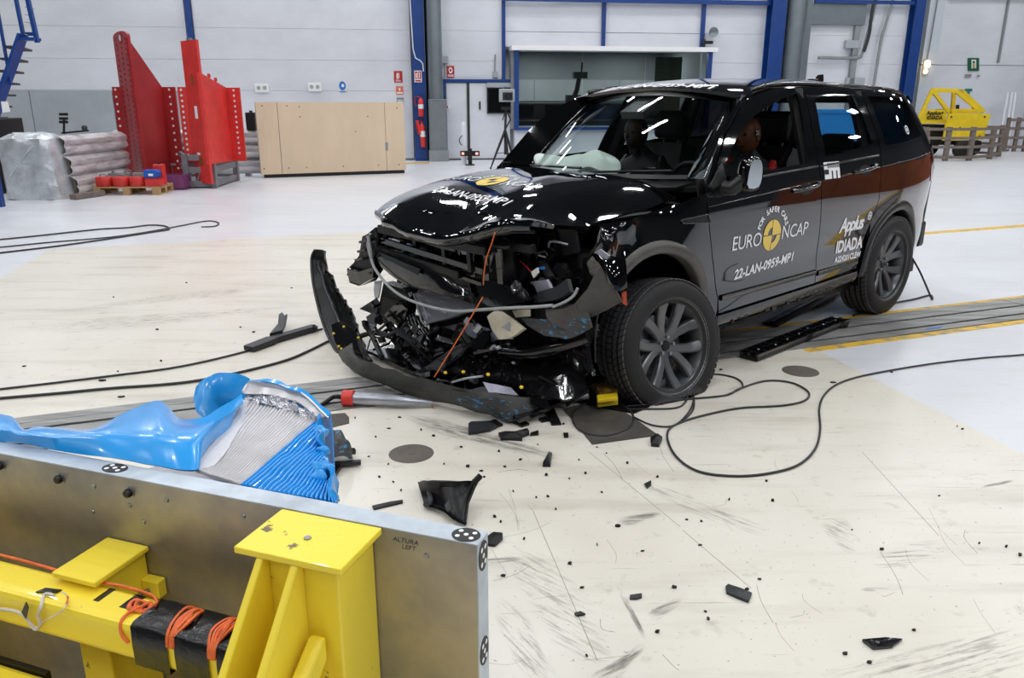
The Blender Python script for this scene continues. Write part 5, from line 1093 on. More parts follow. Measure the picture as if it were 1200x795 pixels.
MB().grid([[p+noise.noise_vector(p*18)*.007 for p in t5], [p+ty_*.014+Vector((0,0,.004))+noise.noise_vector(p*18)*.010 for p in t5], [p+ty_*.022+Vector((0,0,-.05)) for p in t5], [p+ty_*.01+Vector((0,0,-.3)) for p in t5]], .004).build('blue_rim', 'blue_film', BAR, smooth=60)
# curled flap and the long torn sheet lying over the plate's edge
ft = crom([G(231,455,.81), G(238,447,.83), G(248,441,.84), G(262,437,.845), G(280,439,.83), G(292,445,.805)], 6); fb = crom([G(243,494,.735), G(252,490,.735), G(262,482,.74), G(272,478,.745), G(280,474,.75), G(288,462,.77)], 6)
MB().grid([[p+noise.noise_vector(p*25)*.006 for p in ft], [a*.75+b*.25-ty_*.02 for a, b in zip(ft, fb)], [a*.4+b*.6-ty_*.028 for a, b in zip(ft, fb)], fb], .004, wob=.003, wscale=12).build('curled_flap', 'blue_film', BAR, smooth=60)
so = crom([G(-40,478,.80), G(0,487,.80), (G(16,491,.80)), G(27,505,.80), G(47,502,.795), G(98,507,.79), G(140,490,.80), G(172,474,.81), G(187,472,.815), G(200,483,.80), G(213,494,.795), G(238,490,.79), G(255,482,.785), G(284,464,.785)], 5)
sc_ = crom([G(-40,495,.83), G(0,500,.83), G(16,502,.83), G(27,508,.83), G(47,509,.83), G(98,510,.835), G(140,508,.838), G(172,508,.84), G(187,508,.84), G(200,508,.84), G(213,508,.838), G(238,505,.83), G(262,492,.81), G(285,473,.785)], 5)
se = crom([G(-40,512,.805), G(0,516,.804), G(16,518,.804), G(27,520,.804), G(47,524,.804), G(98,533,.804), G(140,540,.804), G(172,546,.804), G(187,548,.804), G(200,550,.804), G(213,552,.804), G(229,552,.802), G(230,540,.80), G(268,500,.778)], 5)
MB().grid([so, [a*.6+b*.4+Vector((0,0,.010*noise.noise(a*12))) for a, b in zip(so, sc_)], sc_, [a*.55+b*.45+Vector((0,0,.012))-ty_*.006 for a, b in zip(sc_, se)], se], .004, wob=.006, wscale=11).build('torn_sheet', 'blue_film', BAR, smooth=70)

# ================================================================ ON THE FLOOR: CABLES
def cable(pts, r, label, mt='cable', z=None, k=6):
    r *= .82; p = crom([G(u, v)+Vector((0,0,r+.002)) for u, v in pts], k); o = MB().tube(p, r, 7).build('cable', mt, smooth=60); return tag(o, label, 'cable')
cable([(-30,284),(0,282),(50,277),(115,270),(150,268),(175,265),(193,266),(198,270),(180,273),(135,280),(65,290),(-20,300)], .012, 'thin black cable with a hairpin bend on the white floor below the red pallet')
cable([(-20,293),(30,288),(60,285),(130,279),(178,272),(215,265),(243,260),(256,262),(252,266),(236,267)], .010, 'thin black cable ending in a small hook before the wooden panel')
cable([(-30,462),(0,458),(60,451),(133,442),(213,431),(290,413),(333,398),(378,387)], .008, 'black cable running from the bumper to the left past the forked plastic arm')
cable([(-30,471),(0,469),(70,463),(133,457),(190,453),(233,448),(283,438),(333,425),(360,414),(386,401)], .010, 'thicker black cable on the cream floor just above the track at left')
cable([(1230,412),(1200,417),(1150,421),(1090,428),(1020,440),(985,450),(967,463),(960,480),(961,505),(955,528),(935,547),(900,557),(860,560),(820,555),(795,540),(783,520),(784,505),(800,496),(827,488),(867,480),(917,477),(943,471),(947,461),(927,450),(897,448),(867,457),(850,465),(800,470),(757,476),(735,478)], .0068, 'long black cable looping from the front wheel across to the right floor edge')
cable([(800,495),(812,482),(813,465),(810,452),(822,443),(840,440),(863,445),(870,455),(850,465)], .006, 'short black cable loop touching the flat front tyre')
cable([(735,482),(757,481),(790,480),(803,473),(806,460),(804,448)], .006, 'thin black cable end bent up beside the flat front tyre')
cable([(690,474),(674,482),(671,494),(678,505),(692,511),(712,512),(732,506),(742,496),(740,485),(728,476),(716,472)], .006, 'round cable loop lying on the dark floor mat')
cable([(742,490),(765,500),(790,500),(808,483),(813,467),(811,452)], .0055, 'thin cable from the dark mat curving toward the front tyre')
p = crom([Vector((-3.45,.78,.36)), Vector((-3.50,.86,.22)), Vector((-3.5,.98,.02)), tocar(G(1090,346,.01)), tocar(G(1070,351,.01)), tocar(G(1035,358,.01)), tocar(G(1000,370,.012))], 7)
m = MB().tube([Vector(CO)+Vector(EX)*q.x+Vector(EY)*q.y+Vector((0,0,q.z)) for q in p], .008, 7); tag(m.build('cable', 'cable', smooth=60), 'black cable hanging from the car tail to the white floor by the rear wheel', 'cable')

# flat things let into or lying on the floor
def flat(name, pts, z0, h, material, label=None, cat=None, parent=None, jag=0.0, k=0):
    P = [G(u, v) for u, v in pts]
    if k: P = crom(P, k, closed=True)
    if jag: P = [p+Vector((noise.noise(p*23), noise.noise(p*23+Vector((5,5,0))), 0))*jag for p in P]
    o = MB().prism([p+Vector((0,0,z0)) for p in P], (0,0,h)).build(name, material, parent)
    if label: tag(o, label, cat)
    return o
for c_, r_ in ((G(482,532), .104), (G(938,435.5), .108)):
    h_ = MB().lathe([(0,.0022), (r_*.97,.0022), (r_,.0012)], c_, (0,0,1), 32).build('floor_hatch', 'hatch', FLOOR, smooth=30); MB().lathe([(0,.004), (.014,.004), (.017,.0024)], c_, (0,0,1), 14).build('hatch_bolt', 'hatch', FLOOR)
flat('floor_mat', [(660,480),(700,470),(720,476),(745,492),(772,511),(694,522)], .0015, .003, 'mat_grey', 'worn dark grey floor mat beside the flat front tyre', 'floor mat', jag=.006)
flat('floor_mat', [(380,500),(381,487),(404,485),(409,490),(409,497),(384,503)], .0015, .003, 'mat_grey', 'small grey mat scrap beside the honeycomb barrier', 'floor mat', jag=.004)
flat('floor_mat', [(676,473),(705,466),(745,468),(762,478),(742,486),(705,480)], .006, .004, 'plastic', 'black plastic sheet scrap under the front tyre', 'plastic sheet', jag=.01)
for i, (pts, mt) in enumerate((([(470,486),(520,492),(600,516),(660,533),(650,540),(560,521),(500,505)], 'scuff_dark'), ([(512,664),(560,656),(606,652),(612,657),(560,666),(520,671)], 'scuff_dark'), ([(722,690),(728,690),(745,720),(758,748),(750,745)], 'scuff_dark'), ([(690,795),(720,775),(750,755),(757,760),(740,780),(722,800)], 'scuff_dark'), ([(758,720),(790,702),(800,706),(772,728)], 'scuff_dark'),
    ([(575,708),(612,712),(640,770),(660,800),(615,800)], 'scuff'), ([(590,650),(625,640),(690,700),(720,790),(650,760)], 'scuff'), ([(725,608),(770,600),(772,606),(735,618)], 'scuff_dark'), ([(960,615),(990,608),(1010,640),(990,650)], 'scuff'), ([(1020,655),(1090,632),(1100,650),(1040,670)], 'scuff'), ([(960,795),(1060,760),(1200,735),(1200,795)], 'scuff'),
    ([(740,560),(830,588),(900,620),(890,630),(800,600)], 'scuff'), ([(1150,570),(1186,563),(1186,566),(1152,573)], 'scuff_dark'), ([(855,455),(870,450),(882,452),(872,458),(858,462)], 'scuff'), ([(1010,690),(1040,690),(1040,694),(1010,694)], 'scuff_dark'), ([(30,370),(240,340),(330,336),(240,350)], 'scuff'), ([(0,385),(150,370),(380,356),(300,368),(100,392)], 'scuff'))):
    P = crom([G(u, v)+Vector((0,0,.0016+.0001*i)) for u, v in pts], 4, closed=True); n = len(P); ct = sum(P, Vector())/n; Q = [ct.lerp(p, .55) for p in P]
    o = MB().add(P+Q+[ct], [(k, (k+1) % n, n+(k+1) % n, n+k) for k in range(n)]+[(n+k, n+(k+1) % n, 2*n) for k in range(n)]).build('scuff_mark', mt, FLOOR, recalc=False)
    if o.data.polygons[0].normal.z < 0: o.data.flip_normals()
    fa = o.data.attributes.new('fade', 'FLOAT', 'POINT'); fa.data.foreach_set('value', [0.0]*n+[1.0]*(n+1))
    uv = o.data.uv_layers.new(name='UVMap'); d_ = (G(*pts[len(pts)//2])-G(*pts[0])).normalized(); e_ = Vector((-d_.y, d_.x, 0))
    for li, lp in enumerate(o.data.loops): q = o.data.vertices[lp.vertex_index].co; uv.data[li].uv = (q.dot(d_)*3, q.dot(e_)*3)
sr = random.Random(9)
for i in range(34):                                                   # fine scratches in the paint
    u, v = sr.uniform(560,1180), sr.uniform(500,790); L = sr.uniform(15,70); a = R(sr.choice((62, 58, -25, -15, 70))+sr.uniform(-12,12))
    A = G(u, v); B = G(u+L*math.cos(a), v+L*math.sin(a)*.8); Mx = (A+B)/2+Vector((sr.uniform(-.02,.02), sr.uniform(-.02,.02), 0))
    MB().tube([p+Vector((0,0,.0012)) for p in crom([A, Mx, B], 5)], sr.uniform(.0004,.0008), 4).build('scratch', 'hatch' if i % 3 else 'wood_pallet', FLOOR)

# ================================================================ BROKEN PARTS ON THE FLOOR
def shard(name, pts, label, cat, material='plastic', th=.012, wob=.012, group=None, z=.002, lift=0.0, seed=0.0):
    th *= .55; m = MB(); P = [G(u, v)+Vector((0,0,z)) for u, v in pts]; n = len(P); c = sum(P, Vector())/n
    top = [p+Vector((0,0,th+lift*abs(noise.noise(p*9+Vector((seed,0,0)))))) for p in P]; ct = c+Vector((0,0,th*1.1+lift*.6))
    m.add(P+top+[ct, c], [(i, (i+1) % n, n+(i+1) % n, n+i) for i in range(n)]+[(n+i, n+(i+1) % n, 2*n) for i in range(n)]+[((i+1) % n, i, 2*n+1) for i in range(n)])
    o = m.build(name, material); return tag(o, label, cat, group)
arm = thing('bumper_fragment', 'forked black plastic arm broken off and lying left of the bumper', 'car part', G(330,398))
MB().beam(G(291,409,.022), G(319,398,.03), .09, .035).build('lower_bar', 'plastic_mid', arm, bevel=.006); MB().beam(G(317,399,.025), G(369,384,.025), .07, .04).build('long_bar', 'plastic_mid', arm, bevel=.006)
MB().prism([G(316,396,.03), G(326,384,.05), (G(327,373,.06)), G(331,370,.06), G(334,374,.06), G(337,372,.06), G(335,383,.05), G(331,392,.035)], (0,0,.03)).build('fork', 'plastic_mid', arm, bevel=.005); MB().beam(G(368,382,.06), G(369,386,.02), .02, .02).build('pin', 'plastic', arm)
W_ = thing('liner_piece', 'large curved black plastic liner piece standing behind the trolley plate corner', 'car part', G(528,590))
MB().grid([crom([G(492,565,.03), G(500,563,.09), G(520,564,.11), G(540,564,.11), G(557,563,.10), G(563,560,.12)], 5), crom([G(494,575,.02), G(503,571,.06), G(522,572,.08), G(540,572,.085), G(552,572,.08), G(557,573,.09)], 5), crom([G(497,586,.012), G(510,585,.03), G(526,588,.05), G(538,588,.05), G(546,588,.05), G(550,590,.06)], 5), crom([G(498,594,.01), G(514,596,.012), G(528,604,.015), (G(537,610,.018)), G(543,613,.02), G(546,615,.02)], 5)], .008, wob=.006, wscale=15).build('liner_skin', 'plastic', W_, smooth=50)
MB().tube(crom([G(496,566,.03), G(502,575,.04), G(505,588,.04), G(498,592,.02)], 5), .010, 6).build('liner_rib', 'plastic_mid', W_); MB().tube(crom([G(500,592,.02), G(520,598,.025), G(533,608,.02), G(545,614,.03)], 5), .009, 6).build('liner_rib', 'plastic_g', W_)
MB().plate([G(521,592,.075), G(526,586,.085), G(529,596,.075), G(524,600,.07)], .004).build('liner_hole', 'black', W_); MB().beam(G(555,566,.11), G(563,558,.14), .02, .02).build('liner_lug', 'plastic', W_)
shard('plastic_plate', [(549,500),(552,497),(573,496),(582,503),(574,507),(549,511)], 'flat black plastic plate with a pointed end below the scuffed bumper', 'car part', 'plastic_mid', .02, lift=.02)
shard('torn_strip', [(584,511),(592,509),(606,511),(618,506),(620,511),(612,514),(612,518),(598,517),(587,517)], 'torn ragged black plastic strip below the scuffed bumper', 'car part', 'black', .02, lift=.03)
shard('plastic_shard', [(622,509),(631,506),(631,511),(621,512)], 'small black shard at the right end of the torn strip', 'car part', 'black', .012)
shard('plastic_wedge', [(636,548),(645,548),(647,534),(643,531)], 'upright triangular black wedge on the floor below the bumper', 'car part', 'plastic', .01, lift=.05)
shard('plastic_shard', [(660,509),(666,509),(666,514),(661,514)], 'small square black shard beside the dark floor mat', 'car part', 'black', .012)
shard('rubber_pad', [(571,632),(578,627),(589,628),(589,634),(580,642),(571,641)], 'ribbed black rubber pad right of the plate corner', 'car part', 'plastic', .02)
shard('trim_piece', [(850,690),(853,687),(868,692),(881,698),(877,708),(864,703),(851,697)], 'slate grey bent trim piece on the open floor', 'car part', 'plastic_mid', .012, lift=.01)
shard('glass_shard', [(1010,753),(1037,750),(1057,752),(1045,761),(1023,763)], 'dark glossy pointed shard near the bottom of the picture', 'car part', 'plastic_g', .01, lift=.01)
shard('plastic_shard', [(738,700),(752,698),(752,702),(746,704),(738,704)], 'small grey two-lobed clip left of the slate trim piece', 'car part', 'plastic_mid', .012)
shard('plastic_shard', [(673,721),(680,719),(686,722),(676,724)], 'small curled black shard below the rubber pad scratches', 'car part', 'black', .012)
shard('plastic_shard', [(762,517),(770,513),(776,517),(772,525),(763,524)], 'crumpled black scrap at the right corner of the dark mat', 'car part', 'black', .02, lift=.03)
shard('plastic_strip', [(436,595),(458,590),(472,588),(472,591),(455,595),(438,599)], 'thin black plastic strip just above the plate edge', 'car part', 'plastic', .012)
shard('plastic_shard', [(755,569),(763,565),(763,570),(758,574)], 'small black shard right of the upright wedge by itself', 'car part', 'black', .012)
pile = thing('bumper_scrap', 'crumpled black bumper scrap with blue scuffs against the honeycomb barrier', 'car part', G(395,535))
MB().grid([crom([G(378,508,.03), G(392,505,.10), G(402,512,.11), G(405,522,.06)], 4), crom([G(378,520,.05), G(393,518,.13), G(404,524,.10), G(412,530,.04)], 4), crom([G(378,535,.04), G(394,536,.07), G(408,536,.05), G(414,533,.02)], 4)], .012, wob=.03, wscale=14).build('scrap_skin', 'bumper_scuff', pile, smooth=60)
MB().beam(G(378,545,.02), G(423,542,.02), .025, .02).build('scrap_bar', 'plastic_mid', pile, bevel=.004); MB().beam(G(388,562,.012), G(397,546,.02), .022, .018).build('scrap_stick', 'plastic', pile); MB().beam(G(385,530,.05), G(416,529,.03), .03, .02).build('scrap_bar', 'plastic_g', pile)
for u, v in ((396,513), (390,520), (401,519)): MB().ball(G(u, v, .11), .012, .010, .008, 8, 5).build('blue_flake', 'blue_film', pile)
# ribbed sill trim on the track
st = thing('sill_trim', 'black ribbed sill trim torn off and lying across the track', 'car part', G(935,396))
A, B = G(877,419,.02), G(985,377,.02); d_ = (B-A); e_ = Vector((-d_.y, d_.x, 0)).normalized()
MB().beam(A, B, .13, .03).build('trim_base', 'plastic', st, bevel=.006)
for s_ in (-.058, .058, 0): MB().beam(A+e_*s_+Vector((0,0,.022)), B+e_*s_+Vector((0,0,.022)), .014, .02).build('trim_rib', 'plastic_g', st)
for k in range(16): t = (k+.5)/16; MB().beam(A+d_*t-e_*.06+Vector((0,0,.02)), A+d_*t+e_*.06+Vector((0,0,.02)), .008, .02).build('cross_rib', 'plastic', st)
for k in range(7): MB().ball(A+d_*((k+.6)/7.2)+e_*sr.uniform(-.03,.03)+Vector((0,0,.03)), .008, n=8, m=5).build('trim_clip', 'silver', st)
MB().plate([G(985,373,.04), G(997,374,.03), G(993,383,.02), G(984,384,.02)], .02).build('trim_end', 'plastic', st)
sg_ = thing('sill_panel', 'long flat black sill panel lying under the door edge', 'car part', G(940,362))
A, B = G(902,381,.02), G(990,335,.02); MB().beam(A, B, .12, .02).build('panel_body', 'plastic', sg_, bevel=.008); MB().beam(A+Vector((.02,.03,.012)), B+Vector((.02,.03,.012)), .03, .014).build('panel_rib', 'plastic_g', sg_)
tb_ = thing('gas_strut', 'silver tapered cylinder with a red cap lying on the track', 'car part', G(450,471))
MB().tube([G(412,467,.045), G(440,468,.045), G(470,470,.042), G(507,472.5,.028)], [.033,.034,.030,.010], 14).build('strut_body', 'silver', tb_, smooth=40); MB().cyl(G(402,466.5,.046), G(415,467,.046), .044, n=14).build('red_cap', 'red_bright', tb_, smooth=40, bevel=.004)
MB().tube(crom([G(402,467,.05), G(392,465,.04), G(381,472,.02), G(372,478,.015)], 5), .012, 7).build('strut_lead', 'black', tb_); MB().beam(G(395,464,.06), G(403,465,.06), .012, .014).build('strut_plug', 'black', tb_); MB().beam(G(505,471,.03), G(507,478,.008), .006,.006).build('strut_tag', 'red_decal', tb_)
yb = thing('track_hook', 'worn yellow steel hook of the tow track beside the flat tyre', 'tow hook', G(706,466))
MB().prism([G(691,442,.02), G(704,448,.02), G(724,468,.02), G(702,474,.02), G(694,460,.02)], (0,0,.06)).build('hook_body', mat('rusty_yellow', (.42,.30,.14), .7, col2=(.80,.62,.10), vscale=18, thr=(.5,.62)), yb, bevel=.006); MB().prism([G(699,467,.06), G(723,464,.06), G(724,470,.06), G(700,473,.06)], (0,0,.02)).build('hook_plate', 'yellow', yb, bevel=.004); MB().prism([G(699,473,.02), G(724,471,.02), G(724,475,.02), G(700,478,.02)], (0,0,.025)).build('hook_plate', 'yellow', yb, bevel=.004)
flat('track_patch', [(1086,386),(1104,384),(1102,386),(1084,388)], .0085, .001, 'blue_decal', 'small blue tape strip on the right track rail', 'tape')
# tiny crumbs: nothing tells one from another
crumbs = [(133,349),(219,332),(184,387),(189,424),(138,436),(28,430),(120,447),(142,466),(282,384),(297,390),(342,338),(456,503),(494,505),(440,513),(416,491),(468,490),(564,553),(549,548),(602,577),(628,584),(642,583),(667,562),(686,556),(706,578),(679,540),(580,607),(587,613),(640,558),(614,633),(668,662),(590,676),(724,618),(752,647),(682,690),(688,770),(790,690),(822,612),(998,622),(1033,645),(890,680),(827,718),(876,692),(830,727),(991,768),(1071,740),(1018,778),(1147,638),(1179,642),(1100,582),(1195,652),(906,588),(854,587),(898,565),(1045,437),(1121,501),(976,449),(1128,504),(845,434),(508,512),(520,545),(432,536),(445,560),(461,566),(455,545),(610,540),(651,598),(700,640),(711,532),(735,544),(770,560),(653,492),(660,498),(585,530),(540,525),(567,560),(592,548),(470,576),(630,522),(700,525),(805,610),(820,640),(770,742)]
cr = random.Random(4)
for u, v in crumbs:
    c = G(u, v); s_ = cr.uniform(.003,.008)*(1 if v > 480 else 2.0); n = cr.randint(4, 6); a0 = cr.uniform(0, 6)
    P = [c+Vector((math.cos(a0+2*PI*k/n)*s_*cr.uniform(.5,1.5), math.sin(a0+2*PI*k/n)*s_*cr.uniform(.4,1.0), .0016)) for k in range(n)]
    tag(MB().prism(P, (cr.uniform(-.003,.003), 0, cr.uniform(.004,.010))).build('plastic_crumb', cr.choice(['black', 'plastic', 'black'])), 'tiny dark plastic crumb scattered on the pale hall floor', 'crumb', 'plastic crumbs on the floor')
# ================================================================ ALONG THE BACK OF THE HALL
# blue stair, top left
YS = 12.0
stair = thing('steel_stair', 'blue steel stair with landing at the far left', 'stair', (Yp(0,100,YS).x, YS, 0))
def sbeam(u0, v0, u1, v1, w, h, nm, mt='blue_steel', dy=0.0): return MB().beam(Yp(u0, v0, YS+dy), Yp(u1, v1, YS+dy), w, h, up=(0,1,0)).build(nm, mt, stair)
sbeam(-8,140,27,40,.04,.22,'stringer'); sbeam(26,46,44,46,.04,.19,'landing_beam'); sbeam(26,40,44,40,.05,.05,'landing_edge', dy=.5)
sbeam(17,-10,27,40,.04,.05,'rail_post'); sbeam(30,-12,44,50,.05,.06,'rail_post'); sbeam(-3,10,13,100,.03,.04,'rail_post'); sbeam(-30,40,24,-40,.04,.04,'hand_rail')
for k in range(7): a = Yp(-8+5*k,138-14.2*k,YS); MB().beam(a+Vector((-.12,.03,-.02)), a+Vector((-.45,.9,-.02)), .20, .03).build('stair_tread', 'wall_dark', stair)
for k in range(3): sbeam(29, 8+9*k, 40, 10+9*k, .01, .012, 'rail_bar', 'grey_paint')
MB().box(Yp(-27,160,YS).x-.10, Yp(-27,160,YS).x-.02, YS+.3, YS+.4, 0, Yp(0,105,YS).z).build('stair_post', 'blue_steel', stair); MB().plate([Yp(1,119,YS-.1), Yp(9,119,YS-.1), Yp(12,131,YS-.1), Yp(3,132,YS-.1)], .004).build('notice', 'white', stair)
cab = thing('machine_cabinet', 'dark machine cabinet under the blue stair', 'cabinet', Yp(3,215,14.4)*1.0+Vector((0,0,-Yp(3,215,14.4).z)))
x_ = Yp(0,180,14.4).x; MB().box(x_-1.0, x_+.15, 14.2, 15.0, 0, 1.3).build('cabinet_body', 'black', cab, bevel=.02); MB().box(x_-.8, x_+.02, 14.16, 14.2, .2, 1.2).build('cabinet_door', 'room_dark', cab); MB().box(x_-.06, x_-.02, 14.13, 14.16, .6, .8).build('handle', 'steel', cab)
# thing under a silver tarp
tp_c = G(36,235); tarp = thing('tarp_bundle', 'boxy bundle wrapped in a crumpled silver tarpaulin', 'tarp bundle', tp_c)
rows = []
for z, sx, sy in ((0,.47,.42), (.25,.455,.41), (.55,.44,.40), (.82,.43,.39), (.98,.40,.36), (1.06,.30,.26), (1.075,.02,.02)):
    r = []
    for k in range(29):
        a = 2*PI*k/28; c, s_ = math.cos(a), math.sin(a); f = 1/max(abs(c), abs(s_))*.82+.18
        r.append(tp_c+Vector((c*f*sx-.05*z, .42+s_*f*sy, z)))
    rows.append(r)
for r in rows:
    for i_, p in enumerate(r):
        f_ = (1-abs(noise.noise(p*4.5)))*.5+(1-abs(noise.noise(p*9+Vector((4,1,2)))))*.25
        r[i_] = p+(p-(tp_c+Vector((0,.42,.5)))).normalized()*(f_-.55)*.16
mz = MB().grid([r2 for k in range(len(rows)-1) for r2 in ([[a_.lerp(b_, t_)+noise.noise_vector(a_.lerp(b_, t_)*11)*.012 for a_, b_ in zip(rows[k], rows[k+1])] for t_ in (0, .33, .66)])]+[rows[-1]])
mz.build('tarpaulin', 'tarp', tarp, smooth=35)
MB().tube(crom([tp_c+Vector((-.35,0,.3)), tp_c+Vector((-.1,-.02,.6)), tp_c+Vector((.2,-.02,.9))], 5), .012, 6).build('tarp_fold', 'tarp', tarp)
# guardrail beams: a short leaning stack and the long rails behind
def wbeam(A, B, z0, h=.33, dep=.09, lean=.0):
    d = (B-A).normalized(); n = Vector((d.y, -d.x, 0)); prof = [(-.02,.0), (.01,.015), (.05,.05), (dep,.10), (dep,.17), (dep*.82,.21), (dep*.78,.235), (dep*.82,.26), (dep,.30), (dep,.37), (.05,.42), (.01,.455), (-.02,.47)]
    k = h/.47; rows = []
    for i in range(13):
        p = A.lerp(B, i/12); rows.append([p+n*a+Vector((0,0,z0+b*k))+n*lean*(z0+b*k) for a, b in prof])
    return rows
for i, nm in enumerate(('bottom', 'middle', 'top')):
    A = G(87-4*i,231.5); B = G(150,217); A = Vector((A.x, A.y, 0)); g = thing('guardrail_beam', '%s short dirty guardrail beam of the leaning stack beside the tarp bundle' % nm, 'guardrail', A, 0, 'guardrail stack by the tarp')
    MB().grid(wbeam(A, B, .02+.335*i, .325, .10), .012).build('beam', 'galv_dirty', g, smooth=40)
    for s_ in (.02, .98): MB().beam(A.lerp(B, s_)+Vector((.0,.06,(.02+.335*i))), A.lerp(B, s_)+Vector((0,.06,.33+.335*i)), .05, .05).build('end_post', 'wood_grey', g)
    for k in range(6): MB().ball(A.lerp(B, .8+.035*(k % 3))+Vector((.02,-.11,.10+.335*i+.16*(k//3))), .014, n=8, m=5).build('splice_bolt', 'steel', g)
sup = thing('wooden_block', 'dark wooden block under the leaning guardrail stack', 'block', G(92,232)); MB().beam(G(85,231,.05), G(120,226,.05), .12, .08).build('block_body', 'wood_grey', sup)
for i, nm in enumerate(('lowest', 'middle', 'uppermost')):
    A = Vector((-8.4, 17.1, 0)); B = Vector((-4.95, 18.0, 0)); g = thing('guardrail_beam', '%s long galvanised guardrail beam behind the red barriers' % nm, 'guardrail', A, 0, 'long guardrails behind the red barriers')
    MB().grid(wbeam(A, B, .06+.315*i, .305, .09), .012).build('beam', 'galv', g, smooth=40)
    for k in range(5):
        p = A.lerp(B, .1+.2*k); MB().beam(p+Vector((.1,.13,.0 if i == 0 else .06+.315*i)), p+Vector((.1,.13,.365+.315*i)), .10, .12).build('post_section', 'galv', g)
        MB().ball(p+Vector((.05,-.03,.20+.315*i)), .018, n=8, m=5).build('bolt', 'black', g)
pr = thing('sensor_stand', 'small black sensor head on a short pole atop the guardrail stack', 'sensor', Yp(76,155,14.1)); MB().cyl(Yp(75,157,14.1), Yp(75,140,14.1), .02, n=8).build('pole', 'black', pr)
for v in (134, 139, 143): MB().beam(Yp(70,v,14.1), Yp(79,v,14.1), .05, .045).build('sensor_bar', 'black', pr)
MB().beam(Yp(72,156,14.1), Yp(104,153,14.3), .06, .03).build('cable_tray', 'black', pr); MB().ball(Yp(99,150,14.2), .05, n=10, m=6).build('knob', 'darkgrey', pr)
# the two red barriers
def holes(mb, f, pts, r):
    for a, b in pts: disc_mb(mb, f, a, b, r, n=10)
    return mb
def red_barrier(label, a, b, c, zb, hb, hc, perforated, bright, zs=0.0):
    t = thing('red_barrier', label, 'barrier', Vector((b.x, b.y, 0)), 0, None); mt = 'red_bright' if bright else 'red_barrier'
    up = Vector((0,0,1)); dab = (b-a); dbc = (c-b); nab = Vector((dab.y, -dab.x, 0)).normalized(); nbc = Vector((dbc.y, -dbc.x, 0)).normalized(); L = dab.length
    def F(s_, z, o=.0): return a+dab.normalized()*s_+nab*o+up*z
    top = [F(L*.5+L*.5*math.cos(PI*k/10), hb-.08+.10*math.sin(PI*k/10)) for k in range(11)] if perforated else [F(L,hb), F(0,hb)]
    MB().prism([F(0,zb), F(L,zb)]+top, -nab*.05).build('front_plate', mt, t, bevel=.008)
    if perforated:
        m = MB()
        for k in range(27):
            for j, s_ in enumerate((.2,.5,.8)): disc_mb(m, lambda x, y: F(x, y, .004), L*s_, .25+k*.095+(.03 if j == 1 else 0), .024, n=8)
        m.build('bolt_holes', 'black_decal', t, recalc=False, stuff=True); m = MB(); disc_mb(m, lambda x, y: F(x, y, .006), L*.5, hb-.10, .055, n=18); m.build('lifting_eye', 'wall_white', t, recalc=False); m = MB(); disc_mb(m, lambda x, y: F(x, y, .010), L*.5, hb-.10, .105, r0=.075, n=18); m.build('eye_rim', mt, t, recalc=False)
    else:
        for z0, z1, s0, s1 in ((1.28,1.5,.45,.62), (.62,.66,.3,.5)): MB().prism([F(L*s0,z0,.004), F(L*s1,z0,.004), F(L*s1,z1,.004), F(L*s0,z1,.004)], nab*.002).build('white_mark', 'white', t)
        for z0, r_ in ((2.0,.06), (1.9,.05), (.5,.09)): m = MB(); disc_mb(m, lambda x, y: F(x, y, .004), L*.5, z0, r_, n=12); m.build('rust_mark', 'brown', t, recalc=False)
        MB().cyl(F(L*.5,hb,-.03), F(L*.5,hb+.04,-.03), .05, n=10).build('lifting_eye', 'steel', t)
    MB().prism([b+up*zs, c+up*zs, c+up*hc, b+up*(hb-(.12 if perforated else .55))], -nbc*.05).build('side_plate', mt, t)
    if not perforated:
        for k in (.35, .6): MB().cyl(b.lerp(c, k)+up*(hb-.55+(hc-hb+.55)*k), b.lerp(c, k)+up*(hb-.48+(hc-hb+.55)*k), .03, n=8).build('top_bolt', mt, t)
    e = Vector((1,-.15,0)).normalized(); w = .27
    MB().prism([c+up*zs, c+e*w+up*zs, c+e*w+up*hc, c+up*hc], Vector((0,.04,0))).build('right_flange', mt, t)
    m = MB(); ne = Vector((e.y, -e.x, 0)); [disc_mb(m, lambda x, y: c+e*x+up*y+ne*.006, w*.55, zs+.15+(hc-zs-.2)*k/12, .024, n=8) for k in range(13)]; m.build('flange_holes', 'wall_white', t, recalc=False, stuff=True)
    e2 = Vector((-1,.1,0)).normalized(); MB().prism([a+up*zs, a+e2*.16+up*zs, a+e2*.16+up*hc, a+up*hc], Vector((0,.04,0))).build('left_flange', mt, t)
    m = MB(); [disc_mb(m, lambda x, y: a+e2*x+up*y+Vector((0,-.01,0)), .09, zs+.15+(hc-zs-.2)*k/12, .024, n=8) for k in range(13)]; m.build('flange_holes', 'wall_white', t, recalc=False, stuff=True)
    return t
z0_ = lambda p: Vector((p.x, p.y, 0))
red_barrier('tall dark red steel barrier with a perforated face behind the pallet', z0_(Yp(133.5,55,16.2)), z0_(Yp(151,55,15.6)), z0_(Yp(190,104,16.3)), 0.0, 2.84, 1.86, True, False)
red_barrier('bright red steel barrier with a plain post standing in the grey crate', z0_(Yp(211.5,52,15.3)), z0_(Yp(230,52,14.9)), z0_(Yp(265,103,15.9)), .10, 2.64, 1.84, False, True, .46)
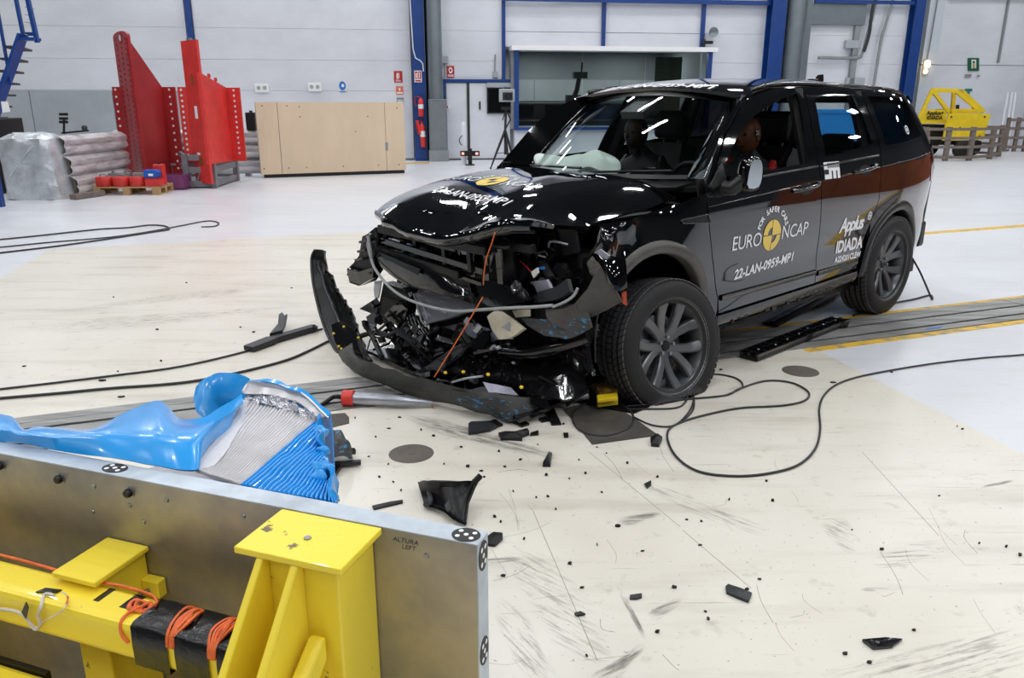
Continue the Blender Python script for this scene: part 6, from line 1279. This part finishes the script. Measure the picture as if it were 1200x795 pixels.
# grey slatted crate
cA, cB = G(219,222), G(252,220); cr_o = thing('metal_crate', 'low grey slatted metal crate holding the bright red barrier', 'crate', cA)
P_ = [Vector((G(216,222).x, 15.15, 0)), Vector((G(250,221).x, 15.20, 0)), Vector((G(291,208).x, 16.7, 0)), Vector((G(216,222).x-.75, 16.7, 0))]
for i in range(4):
    a, b = P_[i], P_[(i+1) % 4]
    MB().beam(a, a+Vector((0,0,.62)), .10, .10).build('crate_post', 'rail_grey', cr_o)
    for z in (.08, .34, .57): MB().beam(a+Vector((0,0,z)), b+Vector((0,0,z)), .05, .11).build('crate_rail', 'rail_grey', cr_o)
for k in range(3): q = P_[0].lerp(P_[1], (k+.5)/3); MB().beam(P_[0].lerp(P_[1], k/3)+Vector((0,.02,.10)), q+Vector((0,.02,.32)), .03, .03).build('crate_brace', 'rail_grey', cr_o)
MB().prism([p+Vector((0,0,.06)) for p in P_], (0,0,.03)).build('crate_floor', 'grey_paint', cr_o)
pu = thing('purple_crate', 'open purple plastic crate beside the pallet', 'crate', G(204,223)); c = G(203,223)
for x0, x1, y0, y1 in ((-.22,.20,0,.03), (-.22,.20,.37,.40), (-.22,-.19,.03,.37), (.17,.20,.03,.37)): MB().box(c.x+x0, c.x+x1, c.y+y0, c.y+y1, .02, .27).build('crate_side', 'purple', pu)
MB().box(c.x-.22, c.x+.20, c.y, c.y+.40, 0, .03).build('crate_base', 'purple', pu)
gb = thing('grey_box', 'long grey box behind the purple crate', 'box', G(205,216)); c = G(206,215); MB().box(c.x-.40, c.x-.05, c.y+.2, c.y+.6, 0, .34).build('box_body', 'rail_grey', gb, bevel=.01); MB().box(c.x-.42, c.x-.03, c.y+.18, c.y+.62, .34, .38).build('box_lid', 'grey_paint', gb)
# pallet and what stands on it
pc_ = G(148,229); PALA = R(4); pal = thing('pallet', 'pale wooden pallet loaded with red weights', 'pallet', pc_, PALA); ZT = .150
for k in range(5): MB().box(-.56,.56,.02+k*.16,.13+k*.16,.122,.144).build('top_board', 'wood_pallet', pal, world=False)
for x in (-.56,-.06,.44):
    MB().box(x,x+.12,.02,.77,.100,.122).build('cross_board', 'wood_pallet', pal, world=False); MB().box(x,x+.12,.02,.77,0,.02).build('bottom_board', 'wood_pallet', pal, world=False)
    for y in (.02,.34,.66): MB().box(x,x+.12,y,y+.11,.02,.10).build('block', 'wood_pallet', pal, world=False)
def on_pal(x, y, z=.144): return Matrix.Translation(pc_) @ Matrix.Rotation(PALA, 4, 'Z') @ Vector((x, y, z))
nm = ('left end', 'second place from the left', 'third place from the left')
w0 = thing('red_weight', 'round red steel weight at the left end of the pallet front row', 'weight', on_pal(-.41,.16), 0, 'red weights on the pallet')
MB().lathe([(0,.0), (.13,.0), (.14,.012), (.14,.15), (.13,.165), (.06,.165), (.05,.155), (0,.155)], (0,0,0), (0,0,1), 28).build('weight_body', 'red_bright', w0, world=False, smooth=40); MB().tube(crom([(-.06,0,.16), (-.05,0,.20), (.05,0,.20), (.06,0,.16)], 4), .012, 6).build('weight_handle', 'grey_paint', w0, world=False)
copy_tree(w0, loc=on_pal(-.12,.16), label='round red steel weight second from the left in the pallet front row'); copy_tree(w0, loc=on_pal(.17,.16), label='round red steel weight third from the left in the pallet front row')
bx = thing('red_box', 'flat red steel box at the right end of the pallet front row', 'box', on_pal(.45,.16), PALA); MB().box(-.12,.13,-.12,.12,0,.13).build('box_body', 'red_bright', bx, world=False, bevel=.006); MB().box(-.125,.135,-.125,.125,.13,.15).build('box_lid', 'red_barrier', bx, world=False)
bx = thing('red_can', 'upright red canister at the back right corner of the pallet', 'canister', on_pal(.47,.42), PALA); MB().box(-.09,.09,-.08,.08,0,.36).build('can_body', 'red_bright', bx, world=False, bevel=.02); MB().cyl((0,0,.36), (0,0,.39), .03, n=12).build('can_cap', 'black', bx, world=False)
bx = thing('blue_bin', 'small blue storage bin on the flat red box', 'bin', on_pal(.43,.16,.296), PALA); MB().prism([(-.11,-.10,0), (.11,-.10,0), (.13,-.10,.09), (.09,-.10,.13), (-.11,-.10,.13)], (0,.20,0)).build('bin_body', 'blue_bin', bx, world=False, bevel=.005); MB().box(-.03,.05,-.103,-.10,.03,.07).build('bin_label', 'white', bx, world=False)
for i, (x, y, l) in enumerate(((-.30,.55,'left grey steel bar resting behind the red weights'), (.12,.58,'right grey steel bar resting behind the red weights'))):
    bx = thing('steel_bar', l, 'bar', on_pal(x, y), PALA); MB().box(-.18,.19,-.05,.05,0,.20).build('bar_body', 'grey_paint', bx, world=False, bevel=.006); MB().cyl((-.1,0,.20), (-.1,0,.24), .02, n=8).build('bar_knob', 'steel', bx, world=False); MB().cyl((.12,0,.20), (.12,0,.24), .02, n=8).build('bar_knob', 'steel', bx, world=False)
# wooden panel on its dark foot
A, B = G(307,209), G(476,203); A = Vector((A.x, A.y, 0)); B = Vector((B.x, B.y, 0)); d_ = B-A; n_ = Vector((-d_.y, d_.x, 0)).normalized()
wpn = thing('plywood_hoarding', 'large pale wooden board panel standing by the blue column', 'panel', A)
MB().prism([A+n_*.02+d_*.02, B+n_*.02-d_*.01, B+n_*.18-d_*.01, A+n_*.18+d_*.02], (0,0,.10)).build('panel_foot', 'black', wpn)
for a, b in ((0,.135), (.138,.86), (.863,1.0)):
    MB().prism([A+d_*a, A+d_*b, A+d_*b+n_*.14, A+d_*a+n_*.14], (0,0,1.50)).build('board', 'wood_panel', wpn).location = (0,0,.075)
for s_, z in ((.04,1.5), (.2,1.5), (.28,1.48), (.28,1.27), (.02,.2), (.18,.2), (.3,.2), (.74,1.27), (.55,.2), (.8,.2), (.95,.2), (.95,1.45), (.65,.95)): MB().ball(A+d_*s_-n_*.002+Vector((0,0,z)), .014, .006, .014, 8, 5).build('screw', 'darkgrey', wpn)
MB().prism([A+d_*.855-n_*.003+Vector((0,0,.52)), A+d_*.875-n_*.003+Vector((0,0,.52)), A+d_*.875-n_*.003+Vector((0,0,.70)), A+d_*.855-n_*.003+Vector((0,0,.70))], -n_*.002).build('pencil_mark', 'grey_paint', wpn)
bk = thing('black_case', 'small black case standing on the guardrail left of the wooden panel', 'case', Vector((Yp(292,149,17.6).x, 17.85, 1.00))); c = Yp(292,148,17.6); MB().box(c.x-.10, c.x+.10, 17.7, 17.95, 1.00, 1.36).build('case_body', 'black', bk, bevel=.01); MB().box(c.x-.03, c.x+.03, 17.78, 17.82, 1.36, 1.40).build('case_handle', 'black', bk)
for s_, z, l in ((-4.15,1.95,'left double wall socket above the wooden panel'), (-2.75,1.98,'right double wall socket above the wooden panel')):
    so_ = thing('wall_socket', l, 'socket', wp(s_,0,z), WA); wbox(MB(), s_-.18, s_+.18, 0, .07, z-.12, z+.10).build('socket_box', 'white', so_, bevel=.01)
    for k in (-.08,.08): MB().cyl(wp(s_+k,.07,z), wp(s_+k,.085,z), .05, n=12).build('socket_face', 'wall_low', so_)
# signs and extinguishers at the blue column
def sign(label, s0, s1, z0, z1, bg, off, draw=None, cat='sign'):
    t = thing('wall_sign', label, cat, wp((s0+s1)/2, off, z0), WA); wbox(MB(), s0, s1, off, off+.012, z0, z1).build('sign_board', bg, t)
    if draw:
        for mt, f in draw: m = MB(); f(m, lambda x, y: wp(s0+(s1-s0)*x, off+.014, z0+(z1-z0)*y)); m.build('sign_print', mt, t, recalc=False)
    return t
def ext_icon(m, f): rect_mb(m, f, .30,.48,.30,.75); rect_mb(m, f, .33,.45,.75,.84); rect_mb(m, f, .56,.64,.36,.84); rect_mb(m, f, .50,.60,.78,.84); rect_mb(m, f, .2,.8,.10,.14); rect_mb(m, f, .2,.7,.18,.22)
sign('dark red extinguisher sign on the white wall left of the blue column', -.60,-.37,2.10,2.40,'red_decal',.0, [('white_decal', ext_icon)])
sign('red and white extinguisher sign on the blue column', -.05,.15,2.10,2.40,'white_decal',.35, [('red_decal', lambda m, f: (rect_mb(m, f, .08,.45,.28,.94), rect_mb(m, f, .52,.92,.28,.94), rect_mb(m, f, .1,.9,.06,.20))), ('white_decal', lambda m, f: (rect_mb(m, lambda x, y: f(x, y)+Vector(WN)*.002, .2,.34,.36,.8), rect_mb(m, lambda x, y: f(x, y)+Vector(WN)*.002, .64,.74,.36,.86)))])
sign('orange square notice under the dark red extinguisher sign', -.56,-.36,1.78,2.0,'orange_decal',.0, [('white_decal', lambda m, f: (rect_mb(m, f, .1,.9,.12,.30), rect_mb(m, f, .4,.6,.45,.8)))])
sign('grey square notice under the orange notice', -.55,-.36,1.50,1.70,'grey_paint',.0, [('white_decal', lambda m, f: (rect_mb(m, f, .1,.9,.4,.5), rect_mb(m, f, .1,.9,.6,.7)))])
sign('small red fire bell sign right of the round duct', .86,1.06,2.24,2.54,'red_decal',.02, [('white_decal', lambda m, f: (disc_mb(m, f, .5,.62,.27), rect_mb(m, f, .1,.9,.08,.14), rect_mb(m, f, .1,.9,.18,.24))), ('red_decal', lambda m, f: disc_mb(m, lambda x, y: f(x, y)+Vector(WN)*.002, .5,.62,.14))])
sign('round blue safety sign above the right end of the wooden panel', -2.12,-1.90,1.84,2.12,'wall_white',.0, [('blue_decal', lambda m, f: (disc_mb(m, f, .5,.6,.42), rect_mb(m, f, .1,.9,.02,.12))), ('white_decal', lambda m, f: disc_mb(m, lambda x, y: f(x, y)+Vector(WN)*.002, .55,.62,.16))])
def extinguisher(label, s0, z0, h, tilt):
    t = thing('fire_extinguisher', label, 'extinguisher', wp(s0,.44,z0), WA, 'extinguishers on the blue column'); r = .075; o = wp(s0,.45,z0); up = (Vector((0,0,1))+Vector(WD)*tilt).normalized()
    MB().lathe([(0,0), (r*.9,0), (r,.02), (r,h*.78), (r*.7,h*.88), (r*.3,h*.92), (r*.3,h)], o, up, 18).build('cylinder', 'red_bright', t, smooth=40)
    MB().lathe([(r+.002,h*.40), (r+.002,h*.62)], o, up, 18).build('label_band', 'white', t, smooth=40); MB().beam(o+up*h, o+up*(h+.05)+Vector(WD)*.06, .03, .02).build('valve', 'black', t)
    MB().tube(crom([o+up*(h*.98)-Vector(WD)*.03, o+up*(h*1.0)-Vector(WD)*.13, o+up*(h*.75)-Vector(WD)*.16, o+up*(h*.5)-Vector(WD)*.11], 5), .016, 6).build('extinguisher_hose', 'red_barrier', t, smooth=60); MB().beam(o-Vector(WN)*.08+up*h*.5, o+up*h*.5, .04, .04).build('bracket', 'darkgrey', t); return t
extinguisher('upper red fire extinguisher hanging on the blue column', .10, 1.20, .52, .0); e2 = extinguisher('lower tall red fire extinguisher hanging on the blue column', .14, .38, .70, -.05)
MB().tube([wp(-.02,.46,1.1), wp(.06,.48,.72)], .045, 8).build('horn', 'red_bright', e2)
al = thing('alarm_button', 'small red alarm button on the door frame', 'alarm button', wp(.88,.1,1.45), WA); wbox(MB(), .80,.92,.12,.17,1.40,1.50).build('button_box', 'white', al); wbox(MB(), .82,.86,.17,.18,1.42,1.48).build('button', 'red_decal', al)
jb = thing('switch_box', 'small grey switch box beside the round duct', 'switch box', wp(.78,0,2.65), WA); wbox(MB(), .66,.90,.02,.14,2.60,2.78).build('box_body', 'wall_low', jb, bevel=.008); MB().tube([wp(.80,.06,2.6), wp(.80,.06,2.2)], .015, 6).build('conduit', 'grey_paint', jb)
jb = thing('switch_box', 'pale switch box above the screen beside the thin blue post', 'switch box', wp(2.2,0,2.3), WA); wbox(MB(), 2.14,2.28,.0,.08,2.24,2.40).build('box_body', 'wall_low', jb, bevel=.008); MB().tube([wp(2.2,.04,2.4), wp(2.21,.04,2.85)], .02, 6).build('conduit', 'grey_paint', jb)
struct('trim_18', MB().prism([G(472,191), G(503,190), G(503,191.8), G(474,192.5)], (0,0,.002)), 'yellow_line')
tv = thing('screen', 'flat black screen hung on the white sliding door', 'screen', wp(2.35,.15,1.27), WA); wbox(MB(), 1.96,2.74,.10,.17,1.27,1.97).build('screen_body', 'black', tv, bevel=.008); wbox(MB(), 1.99,2.71,.17,.173,1.31,1.94).build('screen_glass', 'screen', tv); wbox(MB(), 2.2,2.5,.05,.10,1.45,1.8).build('screen_bracket', 'darkgrey', tv)
wbox(MB(), 1.95,2.75,.08,.19,1.975,2.10).build('screen_shelf', 'wall_low', tv)
# camera on its tripod in front of the door
YT = 20.0; tr = thing('tripod', 'black camera tripod before the white sliding door', 'tripod', Vector((Yp(593,188,YT).x, YT, 0))); hub = Yp(592,152,YT); top_ = Yp(593,128,YT)
for du, dy in ((-17,-.3), (13,-.3), (4,.5)):
    f_ = Yp(592+du,188,YT+dy); f_ = Vector((f_.x, YT+dy, .02)); MB().tube([hub+Vector((0,0,-.02)), hub.lerp(f_, .55), f_], [.035,.030,.018], 7).build('leg', 'black', tr); MB().ball(f_, .025, n=8, m=5).build('foot', 'rubber', tr); MB().tube([hub+Vector((0,0,-.55)), hub.lerp(f_, .62)], .009, 5).build('strut', 'black', tr)
MB().tube([hub+Vector((0,0,-.6)), hub, top_], .03, 8).build('centre_column', 'darkgrey', tr); MB().tube([hub, hub.lerp(top_, .5)+Vector((.12,0,0)), top_], .02, 6).build('column_brace', 'black', tr); MB().obox(top_+Vector((0,0,.02)), (.12,0,0), (0,.1,0), (0,0,.04)).build('tripod_head', 'black', tr); MB().tube([top_, top_+Vector((-.08,-.3,-.25))], .014, 6).build('pan_handle', 'black', tr)
cm = thing('video_camera', 'white high-speed camera mounted on the tripod', 'camera', top_+Vector((0,0,.06))); c = Yp(594,112,YT); c.z = max(c.z, top_.z+.21)
MB().obox(c, (.19,0,.0), (0,.22,0), (0,0,.15)).build('camera_body', 'wall_low', cm, bevel=.02); MB().lathe([(0,.1), (.06,.1), (.08,.12), (.08,.0)], c+Vector((.04,-.22,-.02)), (0,-1,0), 16).build('lens', 'black', cm, smooth=40); MB().obox(c+Vector((.02,-.225,-.02)), (.12,0,0), (0,.01,0), (0,0,.09)).build('camera_front', 'darkgrey', cm)
MB().tube([c+Vector((-.1,0,.15)), c+Vector((-.08,0,.20)), c+Vector((.1,0,.20)), c+Vector((.12,0,.15))], .018, 6).build('top_handle', 'grey_paint', cm)
# light barrier post
p0 = Vector((Yp(551,190,21.0).x, 21.0, 0)); lb = thing('light_barrier', 'slim black post with a light bar and red lamps before the sliding door', 'light barrier', p0)
MB().beam(p0, p0+Vector((0,0,.42)), .10, .10).build('post', 'black', lb); MB().beam(p0+Vector((-.25,-.06,.30)), p0+Vector((.25,-.06,.30)), .08, .13).build('light_bar', 'black', lb); MB().cyl(p0+Vector((0,-.1,0)), p0+Vector((0,-.1,.03)), .12, n=16).build('foot', 'darkgrey', lb)
for k in (-.18, .18): MB().obox(p0+Vector((k,-.105,.30)), (.03,0,0), (0,.006,0), (0,0,.025)).build('red_lamp', 'lamp_red', lb)
wc = thing('white_cylinder', 'slender white gas cylinder beside the light barrier post', 'cylinder', p0+Vector((-.12,.1,0))); MB().lathe([(0,0), (.075,0), (.075,1.0), (.05,1.06), (.02,1.08), (.02,1.14), (0,1.14)], p0+Vector((-.17,.16,0)), (0,0,1), 14).build('cylinder_body', 'wall_white', wc, smooth=40); MB().tube(crom([p0+Vector((-.2,.05,.75)), p0+Vector((-.27,.02,.66)), p0+Vector((-.26,.02,.56)), p0+Vector((-.2,.05,.5))], 4), .012, 6).build('cylinder_handle', 'darkgrey', wc)
# blue container seen through the car's rear windows
bcp = Yp(985,150,15.0); bc = thing('blue_container', 'bright blue container seen through the rear side window', 'container', Vector((bcp.x, 15.4, 0))); x0, x1 = Yp(962,131,15).x, Yp(1062,131,15).x; zt = Yp(985,131.5,15).z
MB().box(x0, x1, 15.0, 16.0, .12, zt).build('container_body', 'blue_box', bc, bevel=.02); MB().box(x0-.03, x1+.03, 14.97, 16.03, zt-.02, zt+.05).build('container_lid', 'blue_box', bc, bevel=.01)
for x in (x0+.2, x1-.3): MB().box(x, x+.12, 15.05, 15.95, 0, .12).build('container_foot', 'black', bc)
# right corner: signs, lamp, test cart, fences
def rsign(label, u0, v0, u1, v1, bg, draw=None, off=.06, name='wall_sign', cat='sign'):
    def f(x, y, o=0.0):
        return Vector(on_plane(u0+(u1-u0)*x, v1+(v0-v1)*y, B1+RN*off, RN))+RN*o
    t = thing(name, label, cat, f(.5, 0), WA); MB().plate([f(0,0), f(1,0), f(1,1), f(0,1)], .02).build('sign_board', bg, t)
    for mt, g in (draw or []): m = MB(); g(m, lambda x, y: f(x, y, .025)); m.build('sign_print', mt, t, recalc=False)
    return t
rsign('green emergency exit sign with a white doorway on the far right wall', 1134,68,1147,83,'green_decal', [('white_decal', lambda m, f: (rect_mb(m, f, .30,.40,.18,.84), rect_mb(m, f, .62,.72,.18,.84), rect_mb(m, f, .30,.72,.76,.86))), ('yellow_decal', lambda m, f: rect_mb(m, f, .46,.56,.2,.6))])
rsign('small teal arrow sign above the yellow test cart', 1131,104,1139,107,'teal_decal', [('teal_decal', lambda m, f: (rect_mb(m, f, .2,.6,-1.2,0.1)))])
rsign('grey emergency light unit below the green exit sign', 1131,87,1138,90,'grey_paint', None, .08, 'emergency_light', 'light')
rsign('small grey detector right of the emergency light', 1145,88,1148,90,'grey_paint', None, .08, 'detector', 'detector')
lp = Vector(on_plane(1087,75,B1+RN*.3,RN)); wl = thing('wall_lamp', 'small glowing wall lamp beside the right blue column', 'lamp', lp, WA); MB().ball(lp, .10,.08,.13, 12, 8).build('lamp_globe', 'lamp_warm', wl, smooth=60); MB().ball(lp+Vector((-.03,0,-.24)), .07,.06,.08, 10, 6).build('lamp_globe', 'lamp_warm', wl, smooth=60); MB().tube([lp+Vector((0,.08,.1)), lp+Vector((.05,.1,1.0)), lp+Vector((.12,.1,3.5))], .02, 6).build('lamp_conduit', 'grey_paint', wl); MB().obox(lp+Vector((0,.12,-.1)), (.09,0,0), (0,.04,0), (0,0,.25)).build('lamp_plate', 'grey_paint', wl)
YC = 24.0; cart = thing('test_cart', 'yellow steel test cart with a triangular tube frame behind the grey fence', 'test cart', Vector((Yp(1120,178,YC).x, YC, 0)))
def cbm(u0, v0, u1, v1, w=.10, nm='frame_tube', d0=0.0, d1=0.0): return MB().beam(Yp(u0, v0, YC+d0), Yp(u1, v1, YC+d1), w, w).build(nm, 'yellow', cart, bevel=.01)
for d0 in (0.0, .9): cbm(1075,144,1092.5,105.5, d0=d0, d1=d0); cbm(1092.5,105.5,1112,132, d0=d0, d1=d0) if d0 == 0 else cbm(1118,106,1116,130, d0=d0, d1=d0)
cbm(1091,106,1120,106.5, w=.11); cbm(1097,105,1127,106.5, d0=.9, d1=.9); cbm(1092,106,1097,105, d0=0, d1=.9); cbm(1119,106.5,1127,106.5, d0=0, d1=.9); cbm(1120,106.5,1150,132); cbm(1127,106.5,1153,131, d0=.9, d1=.9)
def cq(nm, pts, dy, th, mt='yellow'): return MB().prism([Yp(u, v, YC+dy) for u, v in pts], (0,th,0)).build(nm, mt, cart)
TX = cq('left_panel', [(1077,145),(1080,128.5),(1110,128.5),(1108,145)], -.02, .05); cq('right_panel', [(1105,165),(1108,148),(1112,133),(1161,133.5),(1157,149),(1152,164)], -.3, .06); cq('top_tray', [(1115,128),(1150,127.5),(1149,133),(1116,133)], -.1, .9)
w_ = MB(); p0_, p1_ = Yp(1087,138,YC-.05), Yp(1104,138,YC-.05); k_ = (p1_.x-p0_.x)
text_mb(w_, 'Applus+', .15, lambda x, y: Vector(((p0_.x+p1_.x)/2+x, YC-.045, Yp(1095,134.5,YC).z+y)), bold=.006); text_mb(w_, 'IDIADA', .14, lambda x, y: Vector(((p0_.x+p1_.x)/2+x, YC-.045, Yp(1095,140,YC).z+y)), bold=.006); w_.build('lettering', 'black_decal', TX, recalc=False)
for u in (1122, 1141): MB().cyl(Yp(u,128,YC+.2), Yp(u,123,YC+.2), .05, n=10).build('damper', 'black', cart)
cq('chassis', [(1078,170),(1078,146),(1108,146),(1106,165),(1150,165),(1150,170)], .1, .8, 'black'); cq('ballast_box', [(1083,168),(1083,149),(1090,149),(1090,168)], -.02, .1, 'wood_grey')
for u, dy in ((1128,-.25), (1140,.9), (1090,.9)): p = Yp(u,168,YC+dy); MB().lathe([(0,-.09), (.2,-.09), (.25,-.06), (.25,.06), (.2,.09), (0,.09)], Vector((p.x, YC+dy, .25)), (0,1,0), 22).build('wheel', 'rubber', cart, smooth=40)
for u, v in ((1115,137), (1154,137), (1111,159), (1148,160), (1125,150)): MB().ball(Yp(u,v,YC-.31), .03, .02, .03, 8, 5).build('bolt', 'darkgrey', cart)
YF = 22.8; fn_ = thing('slatted_fence', 'low grey slatted fence in front of the yellow test cart', 'fence', Vector((Yp(1120,180,YF).x, YF, 0)))
fx = [(1078,YF), (1110,YF-.3), (1138,YF-.2), (1162,YF+.5), (1172,YF+1.6)]
FP = [Vector((Yp(u,170,Y).x, Y, 0)) for u, Y in fx]
for i, p in enumerate(FP): MB().beam(p, p+Vector((0,0,.92)), .10, .12).build('fence_post', 'wood_grey', fn_)
FP.append(Vector((Yp(1140,170,YF+2.0).x, YF+2.2, 0)))
for a, b in zip(FP, FP[1:]):
    for z in (.10, .38, .62, .86): MB().beam(a+Vector((0,-.07,z)), b+Vector((0,-.07,z)), .03, .075).build('fence_slat', 'wood_grey', fn_)
YG = 27.0; f2 = thing('slatted_fence', 'short dark slatted fence at the far right edge', 'fence', Vector((Yp(1195,160,YG).x, YG, 0))); xa, xb = Yp(1181,150,YG).x, Yp(1216,150,YG).x
for k in range(4): MB().beam((xa+(xb-xa)*k/3,YG,0), (xa+(xb-xa)*k/3,YG,1.1), .10, .10).build('fence_post', 'wood_grey', f2)
for z in (.15,.45,.75,1.02): MB().beam((xa,YG-.06,z), (xb,YG-.06,z), .03, .09).build('fence_slat', 'wood_grey', f2)
for i, (u0, u1, l) in enumerate(((1172,1181,'left white pole leaning against the far right wall'), (1178,1186,'middle white pole leaning against the far right wall'), (1183,1190,'right white pole leaning against the far right wall'))):
    a = Yp(u0,162,27.3); b = Yp(u1,109,28.4); a.z = .02; o = MB().cyl(a, b, .05, n=10).build('white_pole', 'wall_white', smooth=40); tag(o, l, 'pole', 'white leaning poles')
